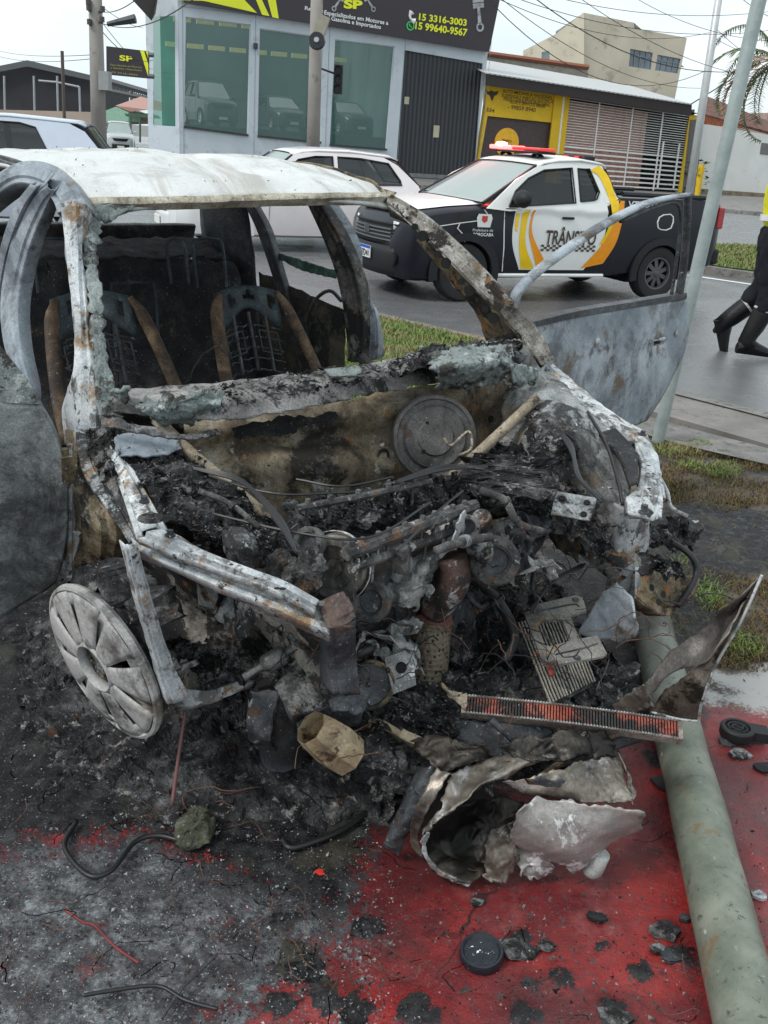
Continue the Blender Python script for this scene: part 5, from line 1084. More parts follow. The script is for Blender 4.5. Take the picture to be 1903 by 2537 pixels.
def strip(name, A, B, mt, th=.03, k=20, amp=.0, parent=bc, lip=0, label=None, seed=3, out_=None):
    """pressed steel strip between two edge lines, with folded lips"""
    a = catmull(PL(A), k); b = catmull(PL(B), k); G_ = []
    for i in range(k):
        x = b[i] - a[i]; t = (a[min(i + 1, k - 1)] - a[max(i - 1, 0)]).normalized(); n = t.cross(x).normalized()
        if (EYE - a[i]).dot(n) < 0: n = -n
        row = [a[i] - n * th, a[i] - n * .003, a[i] + x * .02, a[i] + x * .2, a[i] + x * .27 + n * lip, a[i] + x * .5 + n * lip * 1.05, a[i] + x * .73 + n * lip, a[i] + x * .8, b[i] - x * .02, b[i] - n * .003, b[i] - n * th]
        G_.append(row)
    if amp: crumple(G_, amp, 14, seed)
    m = MB(); m.grid(G_); return obj(name, m, mt, parent, smooth=True, world=True, solid=.003, auto=24, label=label)
def flakes(m, pts, n, s0, s1, R, lift=.0, curl=.4):
    for _ in range(n):
        c = pts(R) + Vector((0, 0, lift * R.random())); a = Vector((R.gauss(0, 1), R.gauss(0, 1), R.gauss(0, .45))).normalized(); b = a.cross(Vector((R.gauss(0, .5), R.gauss(0, .5), 1))).normalized(); s_ = R.uniform(s0, s1) * (1 if R.random() < .85 else 1.8); t = R.uniform(.3, 1)
        n_ = a.cross(b) * s_ * curl * R.uniform(-1, 1)
        m.add([c - a * s_, c - a * s_ * .1 + b * s_ * t + n_, c + a * s_ * R.uniform(.5, 1), c - b * s_ * t * .6 + n_], [(0, 1, 2, 3)] if R.random() < .6 else [(0, 1, 2)])
def ongrid(G_):
    def f(R):
        i = R.randrange(len(G_) - 1); j = R.randrange(len(G_[0]) - 1); return G_[i][j].lerp(G_[i + 1][j + 1], R.random())
    return f
def lumps(name, ctrl, mt, nu=60, nv=60, amp=.05, freq=14, seed=1, nfl=500, fs_=(.004, .014), parent=bc, fmat=None, label=None, fname='ash_flakes'):
    nu = int(nu * 1.5); nv = int(nv * 1.5); amp *= 1.1; fs_ = (.0015, fs_[1] * .55); nfl = int(nfl * 1.6)
    o, G_ = sheet(name, ctrl, mt, nu, nv, amp, freq, seed, th=0, rag=.02, parent=parent, smooth=False, label=label)
    G2 = G_
    if nfl:
        m = MB(); flakes(m, ongrid(G2), nfl, *fs_, random.Random(seed), .012); obj(fname, m, fmat or M_AS, parent, world=True, stuff=True)
    return o, G_
def squiggle(m, c, L, r, R, k=10, droop=.3):
    p = Vector(c); d = Vector((R.gauss(0, 1), R.gauss(0, 1), R.gauss(0, .5))).normalized(); P = [p.copy()]
    for i in range(k): d = (d + Vector((R.gauss(0, .4), R.gauss(0, .4), R.gauss(0, .35) - droop * .1))).normalized(); p = p + d * (L / k); P.append(p.copy())
    m.tube(P, r, 4)

# ---- roof
def roof_streaks():
    t = M_RF.node_tree; b_ = [n for n in t.nodes if n.type == 'BSDF_PRINCIPLED'][0]; src = b_.inputs['Base Color'].links[0].from_socket
    tc_ = t.nodes.new('ShaderNodeTexCoord'); mp_ = t.nodes.new('ShaderNodeMapping'); mp_.inputs['Scale'].default_value = (1.2, 6, 1); mp_.inputs['Rotation'].default_value = (0, 0, .5); t.links.new(tc_.outputs['Object'], mp_.inputs[0])
    n_ = t.nodes.new('ShaderNodeTexNoise'); n_.inputs['Scale'].default_value = 1.6; n_.inputs['Detail'].default_value = 8; n_.inputs['Roughness'].default_value = .62; n_.inputs['Distortion'].default_value = .8; t.links.new(mp_.outputs[0], n_.inputs['Vector'])
    r_ = t.nodes.new('ShaderNodeMapRange'); r_.inputs['From Min'].default_value = .52; r_.inputs['From Max'].default_value = .66; r_.inputs['To Max'].default_value = .75; t.links.new(n_.outputs[0], r_.inputs[0])
    x_ = t.nodes.new('ShaderNodeMix'); x_.data_type = 'RGBA'; t.links.new(r_.outputs[0], x_.inputs[0]); t.links.new(src, x_.inputs['A']); x_.inputs['B'].default_value = (.36, .34, .3, 1); t.links.new(x_.outputs['Result'], b_.inputs['Base Color'])
roof_streaks()
RW = lambda u: float(np.interp(-u, [.93, 1.05, 1.3, 1.8, 2.4, 2.75], [1.44, 1.505, 1.54, 1.545, 1.515, 1.43]))
G_ = []
for i in range(44):
    u = -.93 - 1.82 * i / 43; row = []
    for j in range(40):
        s = -1 + 2 * j / 39; v = s * (.55 + .02 * math.sin(i / 43 * 3)) - .015; z = RW(u) - .045 * abs(s) ** 2.6 + (.02 * s if i < 10 else .02 * s * max(0, 1 - (i - 10) / 12)) + .012
        q = Vector((u * 2.2, s * 1.6, 3)); z += .018 * noise.noise(q) * min(1, i / 4) + .010 * noise.noise(q * 2.7) * min(1, i / 3) - .022 * math.exp(-((s - .1 - (u + 1.3) * .5) / .10) ** 2) * min(1, i / 5)
        if i == 0: z += .002
        row.append(K(u - .03 * (1 - s * s) * -1 * (1 if i < 3 else .8), v, z))
    G_.append(row)
m = MB(); m.grid(G_); roof = obj('roof', m, M_RF, bc, smooth=True, world=True, solid=.012)
RG = G_
strip('roof_header', [(180, 441, 'u', -.925), (420, 437, 'u', -.885), (640, 429, 'u', -.885), (836, 425, 'u', -.925)], [(188, 455, 'u', -.945), (420, 451, 'u', -.91), (640, 444, 'u', -.91), (834, 442, 'u', -.945)], burnt('header_stained', [(.3, (.16, .13, .09)), (.5, (.4, .36, .28)), (.7, (.6, .58, .52))], 10, rough=.7), th=.02, k=30, amp=.004)
m = MB(); flakes(m, lambda R: RG[R.randrange(0, 26)][R.randrange(1, 38)] + Vector((R.uniform(-.02, .02), R.uniform(-.02, .02), .012)), 110, .002, .005, R9); obj('soot_flakes', m, M_BL, bc, world=True, stuff=True)
m = MB(); m.tube(catmull([RG[i][1] + Vector((0, 0, .012)) for i in (0, 3, 6, 10, 16, 24)], 40), .007, 5); m.tube(catmull([RG[i][1] + CL * -.022 + Vector((0, 0, .004)) for i in (0, 3, 6, 10, 16, 24)], 40), .006, 5); obj('drip_channel', m, M_DM, bc, world=True)
m = MB(); m.tube(catmull([RG[i][-2] + Vector((0, 0, .010)) for i in (0, 3, 6, 10, 16, 24, 34)], 40), .006, 5); obj('drip_channel', m, M_RU, bc, world=True)
sheet('roof_lining', [[(-.97, -.5, 1.415), (-.97, 0, 1.44), (-.97, .5, 1.45)], [(-1.3, -.53, 1.47), (-1.3, 0, 1.50), (-1.3, .54, 1.49)], [(-2.0, -.54, 1.47), (-2.0, 0, 1.50), (-2.0, .56, 1.47)], [(-2.7, -.52, 1.40), (-2.7, 0, 1.42), (-2.7, .54, 1.40)]], M_RU, 20, 20, .008, 6, 5)
# ---- right side frame
strip('side_rail', [(-90, 455, 'v', -.72), (-40, 405, 'v', -.69), (0, 372, 'v', -.655), (45, 350, 'v', -.62), (95, 350, 'v', -.59), (140, 372, 'v', -.575), (172, 412, 'v', -.57), (186, 445, 'v', -.575)],
      [(-90, 500, 'v', -.74), (-40, 450, 'v', -.71), (0, 415, 'v', -.675), (35, 395, 'v', -.645), (70, 398, 'v', -.63), (98, 412, 'v', -.625), (116, 435, 'v', -.625), (124, 460, 'v', -.63)], M_DR, th=.05, k=40, lip=.008)
strip('a_pillar', [(130, 440, 'v', -.628), (141, 520, 'v', -.64), (151, 620, 'v', -.66), (160, 720, 'v', -.68), (158, 800, 'v', -.70), (134, 880, 'v', -.715), (140, 960, 'v', -.72)],
      [(184, 440, 'v', -.58), (176, 520, 'v', -.60), (182, 620, 'v', -.63), (190, 720, 'v', -.655), (198, 800, 'v', -.68), (205, 880, 'v', -.69), (205, 960, 'v', -.70)], M_PL, th=.05, k=40, lip=.012, amp=.004)
pipe('pillar_edge', [(176, 440, 'v', -.575), (168, 520, 'v', -.595), (176, 640, 'v', -.63), (186, 760, 'v', -.665), (196, 880, 'v', -.685)], .006, M_DM, 5)
pipe('pillar_edge', [(186, 445, 'v', -.565), (180, 520, 'v', -.585), (190, 640, 'v', -.62), (202, 760, 'v', -.655), (216, 900, 'v', -.675)], .005, M_RU, 5)
sheet('glass_remnant', [[(188, 448, 'u', -.925), (182, 560, 'u', -.78), (195, 700, 'u', -.62), (205, 800, 'u', -.50), (215, 900, 'u', -.40)], [(212, 470, 'u', -.925), (210, 560, 'u', -.78), (222, 700, 'u', -.62), (236, 800, 'u', -.50), (262, 900, 'u', -.40)]], M_GL, 10, 60, .018, 26, 4, .008, .014, 30)
sheet('glass_remnant', [[(185, 446, 'u', -.92), (230, 444, 'u', -.91), (285, 445, 'u', -.905)], [(188, 478, 'u', -.91), (235, 476, 'u', -.90), (270, 462, 'u', -.895)]], M_GL, 12, 30, .012, 22, 7, .005, .014, 26)
# hinge post below the pillar, rusty
strip('hinge_post', [(140, 930, 'v', -.73), (152, 1020, 'v', -.735), (160, 1120, 'v', -.74), (158, 1230, 'v', -.74)], [(205, 930, 'v', -.68), (185, 1010, 'v', -.71), (250, 1130, 'v', -.68), (240, 1235, 'v', -.66)], M_RU, th=.06, k=24, amp=.006, lip=.012)
for y in (1010, 1175): m = MB(); c = cc(140, y, 'v', -.77); m.box(c, (.05, .03, .07), Matrix.Rotation(CY, 3, 'Z')); m.tube([c + Vector((0, 0, -.05)), c + Vector((0, 0, .05))], .012, 8); obj('door_hinge', m, M_RU, bc, world=True)
strip('b_pillar', [(100, 395, 'v', -.64), (62, 430, 'v', -.65), (25, 520, 'v', -.68), (2, 640, 'v', -.71), (8, 740, 'v', -.73), (40, 830, 'v', -.745), (62, 880, 'v', -.75)], [(118, 412, 'v', -.62), (98, 450, 'v', -.625), (62, 540, 'v', -.655), (38, 650, 'v', -.69), (42, 740, 'v', -.71), (62, 820, 'v', -.725), (74, 870, 'v', -.73)], M_DR, th=.04, k=30, lip=.006)
strip('rear_door_frame', [(66, 398, 'v', -.66), (30, 450, 'v', -.68), (0, 540, 'v', -.70), (-20, 640, 'v', -.72)], [(80, 402, 'v', -.65), (46, 455, 'v', -.67), (14, 545, 'v', -.69), (-5, 645, 'v', -.71)], M_DR, th=.02, k=24)
# ---- left (far) side frame
strip('side_rail', [(-.95, .50, 1.46), (-1.3, .57, 1.475), (-1.9, .60, 1.50), (-2.6, .58, 1.44)], [(-.95, .53, 1.43), (-1.3, .61, 1.42), (-1.9, .64, 1.43), (-2.6, .62, 1.37)], M_RU, th=.04, k=30)
strip('a_pillar', [(838, 424, 'v', .49), (905, 468, 'v', .53), (1000, 555, 'v', .59), (1090, 652, 'v', .65), (1150, 722, 'v', .70), (1190, 778, 'v', .74)],
      [(838, 444, 'v', .475), (894, 493, 'v', .515), (980, 577, 'v', .575), (1064, 662, 'v', .635), (1130, 742, 'v', .685), (1168, 796, 'v', .725)], M_MOT, th=.05, k=40, lip=.01, amp=.003)
strip('pillar_skin', [(846, 420, 'v', .50), (915, 463, 'v', .54), (1012, 550, 'v', .60), (1102, 648, 'v', .66), (1162, 718, 'v', .71), (1196, 776, 'v', .75)], [(838, 428, 'v', .49), (903, 472, 'v', .53), (998, 559, 'v', .59), (1088, 656, 'v', .65), (1148, 726, 'v', .70), (1184, 782, 'v', .74)], M_MOT, th=.02, k=40)
sheet('pillar_web', [[(930, 520, 'v', .54), (1000, 585, 'v', .59), (1060, 650, 'v', .63), (1125, 730, 'v', .68)], [(900, 520, 'v', .56), (985, 620, 'v', .62), (1022, 665, 'v', .66), (1052, 735, 'v', .72)]], M_RU, 14, 30, .006, 16, 5, .006, .006)
m = MB()
for k in range(15):
    t = .12 + k * .055; a = K(-.91, .48, 1.47).lerp(K(-.40, .73, 1.0), t); m.lathe([(0, 0), (.006 + .006 * (k % 3), 0)], a + (EYE - a).normalized() * .035, (EYE - a).to_track_quat('Z', 'Y').to_matrix(), 10)
obj('pillar_hole', m, M_HOLE, bc, world=True)
strip('b_pillar', [(662, 436, 'v', .60), (700, 520, 'v', .63), (728, 600, 'v', .66), (745, 690, 'v', .70), (752, 780, 'v', .73)], [(690, 436, 'v', .62), (738, 520, 'v', .65), (772, 610, 'v', .68), (784, 690, 'v', .72), (780, 782, 'v', .74)], M_BPL, th=.05, k=30, lip=.008)
strip('rear_door', [(700, 440, 'v', .66), (745, 520, 'v', .69), (785, 615, 'v', .73), (795, 700, 'v', .76), (790, 780, 'v', .78)], [(704, 438, 'v', .66), (751, 520, 'v', .69), (803, 650, 'v', .76), (816, 710, 'v', .79), (816, 776, 'v', .80)], M_DR, th=.05, k=30, lip=.004)
strip('c_pillar', [(528, 440, 'v', .64), (556, 500, 'v', .65), (590, 600, 'v', .68), (622, 700, 'v', .72), (650, 800, 'v', .74)], [(545, 438, 'v', .64), (578, 500, 'v', .66), (608, 600, 'v', .69), (636, 690, 'v', .73), (662, 800, 'v', .75)], M_DM, th=.03, k=24)
sheet('quarter_panel', [[(-2.72, .60, 1.42), (-2.3, .62, 1.45)], [(-2.74, .64, 1.1), (-2.28, .68, 1.15)], [(-2.75, .68, .5), (-2.2, .72, .5)]], M_DM, 12, 12, .01, 6, 3)
sheet('side_panel', [[(-1.55, .74, .97), (-1.9, .735, 1.0), (-2.25, .70, 1.04)], [(-1.55, .745, .6), (-1.9, .74, .6), (-2.25, .71, .6)], [(-1.5, .73, .25), (-1.9, .73, .25), (-2.3, .71, .25)]], burnt('panel_scorched', [(.3, (.02, .018, .014)), (.5, (.07, .06, .045)), (.7, (.16, .14, .11))], 6, layers=[((.02, .02, .02), 5, .5, .1, 1)]), 20, 20, .015, 9, 6)
sheet('green_glass_strip', [[(600, 545, 'v', .70), (650, 562, 'v', .70), (728, 585, 'v', .71)], [(606, 562, 'v', .70), (655, 585, 'v', .70), (726, 602, 'v', .71)]], burnt('glass_green_burnt', [(.3, (.03, .05, .045)), (.5, (.07, .16, .12)), (.7, (.2, .3, .27))], 20), 8, 20, .008, 30, 2)
# far sill, inner door ring of the rear door
m = MB(); P = catmull(PL([(670, 765, 'v', .72), (664, 700, 'v', .71), (680, 650, 'v', .70), (712, 628, 'v', .70), (738, 650, 'v', .71)]), 24); m.tube(P, .008, 6); obj('speaker_ring', m, M_DM, bc, world=True)
# ---- interior
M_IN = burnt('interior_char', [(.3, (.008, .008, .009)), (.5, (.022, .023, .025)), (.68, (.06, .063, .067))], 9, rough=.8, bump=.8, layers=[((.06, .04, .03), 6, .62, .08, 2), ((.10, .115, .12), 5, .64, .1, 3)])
lumps('cabin_floor', [[(-.42, -.62, .62), (-.42, 0, .66), (-.42, .62, .62)], [(-.7, -.66, .45), (-.7, 0, .50), (-.7, .66, .45)], [(-1.3, -.68, .36), (-1.3, 0, .48), (-1.3, .68, .36)], [(-2.0, -.68, .34), (-2.0, 0, .4), (-2.0, .68, .34)], [(-2.4, -.66, .36), (-2.4, 0, .4), (-2.4, .66, .36)]], M_IN, 50, 40, .06, 8, 8, 500, (.006, .02), fmat=M_DM)
sheet('rear_bench', [[(-2.32, -.62, 1.08), (-2.3, 0, 1.10), (-2.32, .60, 1.08)], [(-2.22, -.63, .8), (-2.2, 0, .8), (-2.22, .62, .8)], [(-2.05, -.64, .55), (-2.05, 0, .55), (-2.05, .64, .55)], [(-1.75, -.64, .52), (-1.75, 0, .5), (-1.75, .64, .52)]], M_IN, 30, 40, .04, 8, 9)
sheet('tailgate', [[(-2.74, -.6, 1.2), (-2.76, 0, 1.2), (-2.74, .6, 1.2)], [(-2.85, -.62, 1.0), (-2.88, 0, 1.0), (-2.85, .62, 1.0)], [(-2.85, -.62, .5), (-2.88, 0, .5), (-2.85, .62, .5)]], M_DM, 14, 24, .01, 6, 4, .02)
strip('rear_header', [(-2.62, -.56, 1.42), (-2.66, 0, 1.44), (-2.62, .56, 1.42)], [(-2.66, -.56, 1.34), (-2.70, 0, 1.35), (-2.66, .56, 1.34)], M_DM, th=.04)
sheet('quarter_panel', [[(-2.72, -.60, 1.42), (-2.1, -.66, 1.45)], [(-2.74, -.68, 1.0), (-2.15, -.74, 1.0)], [(-2.75, -.70, .3), (-2.0, -.74, .3)]], M_DM, 12, 12, .01, 6, 3)
sheet('parcel_shelf', [[(-2.35, -.6, 1.09), (-2.35, .6, 1.09)], [(-2.72, -.6, 1.14), (-2.72, .6, 1.14)]], M_IN, 10, 30, .03, 10, 4)
def seatframe(v0, v1, top, mtx, k):
    st_ = thing_part = None
    w0, w1_ = .62, top; dv = v1 - v0
    m = MB(); a = [K(-1.18, v0 - .03, .66), K(-1.30, v0 - .02, .8), K(-1.46, v0 + .02, 1.0), K(-1.50, v0 + .05, top)]
    b = [K(-1.18, v1 + .05, .66), K(-1.30, v1 + .04, .8), K(-1.46, v1, 1.0), K(-1.50, v1 - .04, top)]
    tq = catmull(a, 14); tb = catmull(b, 14)
    m.tube(tq, [.026] * 10 + [.022, .018, .015, .012], 6, flat=.6); m.tube(tb, [.026] * 10 + [.022, .018, .015, .012], 6, flat=.6)
    o = obj('seat_frame', m, mtx, bc, world=True, smooth=True)
    m = MB(); q = lambda s, t: K(-1.505 + .12 * t - .02 * math.sin(s * 3.14), v0 + .03 + (dv - .06) * s, top + .025 * math.sin(s * math.pi) - t * .32)
    G2 = [[q(s / 16, t / 5 * .34 * (1 + .25 * math.cos(s / 16 * 6.28))) for s in range(17)] for t in range(6)]
    hs_ = [q(.2, .12), q(.5, .1), q(.82, .12)]
    m.grid(G2, lambda i, j, p: all((p - h).length > .018 for h in hs_)); obj('back_plate', m, burnt('seat_plate_steel', [(.3, (.012, .018, .022)), (.55, (.045, .065, .075)), (.7, (.11, .145, .16))], 9, rough=.55), o, world=True, smooth=True, solid=.008)
    m = MB()
    for s in (.25, .5, .75): m.tube([q(s, .3), q(s + .02, .95)], .006, 5)
    for t in (.45, .58, .7, .82, .95):
        P = [q(.05 + .9 * i / 20, t) + CF * (.012 * math.sin(i * 1.9)) for i in range(21)]; m.tube(P, .0032, 4)
    for s0 in (.08, .62): m.tube([q(s0, .5), q(s0 + .28, .5), q(s0 + .3, .74), q(s0 + .02, .74), q(s0, .5)], .0035, 4)
    obj('spring_wire', m, M_DM, o, world=True)
    return o
M_SR = burnt('seat_rust', [(.3, (.02, .015, .012)), (.48, (.07, .045, .028)), (.62, (.17, .11, .065)), (.74, (.26, .2, .14))], 10, rough=.7)
seatframe(.09, .42, 1.075, M_SR, 0); seatframe(-.52, -.17, 1.075, M_SR, 1)
m = MB()
for v0, v1, w0, w1_ in ((-.05, .14, .72, 1.02), (.32, .46, 1.0, 1.2), (-.36, -.2, 1.0, 1.2), (.20, .28, 1.02, 1.2)):
    m.tube(catmull([K(-2.1, v0, w0), K(-2.14, v0, w1_ - .03), K(-2.15, v0 + .03, w1_), K(-2.15, v1 - .03, w1_), K(-2.14, v1, w1_ - .03), K(-2.1, v1, w0)], 30), .007, 6)
obj('headrest_loop', m, burnt('seat_plate_steel', []) if False else MAT['seat_plate_steel'], bc, world=True)
m = MB()
for k in range(26): squiggle(m, K(R9.uniform(-2.1, -.6), R9.uniform(-.6, .6), R9.uniform(.5, .8)), R9.uniform(.2, .6), .003, R9)
obj('cabin_wiring', m, M_DM, bc, world=True, stuff=True)
m = MB(); m.tube(catmull([K(-.42, -.66, .86), K(-.5, 0, .9), K(-.42, .68, .88)], 20), .022, 8); m.tube([K(-.5, .3, .9), K(-.62, .3, .6), K(-.62, .3, .4)], .02, 8); m.tube([K(-.5, -.05, .88), K(-.55, -.05, .5)], .018, 6); obj('dash_crossbeam', m, M_IN, bc, world=True, smooth=True)
# steering column remnant
m = MB(); m.tube([K(-.45, .33, .88), K(-.85, .36, .95)], .018, 8); 
obj('steering_column', m, M_IN, bc, world=True)
# ---- scuttle, firewall
M_CW = burnt('scuttle_metal', [(.3, (.09, .085, .085)), (.5, (.21, .2, .195)), (.7, (.36, .35, .34))], 7, rough=.7, bump=.5, layers=[((.02, .02, .02), 9, .55, .08, 1), ((.3, .27, .24), 12, .6, .1, 2)])
o, GC = sheet('scuttle', [[(238, 846, 'w', 1.03), (400, 834, 'w', 1.05), (560, 818, 'w', 1.055), (720, 798, 'w', 1.055), (850, 776, 'w', 1.05), (1000, 750, 'w', 1.045), (1150, 738, 'w', 1.03)],
      [(240, 866, 'w', 1.02), (400, 868, 'w', 1.04), (560, 852, 'w', 1.04), (720, 828, 'w', 1.04), (850, 806, 'w', 1.04), (1000, 780, 'w', 1.035), (1140, 768, 'w', 1.02)],
      [(246, 888, 'w', .99), (420, 908, 'w', 1.0), (570, 896, 'w', 1.0), (720, 868, 'w', 1.0), (850, 842, 'w', 1.0), (980, 822, 'w', .99), (1100, 802, 'w', .98)]], M_CW, 22, 90, .007, 10, 2, .004, .008)
m = MB(); flakes(m, lambda R: GC[R.randrange(2, 16)][R.randrange(20, 88)] + Vector((R.gauss(0, .006), R.gauss(0, .006), R.uniform(0, .014))), 900, .003, .013, R9); obj('charred_flakes', m, M_BL, bc, world=True, stuff=True)
lumps('charred_crust', [[(930, 752, 'w', 1.07), (1040, 738, 'w', 1.08), (1120, 738, 'w', 1.06)], [(840, 790, 'w', 1.065), (960, 770, 'w', 1.085), (1110, 765, 'w', 1.07)], [(840, 812, 'w', 1.055), (960, 800, 'w', 1.05), (1105, 790, 'w', 1.03)]], M_BL, 26, 50, .035, 22, 12, 130, (.006, .02), fmat=M_GL)
sheet('glass_remnant', [[(925, 765, 'w', 1.10), (1010, 750, 'w', 1.12), (1085, 755, 'w', 1.11), (1100, 770, 'w', 1.08)], [(935, 795, 'w', 1.09), (1010, 790, 'w', 1.10), (1080, 785, 'w', 1.09), (1110, 795, 'w', 1.06)], [(950, 832, 'w', 1.02), (1010, 838, 'w', 1.01), (1065, 828, 'w', 1.0), (1085, 815, 'w', 1.0)]], M_GL, 44, 64, .020, 17, 15, .003, .035, 24)
sheet('glass_remnant', [[(1085, 780, 'w', 1.07), (1140, 800, 'w', 1.04), (1165, 800, 'w', 1.03)], [(1095, 800, 'w', 1.05), (1120, 830, 'w', 1.0), (1150, 838, 'w', .98)]], M_GL, 12, 20, .03, 16, 25, .008, .02, 20)
sheet('glass_remnant', [[(300, 862, 'w', 1.05), (360, 866, 'w', 1.06), (430, 862, 'w', 1.06), (478, 850, 'w', 1.06)], [(308, 888, 'w', 1.03), (365, 893, 'w', 1.03), (425, 888, 'w', 1.03), (472, 872, 'w', 1.04)], [(330, 905, 'w', 1.0), (370, 925, 'w', .98), (420, 912, 'w', .99), (452, 892, 'w', 1.0)]], M_GL, 40, 60, .018, 18, 17, .003, .03, 24)
sheet('glass_remnant', [[(240, 838, 'w', 1.06), (262, 846, 'w', 1.06), (282, 842, 'w', 1.06)], [(238, 868, 'w', 1.0), (242, 880, 'w', .99), (246, 905, 'w', .96)]], M_GL, 12, 16, .02, 16, 27, .01, .01, 20)
sheet('glass_remnant', [[(700, 800, 'w', 1.07), (740, 795, 'w', 1.08), (780, 790, 'w', 1.08)], [(705, 812, 'w', 1.06), (745, 814, 'w', 1.07), (778, 806, 'w', 1.07)]], M_GL, 10, 14, .012, 16, 29, .006, .01, 20)
o, GF = sheet('firewall', [[(395, 905, 'u', -.40), (560, 895, 'u', -.40), (720, 872, 'u', -.40), (860, 845, 'u', -.40), (1000, 822, 'u', -.40), (1120, 806, 'u', -.40)],
      [(400, 940, 'u', -.37), (570, 925, 'u', -.36), (730, 905, 'u', -.36), (860, 880, 'u', -.34), (1000, 855, 'u', -.36), (1125, 850, 'u', -.38)],
      [(425, 985, 'u', -.36), (580, 965, 'u', -.37), (740, 950, 'u', -.38), (860, 940, 'u', -.37), (1000, 920, 'u', -.36), (1125, 900, 'u', -.36)],
      [(450, 1030, 'u', -.33), (590, 1012, 'u', -.32), (740, 1010, 'u', -.31), (860, 1010, 'u', -.32), (1000, 990, 'u', -.33), (1120, 970, 'u', -.33)],
      [(480, 1080, 'u', -.33), (600, 1075, 'u', -.33), (740, 1085, 'u', -.33), (860, 1085, 'u', -.33), (1000, 1060, 'u', -.33), (1110, 1040, 'u', -.33)],
      [(-.30, -.5, .45), (-.30, -.3, .42), (-.30, 0, .42), (-.30, .2, .42), (-.30, .4, .42), (-.30, .55, .42)]], burnt('firewall_tan', [(.3, (.045, .035, .024)), (.43, (.14, .108, .07)), (.54, (.26, .215, .15)), (.66, (.4, .37, .31))], 7, rough=.7, bump=.4, soot=.7, layers=[((.26, .13, .05), 8, .62, .06, 1), ((.03, .025, .02), 4, .57, .1, 2), ((.45, .44, .4), 9, .63, .06, 3)]), 44, 70, .010, 7, 5, .005, 0,
      holes=[((826, 962, 'u', -.372), .013), ((826, 990, 'u', -.345), .014), ((690, 1012, 'u', -.325), .022), ((715, 1012, 'u', -.325), .02)])
m = MB(); q = PL([(700, 900, 'u', -.34), (480, 930, 'u', -.34), (470, 960, 'u', -.33), (690, 945, 'u', -.33)]); 
for (x, y, r) in ((1060, 905, .012), (760, 1000, .009), (560, 1000, .008), (1090, 940, .012), (910, 1050, .01)):
    c = cc(x, y, 'u', -.335); m.lathe([(0, 0), (r, 0)], c, (CF + Vector((0, 0, .15))).to_track_quat('Z', 'Y').to_matrix(), 12)
obj('firewall_hole', m, M_HOLE, bc, world=True)
for (x, y, r) in ((826, 985, .022),): m = MB(); m.lathe([(r * .7, .004), (r, .006), (r * 1.1, 0)], cc(x, y, 'u', -.335), CF.to_track_quat('Z', 'Y').to_matrix(), 14); obj('grommet', m, M_RU, bc, world=True)
sheet('cowl_gap_shade', [[(500, 925, 'u', -.33), (600, 908, 'u', -.33), (722, 892, 'u', -.33)], [(515, 945, 'u', -.33), (610, 935, 'u', -.33), (725, 905, 'u', -.33)]], M_IN, 8, 30, .01, 20, 33, 0, .02, 16)  # dark sheet standing in for the shaded gap below the cowl
sheet('void_shade', [[(255, 890, 'w', .97), (380, 905, 'w', .97)], [(270, 935, 'w', .90), (400, 940, 'w', .90)]], M_IN, 8, 14, .02, 14, 9)  # dark sheet standing in for the unlit space beside the firewall
# brake booster
bm_ = (CF * .9 + Vector((0, 0, .25)) + CL * -.45).to_track_quat('Z', 'Y').to_matrix(); bcn = cc(940, 945, 'u', -.24)
m = MB(); m.lathe([(.118, -.06), (.124, -.03), (.124, -.008), (.121, 0), (.112, .002), (.108, -.004), (.095, -.004), (.088, .004), (.055, .007), (.05, .014), (.0, .014)], bcn, bm_, 48)
bo = obj('brake_booster', m, burnt('booster_metal', [(.3, (.045, .045, .045)), (.5, (.12, .115, .11)), (.7, (.22, .21, .2))], 9, rough=.5, bump=.15, layers=[((.1, .06, .045), 7, .58, .1, 1)]), bc, world=True, smooth=True, auto=40)
m = MB()
for x, y, r in ((.03, -.018, .021), (-.045, -.035, .007), (-.04, .05, .005), (.075, .03, .005)): m.lathe([(0, .016), (r, .016)], bcn + CL * x + Vector((0, 0, y)) + CF * .004, bm_, 16)
obj('booster_hole', m, M_HOLE, bo, world=True)
# tan support bars
pipe('support_bar', [(338, 906, 'w', .99), (420, 985, 'w', .93), (590, 1128, 'w', .80)], .013, M_TUBE, 12, hollow=True)
pipe('support_bar', [(1158, 862, 'w', 1.0), (1070, 945, 'w', .92), (970, 1036, 'w', .84)], .013, M_TUBE, 12, hollow=True)
pipe('bent_bracket', [(990, 985, 'w', .88), (1018, 968, 'w', .90), (1012, 932, 'w', .93), (975, 962, 'w', .91), (960, 948, 'w', .91)], .004, M_TUBE, 6)
# ---- right wing rail and front beam
strip('wing_flange', [(165, 935, 'w', .90), (178, 1015, 'w', .89), (225, 1090, 'w', .87), (280, 1172, 'w', .83)], [(190, 930, 'w', .90), (205, 1000, 'w', .90), (250, 1080, 'w', .88), (300, 1165, 'w', .84)], M_PG, th=.02, k=24, amp=.004, lip=.004)
strip('wing_rail', [(225, 935, 'w', .93), (245, 1010, 'w', .92), (270, 1085, 'w', .90), (296, 1165, 'w', .86)], [(272, 1000, 'w', .945), (290, 1020, 'w', .94), (325, 1080, 'w', .915), (362, 1145, 'w', .88)], M_PL, th=.03, k=24, lip=.018)
strip('wing_ledge', [(190, 930, 'w', .90), (205, 1000, 'w', .90), (250, 1080, 'w', .88), (296, 1160, 'w', .84)], [(240, 935, 'w', .93), (250, 1010, 'w', .92), (275, 1085, 'w', .895), (310, 1160, 'w', .855)], M_AS, th=.01, k=30, amp=.008)
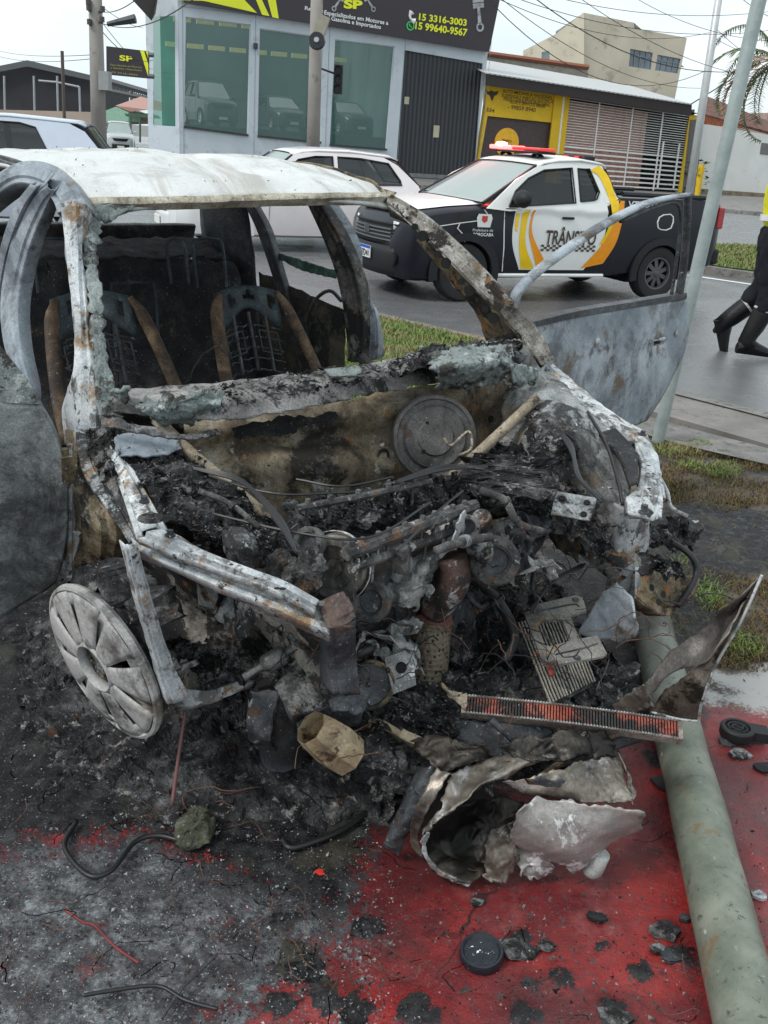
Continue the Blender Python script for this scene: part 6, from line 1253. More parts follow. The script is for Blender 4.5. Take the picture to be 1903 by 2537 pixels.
strip('front_beam', [(275, 1178, 'w', .84), (350, 1215, 'w', .83), (460, 1262, 'w', .815), (560, 1300, 'w', .80), (640, 1338, 'w', .785), (710, 1365, 'w', .775)], [(365, 1148, 'w', .87), (445, 1192, 'w', .86), (545, 1235, 'w', .84), (615, 1262, 'w', .825), (690, 1300, 'w', .81), (745, 1290, 'w', .81)], M_PL, th=.03, k=50, lip=-.010, amp=.004)
strip('beam_ridge', [(300, 1162, 'w', .875), (400, 1205, 'w', .865), (500, 1243, 'w', .85), (600, 1280, 'w', .83), (680, 1322, 'w', .81)], [(368, 1152, 'w', .88), (440, 1192, 'w', .872), (545, 1232, 'w', .855), (615, 1258, 'w', .84), (690, 1300, 'w', .82)], M_PL, th=.014, k=50, lip=.012)
m = MB(); 
def bolt(m, t, r=.007, h=.009, ax=Vector((0, 0, 1))):
    c = PT(t); M3 = ax.to_track_quat('Z', 'Y').to_matrix(); m.lathe([(r * 1.5, 0), (r * 1.5, .004)], c, M3, 16); m.lathe([(0, .004 + h), (r, .004 + h), (r, .004)], c, M3, 6); m.lathe([(0, .006), (r * 1.5, .004)], c, M3, 16)
for t in ((368, 1158, 'w', .895), (326, 1121, 'w', .945), (745, 1330, 'w', .79), (312, 1085, 'w', .945), (430, 985, 'w', .93)): m = MB(); bolt(m, t); obj('bolt', m, M_DM, bc, world=True)
m = MB(); m.lathe([(.0, .004), (.024, .004), (.026, 0)], PT((326, 1121, 'w', .935)), None, 18); obj('mounting_disc', m, M_AS, bc, world=True); m = MB(); m.lathe([(0, .006), (.018, .006), (.02, 0)], PT((645, 1300, 'w', .80)), None, 18); obj('mounting_disc', m, M_AS, bc, world=True)
m = MB()
for t, r in (((598, 1283, 'w', .836), .006), ((610, 1284, 'w', .834), .007), ((500, 1232, 'w', .87), .004), ((430, 1190, 'w', .885), .005), ((552, 1262, 'w', .85), .004)): m.lathe([(0, .0), (r, .0)], PT(t) + Vector((0, 0, .012)), None, 10)
obj('beam_hole', m, M_HOLE, bc, world=True)
# rusty end bracket and post down from it
strip('end_bracket', [(690, 1300, 'w', .80), (720, 1285, 'w', .83), (742, 1278, 'w', .83)], [(708, 1356, 'w', .79), (745, 1350, 'w', .79), (768, 1332, 'w', .79)], burnt('bracket_rust', [(.3, (.035, .025, .022)), (.5, (.10, .062, .05)), (.7, (.2, .165, .15))], 12, rough=.5), th=.03, k=14, lip=.004)
strip('lock_post', [(708, 1362, 'w', .76), (712, 1430, 'u', .40), (722, 1500, 'u', .41)], [(768, 1340, 'w', .76), (770, 1430, 'u', .41), (778, 1500, 'u', .42)], M_DM, th=.06, k=16, lip=.004)
# slim front leg and the corner
strip('wing_leg', [(268, 1178, 'u', .13), (300, 1300, 'u', .13), (335, 1420, 'u', .13), (362, 1520, 'u', .13)], [(296, 1172, 'u', .13), (326, 1290, 'u', .13), (368, 1420, 'u', .13), (408, 1508, 'u', .13)], M_PL, th=.03, k=30, lip=.005, amp=.004)
strip('lower_frame', [(372, 1520, 'w', .40), (440, 1522, 'w', .40), (500, 1500, 'w', .40), (552, 1470, 'w', .41)], [(398, 1488, 'w', .42), (450, 1494, 'w', .42), (505, 1478, 'w', .42), (540, 1450, 'w', .42)], M_PL, th=.02, k=26, amp=.005)
strip('lower_frame', [(390, 1450, 'w', .43), (440, 1432, 'w', .43), (510, 1422, 'w', .43)], [(395, 1438, 'w', .44), (440, 1420, 'w', .44), (512, 1410, 'w', .44)], M_PL, th=.02, k=16, amp=.005)
# inner wing panel (right)
o, GI = sheet('inner_wing', [[(305, 1180, 'v', -.60), (420, 1240, 'v', -.58), (540, 1290, 'v', -.56), (690, 1350, 'v', -.52)], [(330, 1290, 'v', -.56), (430, 1310, 'v', -.52), (540, 1350, 'v', -.48), (700, 1410, 'v', -.46)], [(360, 1400, 'v', -.56), (440, 1390, 'v', -.52), (550, 1410, 'v', -.47), (690, 1460, 'v', -.45)], [(400, 1500, 'v', -.60), (470, 1460, 'v', -.56), (560, 1460, 'v', -.50), (690, 1530, 'v', -.46)]], burnt('wing_cream', [(.3, (.05, .045, .04)), (.46, (.2, .19, .17)), (.6, (.42, .4, .36))], 6, layers=[((.02, .02, .02), 5, .5, .07, 1), ((.2, .09, .03), 8, .62, .06, 2)]), 46, 60, .02, 10, 6, .005, .01)
lumps('charred_crust', [[(330, 1380, 'w', .47), (480, 1390, 'w', .48), (640, 1390, 'w', .50)], [(380, 1420, 'w', .43), (500, 1430, 'w', .46), (680, 1450, 'w', .48)], [(420, 1480, 'w', .40), (520, 1470, 'w', .42), (690, 1490, 'w', .45)]], M_AS, 40, 60, .045, 20, 31, 350, (.004, .014), fmat=M_BL)
sheet('torn_liner', [[(480, 1285, 'v', -.545), (520, 1290, 'v', -.54), (560, 1310, 'v', -.53)], [(475, 1340, 'v', -.56), (515, 1350, 'v', -.56), (545, 1360, 'v', -.55)], [(485, 1375, 'v', -.57), (510, 1392, 'v', -.57), (540, 1370, 'v', -.56)]], M_PG, 20, 20, .03, 14, 41, .004, .03, 20)
sheet('inner_plate', [[(425, 1240, 'v', -.585), (470, 1265, 'v', -.575)], [(430, 1310, 'v', -.57), (465, 1320, 'v', -.56)]], M_PG, 10, 10, .006, 14, 42, .004, .004)
# small silver canister with nipple
c0_, c1_ = PT((575, 1435, 'w', .50)), PT((614, 1412, 'w', .52)); d = (c1_ - c0_).normalized()
m = MB(); m.tube([c0_ - d * .06, c0_ - d * .012, c0_ - d * .008, c0_, c0_ + d * .004, c1_ - d * .004, c1_, c1_ + d * .006, c1_ + d * .05, c1_ + d * .052], [.010, .010, .017, .022, .024, .024, .022, .011, .011, .008], 16); obj('canister', m, burnt('canister_metal', [(.3, (.1, .1, .1)), (.6, (.22, .22, .21)), (.8, (.34, .34, .33))], 9, rough=.4, metal=.4, bump=.1), bc, world=True, smooth=True, auto=50)
# ---- strut tower rubble (right) and engine bay mass
_, GT = lumps('charred_crust', [[(240, 960, 'w', .93), (330, 960, 'w', .93), (420, 985, 'w', .90)], [(300, 1030, 'w', .94), (400, 1040, 'w', .93), (520, 1090, 'w', .86)], [(350, 1100, 'w', .92), (470, 1130, 'w', .88), (600, 1160, 'w', .80)], [(400, 1160, 'w', .86), (540, 1210, 'w', .80), (640, 1230, 'w', .76)], [(430, 1180, 'w', .82), (560, 1220, 'w', .76), (640, 1240, 'w', .74)]], M_BL, 90, 80, .05, 15, 51, 1500, (.003, .012), fmat=M_AS)
sheet('strut_plate', [[(250, 945, 'w', .97), (330, 930, 'w', .98), (390, 945, 'w', .97)], [(250, 990, 'w', .95), (330, 985, 'w', .95), (390, 970, 'w', .95)]], M_DR, 12, 24, .012, 12, 52, .005, .012)
strip('curved_bracket', [(480, 1145, 'w', .90), (495, 1190, 'w', .88), (505, 1240, 'w', .80)], [(545, 1150, 'w', .90), (558, 1180, 'w', .88), (560, 1225, 'w', .80)], M_PG, th=.03, k=20, lip=.01)
lumps('ash_heap', [[(185, 935, 'w', .93), (235, 910, 'w', .98), (300, 935, 'w', .98)], [(185, 960, 'w', .92), (230, 960, 'w', .95), (290, 975, 'w', .94)], [(215, 1020, 'w', .90), (235, 1030, 'w', .92), (262, 1015, 'w', .93)]], M_AS, 30, 30, .03, 24, 53, 200, (.003, .01))
sheet('end_plate', [[(215, 900, 'w', 1.02), (300, 920, 'w', 1.01), (400, 940, 'w', .99), (470, 930, 'w', .98)], [(220, 925, 'w', 1.0), (300, 935, 'w', 1.0), (400, 950, 'w', .985), (475, 940, 'w', .975)]], M_AS, 6, 40, .012, 18, 54, .005, .006)
# engine block: the long dark head with its charred top
def boxhull(name, top, drop, mt, amp=.006, seed=1, nu=30, nv=12, parent=bc, freq=16, down=None):
    a = lin(PL(top[0]), nu); b = lin(PL(top[1]), nu); dn_ = Vector((0, 0, -drop)); G2 = []
    for i in range(nu):
        row = [a[i] + dn_, a[i] + dn_ * .66, a[i] + dn_ * .33, a[i] + dn_ * .04] + [a[i].lerp(b[i], t) for t in (.06, .2, .35, .5, .65, .8, .94)] + [b[i] + dn_ * .04, b[i] + dn_ * .33, b[i] + dn_ * .66, b[i] + dn_]
        G2.append(row)
    G2 = [[p.copy() for p in G2[0]]] + G2 + [[p.copy() for p in G2[-1]]]
    c0 = sum(G2[0], Vector()) / len(G2[0]); c1 = sum(G2[-1], Vector()) / len(G2[-1]); G2[0] = [p.lerp(c0, .97) for p in G2[0]]; G2[-1] = [p.lerp(c1, .97) for p in G2[-1]]
    crumple(G2, amp, freq, seed); m = MB(); m.grid(G2); return obj(name, m, mt, parent, world=True, smooth=False), G2
boxhull('cylinder_head', [[(615, 1100, 'w', .80), (830, 1065, 'w', .82), (990, 1035, 'w', .84)], [(745, 1195, 'w', .80), (900, 1130, 'w', .80), (1025, 1085, 'w', .80)]], .20, M_DM, .022, 61, 60)
_, GE = lumps('head_crust', [[(610, 1105, 'w', .82), (720, 1080, 'w', .85), (860, 1050, 'w', .87), (985, 1030, 'w', .87)], [(640, 1130, 'w', .84), (760, 1110, 'w', .86), (880, 1078, 'w', .87), (1005, 1052, 'w', .86)], [(690, 1160, 'w', .83), (800, 1140, 'w', .84), (900, 1110, 'w', .84), (1020, 1080, 'w', .83)]], M_BL, 60, 110, .05, 17, 62, 900, (.004, .016), fmat=M_BL)
boxhull('engine_block', [[(600, 1150, 'w', .70), (800, 1180, 'w', .66), (1000, 1120, 'w', .66)], [(760, 1330, 'w', .62), (900, 1290, 'w', .58), (1040, 1200, 'w', .62)]], .34, M_DM, .04, 63, 50, freq=11)
# valve cover flank with two smooth ribs
strip('cover_flank', [(745, 1192, 'w', .815), (870, 1140, 'w', .815), (1020, 1088, 'w', .815)], [(760, 1228, 'w', .77), (890, 1178, 'w', .77), (1030, 1118, 'w', .77)], M_DM, th=.02, k=30, lip=.008, amp=.008)
strip('cover_flank', [(762, 1228, 'w', .76), (880, 1185, 'w', .76), (1000, 1140, 'w', .76)], [(775, 1262, 'w', .70), (890, 1215, 'w', .70), (1000, 1170, 'w', .70)], burnt('flank_brown', [(.3, (.02, .016, .015)), (.5, (.06, .048, .042)), (.7, (.12, .1, .09))], 10, rough=.5), th=.02, k=30, lip=.006, amp=.008)
# pulley with poly-vee grooves
pax = (CF * .55 - CL * .75 + Vector((0, 0, .15))).normalized(); pm = pax.to_track_quat('Z', 'Y').to_matrix(); pcn = cc(728, 1222, 'w', .79)
m = MB(); prof = [(0, -.02)]; 
for k in range(9): prof += [(.066, -.018 + k * .0045), (.070, -.0165 + k * .0045)]
prof += [(.066, .024), (.05, .024), (.045, .01), (.02, .01), (.018, .02), (0, .02)]
m.lathe(prof, pcn, pm, 40); obj('belt_pulley', m, burnt('pulley_metal', [(.3, (.012, .012, .012)), (.5, (.05, .05, .048)), (.7, (.2, .18, .15))], 14, rough=.5, bump=.15), bc, world=True, smooth=False)
m = MB(); m.lathe([(.078, -.002), (.079, .006), (.078, .009)], pcn, pm, 30, -.8, 2.2); obj('belt_cord', m, M_PL, bc, world=True)
for (x, y, w_, r) in ((652, 1250, .80, .045), (610, 1225, .82, .032), (668, 1222, .83, .028)):
    m = MB(); G2 = []
    for i in range(18):
        th_ = math.pi * i / 17; G2.append([cc(x, y, 'w', w_) + Vector((math.sin(th_) * math.cos(g), math.sin(th_) * math.sin(g), math.cos(th_))) * r for g in [j * math.tau / 18 for j in range(19)]])
    crumple(G2, .035, 16, int(x)); m.grid(G2); obj('melted_alternator', m, M_AS, bc, world=True)
M_SHD = burnt('shield_grey', [(.3, (.06, .06, .06)), (.46, (.2, .205, .2)), (.62, (.4, .41, .4))], 10, rough=.45, bump=.3, layers=[((.6, .6, .6), 16, .62, .05, 2)])
# heat shield, manifold and perforated catalyst
sheet('heat_shield', [[(838, 1180, 'w', .72), (890, 1165, 'w', .75), (930, 1150, 'w', .76), (950, 1165, 'w', .74)], [(832, 1240, 'w', .68), (880, 1225, 'w', .71), (925, 1205, 'w', .72), (945, 1200, 'w', .70)], [(822, 1300, 'w', .62), (870, 1290, 'w', .66), (910, 1270, 'w', .67), (930, 1250, 'w', .66)], [(860, 1330, 'w', .58), (880, 1320, 'w', .6), (905, 1310, 'w', .62), (925, 1290, 'w', .62)]], M_SHD, 34, 34, .045, 13, 71, .003, .03, 20)
sheet('heat_shield', [[(940, 1190, 'w', .78), (975, 1165, 'w', .82), (1003, 1105, 'w', .88)], [(950, 1210, 'w', .74), (985, 1185, 'w', .78), (1008, 1120, 'w', .84)]], M_PL, 10, 26, .016, 15, 72, .004, .01)
pipe('exhaust_manifold', [(978, 1205, 'w', .72), (985, 1240, 'w', .68), (970, 1275, 'w', .63), (938, 1310, 'w', .56)], [.036, .038, .04, .046], burnt('manifold_rust', [(.3, (.03, .02, .018)), (.5, (.09, .05, .042)), (.7, (.2, .13, .11))], 14, rough=.6, layers=[((.4, .4, .4), 20, .6, .06, 2), ((.03, .03, .03), 8, .55, .1, 4)]), 16)
strip('manifold_heat_collar', [(890, 1335, 'w', .52), (930, 1320, 'w', .55), (975, 1325, 'w', .55)], [(892, 1358, 'w', .49), (935, 1370, 'w', .49), (980, 1350, 'w', .51)], burnt('collar_rust', [(.3, (.08, .04, .03)), (.6, (.2, .1, .08)), (.8, (.3, .2, .17))], 12), th=.03, k=16)
ca = cc(932, 1345, 'w', .50); cb = cc(922, 1475, 'w', .35); ax = (cb - ca).normalized(); caM = ax.to_track_quat('Z', 'Y').to_matrix(); L = (cb - ca).length
N = NT('catalyst_perforated'); vv = N.vor(75, rnd=.15, vec=N.mapv((1, 1, 1))); N.set(color=N.mix(N.step(vv, .30, .22), N.ramp(N.noise(9, 6), [(.3, (.1, .075, .055)), (.6, (.2, .16, .12)), (.8, (.3, .25, .2))]), (.01, .008, .007)), rough=.65, metal=.2, normal=N.bump(vv, .5, .01)); M_CAT = N.m
m = MB(); m.lathe([(.02, -.02), (.046, 0), (.052, .02), (.052, L - .02), (.046, L), (.02, L + .01)], ca, caM, 30); cat_ = obj('catalytic_converter', m, M_CAT, bc, world=True, smooth=True, auto=50)
m = MB(); m.lathe([(.053, L * .04), (.0545, L * .05), (.0545, L * .08), (.053, L * .09)], ca, caM, 30); obj('clamp_band', m, M_RU, cat_, world=True)
# crumpled aluminium scraps round the centre
for i, (x, y, w_, s_, mt) in enumerate(((820, 1385, .55, .09, M_PG), (770, 1400, .5, .08, M_AS), (850, 1420, .48, .07, M_PG), (1080, 1180, .72, .08, M_DM), (1120, 1220, .66, .1, M_PG), (1050, 1220, .62, .09, M_DM), (1010, 1290, .55, .07, M_AS), (700, 1390, .55, .09, M_DM), (1140, 1140, .74, .07, M_DM), (980, 1150, .8, .06, M_PG), (1060, 1250, .56, .06, M_BE), (640, 1330, .6, .09, M_AS), (700, 1440, .48, .08, M_AS), (870, 1250, .66, .06, M_PL))):
    c = PT((x, y, 'w', w_)); G2 = [[c + Vector((a - .5, b - .5, .2 * math.sin(a * 5 + i) * math.cos(b * 4))) * s_ * 1.6 for a in np.linspace(0, 1, 20)] for b in np.linspace(0, 1, 20)]
    G2 = [[Vector(p) for p in r] for r in G2]; crumple(G2, s_ * .9, 11, 80 + i); G2 = ragged(G2, .02, 24, i); m = MB(); m.grid(G2); obj('crumpled_scrap', m, {M_PL: M_SHD, M_PG: M_SHD}.get(mt, mt), bc, world=True, solid=.003)
# gearbox / transmission side, dark cylinders
m = MB(); a, b = PT((1050, 1215, 'w', .62)), PT((1140, 1160, 'w', .62)); m.tube([a, a.lerp(b, .3), a.lerp(b, .32), a.lerp(b, .7), b], [.075, .08, .065, .06, .05], 20); G2 = [m.v]; crumple(G2, .012, 16, 5); m.v = G2[0]; obj('gearbox', m, M_DM, bc, world=True, smooth=True, auto=35)
pipe('coolant_pipe', [(1140, 1170, 'w', .66), (1155, 1220, 'w', .60), (1150, 1270, 'w', .55), (1158, 1300, 'w', .5)], .006, M_DM, 8)
pipe('oil_pipe', [(1000, 1270, 'w', .60), (1035, 1310, 'w', .55), (1060, 1300, 'w', .55), (1075, 1330, 'w', .52), (1045, 1320, 'w', .5)], .007, M_DM, 8)
m = MB()
for (x, y, w_) in ((1030, 1175, .78), (1045, 1190, .76), (1040, 1125, .84)): c = PT((x, y, 'w', w_)); m.lathe([(0, .02), (.02, .02), (.024, .012), (.024, -.02), (.014, -.02), (.014, -.05), (0, -.05)], c, Matrix.Rotation(.5, 3, 'X'), 14)
obj('sensor_stub', m, M_PG, bc, world=True, smooth=True, auto=40)
# coil springs / strut remains
m = MB(); c = PT((1030, 1300, 'w', .46)); m.tube([c + Vector((.03 * math.cos(t), .03 * math.sin(t), t * .006)) for t in [k * .5 for k in range(50)]], .004, 5); obj('coil_spring', m, M_DM, bc, world=True)
# ---- engine bay bottom: deep black mass
_, GB = lumps('charred_mass', [[(-.28, -.5, .50), (-.28, 0, .5), (-.28, .55, .50)], [(-.05, -.48, .48), (-.05, 0, .42), (-.05, .52, .42)], [(.15, -.45, .42), (.15, 0, .34), (.15, .5, .34)], [(.35, -.42, .36), (.35, 0, .28), (.33, .48, .28)], [(.46, -.36, .30), (.5, .05, .24), (.46, .45, .22)]], M_BL, 90, 90, .09, 10, 91, 2600, (.003, .014), fmat=M_AS)
# ---- hard cast and pressed pieces that stand out of the ash
M_CAST = burnt('casting_ash', [(.3, (.015, .015, .016)), (.46, (.05, .05, .05)), (.6, (.14, .138, .135)), (.72, (.3, .3, .29))], 12, rough=.6, bump=.5, soot=.8, layers=[((.14, .08, .05), 9, .6, .08, 1), ((.42, .42, .41), 22, .62, .06, 2)])
def rib(name, pts, r, webs=0, drop=.05):
    P = catmull(PL(pts), 24); m = MB(); m.tube(P, r, 8); 
    for k in range(webs):
        p = P[int((k + .5) / webs * 23)]; m.box(p + Vector((0, 0, -drop / 2)) + (EYE - p).normalized() * r * .5, (.006, .006, drop), Matrix.Rotation(CY, 3, 'Z'))
        m.lathe([(0, .009), (.006, .009), (.007, 0)], p + Vector((0, 0, r * .9)), None, 6)
    return obj(name, m, M_CAST, bc, world=True, smooth=True, auto=30)
rib('cover_rib', [(748, 1196, 'w', .85), (880, 1146, 'w', .85), (1026, 1092, 'w', .85)], .016, 9)
rib('cover_rib', [(758, 1228, 'w', .815), (890, 1180, 'w', .81), (1020, 1130, 'w', .805)], .011, 7)
rib('fuel_rail', [(640, 1098, 'w', .89), (780, 1072, 'w', .90), (930, 1040, 'w', .90)], .009, 5)
def flange(name, t, r, ax, nb=6, th=.012, inner=.55, mt=None):
    c = PT(t); M3 = Vector(ax).normalized().to_track_quat('Z', 'Y').to_matrix(); m = MB(); m.lathe([(r * inner, -th), (r, -th), (r, th * .6), (r * .94, th), (r * (inner + .1), th), (r * inner, th * .4), (r * inner, -th)], c, M3, 28)
    o = obj(name, m, mt or M_CAST, bc, world=True, smooth=True, auto=35); m = MB()
    for k in range(nb): g = k * math.tau / nb; m.lathe([(0, th + .008), (r * .09, th + .008), (r * .1, th)], c + M3 @ Vector((math.cos(g) * r * .8, math.sin(g) * r * .8, 0)), M3, 6)
    m.lathe([(0, -th * .3), (r * inner, -th * .3)], c, M3, 20); obj('flange_bolts', m, M_DM, o, world=True); return o
flange('gearbox_flange', (1068, 1212, 'w', .72), .062, CF * .8 - CL * .5 + Vector((0, 0, .45)), 8)
flange('throttle_body', (1010, 1140, 'w', .83), .030, CF * .6 - CL * .6 + Vector((0, 0, .6)), 4)
flange('water_pump', (668, 1172, 'w', .86), .034, CF * .5 - CL * .8 + Vector((0, 0, .4)), 5)
flange('alternator', (800, 1300, 'w', .68), .048, CF * .6 - CL * .7 + Vector((0, 0, .3)), 6)
flange('starter_end', (1128, 1178, 'w', .72), .030, CF * .9 + Vector((0, 0, .3)), 3)
flange('fan_ring', (800, 1480, 'w', .46), .060, CF * .9 - CL * .3 + Vector((0, 0, .3)), 0, .008, .82, M_RU)
for nm, t, sz, ang in (('engine_mount', (1100, 1150, 'w', .76), (.07, .05, .04), .9), ('bracket_block', (860, 1205, 'w', .80), (.05, .03, .07), .5), ('mount_foot', (700, 1420, 'w', .52), (.08, .05, .05), -.3)):
    m = MB(); c = PT(t); m.box(c, sz, Matrix.Rotation(CY + ang, 3, 'Z') @ Matrix.Rotation(.25, 3, 'X')); 
    o = obj(nm, m, M_CAST, bc, world=True, bevel=.006); m = MB()
    for k in (-.3, .3): m.lathe([(0, .008), (.007, .008), (.008, 0)], c + Vector((k * sz[0], 0, sz[2] * .5)), None, 6)
    obj('block_bolts', m, M_DM, o, world=True)
def plt(name, pts, holes, mt, th=.005):
    P = PL(pts); n = (P[1] - P[0]).cross(P[2] - P[0]).normalized(); n = n if (EYE - P[0]).dot(n) > 0 else -n; m = MB(); m.prism(P, -n * th); o = obj(name, m, mt, bc, world=True, bevel=.0015); m = MB(); M3 = n.to_track_quat('Z', 'Y').to_matrix()
    for s_, t_, r in holes: c = P[0].lerp(P[1], s_).lerp(P[3].lerp(P[2], s_), t_) + n * .003; m.lathe([(0, 0), (r, 0)], c, M3, 12); m.lathe([(r, -.001), (r * 1.35, .001), (r * 1.4, -.002)], c, M3, 14)
    obj('bracket_hole', m, M_HOLE, o, world=True); return o
plt('timing_plate', [(742, 1190, 'w', .84), (790, 1180, 'w', .84), (800, 1290, 'w', .68), (750, 1300, 'w', .68)], [(.5, .2, .010), (.4, .55, .016), (.6, .85, .007)], M_CAST)
plt('bracket_plate', [(1075, 1130, 'w', .80), (1125, 1115, 'w', .80), (1140, 1165, 'w', .74), (1090, 1180, 'w', .74)], [(.3, .4, .008), (.7, .5, .008)], M_PG)
plt('bracket_plate', [(830, 1420, 'w', .52), (890, 1400, 'w', .53), (900, 1480, 'w', .45), (850, 1500, 'w', .44)], [(.5, .4, .010)], M_SHD)
plt('battery_tray', [(1200, 1060, 'w', .84), (1290, 1075, 'w', .84), (1275, 1125, 'w', .80), (1190, 1110, 'w', .80)], [(.2, .3, .006), (.8, .3, .006), (.8, .8, .006)], M_PG)
for nm, pts, r in (('hard_pipe', [(1040, 1060, 'w', .90), (1090, 1080, 'w', .90), (1120, 1130, 'w', .84), (1180, 1150, 'w', .78)], .009), ('hard_pipe', [(940, 1190, 'w', .84), (1000, 1170, 'w', .85), (1060, 1160, 'w', .82)], .010), ('hard_pipe', [(430, 1060, 'w', .95), (500, 1090, 'w', .93), (560, 1140, 'w', .90)], .006), ('radiator_hose', [(1010, 1240, 'w', .66), (1070, 1290, 'w', .58), (1110, 1370, 'w', .48), (1090, 1430, 'w', .42)], .014), ('radiator_hose', [(760, 1420, 'w', .54), (800, 1400, 'w', .56), (850, 1370, 'w', .56)], .013)):
    o = pipe(nm, pts, r, M_CAST if 'pipe' in nm else M_WIREK, 10)
    P = PL(pts); m = MB(); m.tube([P[1], P[1].lerp(P[2], .12)], r * 1.5, 10); obj('pipe_clamp', m, M_PG, o, world=True)
for k, pts in enumerate(([(1180, 905), (1230, 960), (1250, 1030), (1300, 1080)], [(420, 1010), (520, 1040), (600, 1120), (640, 1190)], [(860, 1040), (960, 1010), (1050, 1010)], [(1150, 1320), (1190, 1260), (1260, 1220)])):
    m = MB(); 
    for q in range(6): m.tube(catmull([cc(x + Rw0.uniform(-5, 5), y + Rw0.uniform(-5, 5), 'w', (.95, .94, .92, .6)[k]) for x, y in pts], 24), .003, 5)
    obj('wire_bundle', m, M_WIREK, bc, world=True)
strip('rail_shade_strip', [(1296, 935, 'w', .925), (1340, 985, 'w', .90), (1362, 1050, 'w', .86)], [(1330, 925, 'w', .925), (1372, 975, 'w', .90), (1378, 1045, 'w', .865)], M_IN, th=.01, k=20)  # dark strip painting the shadow along the inside of the rail
# ---- left wing: strut tower, inner panel, rail, bracket
M_IL = burnt('wing_ashgrey', [(.3, (.05, .052, .052)), (.46, (.15, .155, .155)), (.6, (.3, .31, .305)), (.72, (.42, .43, .42))], 6, rough=.75, bump=.45, soot=.8, layers=[((.17, .13, .09), 6, .58, .1, 1), ((.03, .03, .032), 4.5, .56, .09, 8), ((.7, .7, .7), 30, .66, .05, 4)])
o, GL_ = sheet('strut_tower', [[(1090, 850, 'w', .95), (1150, 815, 'w', .99), (1200, 800, 'w', .98), (1290, 880, 'w', .93), (1372, 945, 'w', .90)], [(1080, 930, 'w', .90), (1160, 900, 'w', .96), (1230, 900, 'w', .96), (1300, 940, 'w', .91), (1365, 1000, 'w', .86)], [(1075, 1000, 'w', .82), (1150, 1000, 'w', .87), (1230, 1010, 'w', .86), (1300, 1030, 'w', .84), (1355, 1070, 'w', .80)], [(1080, 1080, 'w', .74), (1160, 1090, 'w', .74), (1240, 1110, 'w', .72), (1300, 1120, 'w', .72), (1345, 1140, 'w', .72)]], M_IL, 50, 60, .03, 9, 101, .005, .006)
lumps('charred_crust', [[(1130, 905, 'w', .955), (1175, 885, 'w', .975), (1215, 905, 'w', .96)], [(1135, 945, 'w', .93), (1190, 945, 'w', .95), (1235, 955, 'w', .935)], [(1150, 985, 'w', .89), (1200, 990, 'w', .9), (1240, 995, 'w', .88)]], M_BL, 34, 34, .02, 12, 103, 140, (.004, .012))
_, GH = lumps('charred_crust', [[(1000, 1000, 'w', .84), (1060, 970, 'w', .88), (1150, 1000, 'w', .86), (1250, 1060, 'w', .80)], [(1010, 1050, 'w', .82), (1080, 1020, 'w', .86), (1180, 1060, 'w', .82), (1300, 1125, 'w', .75)], [(1030, 1090, 'w', .78), (1110, 1090, 'w', .78), (1200, 1120, 'w', .76), (1320, 1170, 'w', .70)], [(1070, 1115, 'w', .74), (1150, 1140, 'w', .72), (1240, 1170, 'w', .70), (1300, 1200, 'w', .66)]], M_BL, 70, 100, .05, 15, 104, 1500, (.003, .013), fmat=M_AS)
# stack of charred battery plates
m = MB(); R7 = random.Random(3)
for k in range(46):
    x = 1050 + R7.uniform(-12, 110); y = 985 + R7.uniform(-5, 75) ; a = PT((x, y, 'w', .90)); g = CY + R7.uniform(-.7, .7) + .9; d = Vector((math.cos(g), math.sin(g), 0)); n = Vector((-d.y, d.x, R7.uniform(-.2, .2)))
    L_ = R7.uniform(.04, .09); P = [a - d * L_, a - d * L_ * .3 + n * .006, a + d * L_ * .4 - n * .005, a + d * L_]; m.band(P, [p + Vector((R7.uniform(-.02, .02), R7.uniform(-.02, .02), -R7.uniform(.012, .03))) for p in P], n, .0025)
obj('battery_plates', m, M_BL, bc, world=True)
strip('wing_rail', [(1180, 792, 'w', .99), (1235, 850, 'w', .96), (1300, 905, 'w', .93), (1370, 945, 'w', .90), (1400, 990, 'w', .87), (1432, 1075, 'w', .83)], [(1196, 788, 'w', .985), (1255, 840, 'w', .955), (1325, 893, 'w', .925), (1392, 935, 'w', .895), (1420, 990, 'w', .87), (1436, 1080, 'w', .82)], M_PL, th=.04, k=44, lip=.005, amp=.008)
strip('rail_bracket', [(1368, 955, 'w', .89), (1385, 1000, 'w', .87), (1378, 1050, 'w', .85), (1353, 1075, 'w', .83)], [(1405, 975, 'w', .88), (1420, 1020, 'w', .86), (1432, 1080, 'w', .83), (1428, 1118, 'w', .80)], M_PL, th=.02, k=26, lip=.006, amp=.003)
strip('bracket_foot', [(1353, 1075, 'w', .835), (1356, 1105, 'w', .82), (1362, 1120, 'w', .80)], [(1380, 1070, 'w', .84), (1400, 1120, 'w', .81), (1425, 1120, 'w', .80)], M_PL, th=.02, k=12, amp=.003)
m = MB(); bolt(m, (1390, 1108, 'w', .825), .009, .018); obj('bolt', m, M_DM, bc, world=True); m = MB(); bolt(m, (1388, 940, 'w', .92)); obj('bolt', m, M_DM, bc, world=True)
m = MB()
for t in ((1400, 1010, 'w', .885), (1398, 1035, 'w', .878), (1402, 1060, 'w', .87), (1318, 1040, 'w', .86), (1320, 1060, 'w', .85)): m.lathe([(0, 0), (.006, 0)], PT(t) + Vector((0, 0, .006)), None, 9)
obj('bracket_hole', m, M_HOLE, bc, world=True)
strip('front_leg', [(1345, 1095, 'u', .27), (1340, 1160, 'u', .27), (1332, 1230, 'u', .27), (1325, 1290, 'u', .28)], [(1402, 1120, 'u', .27), (1402, 1165, 'u', .27), (1395, 1215, 'u', .27), (1385, 1260, 'u', .28)], M_PL, th=.03, k=24, lip=.012, amp=.005)
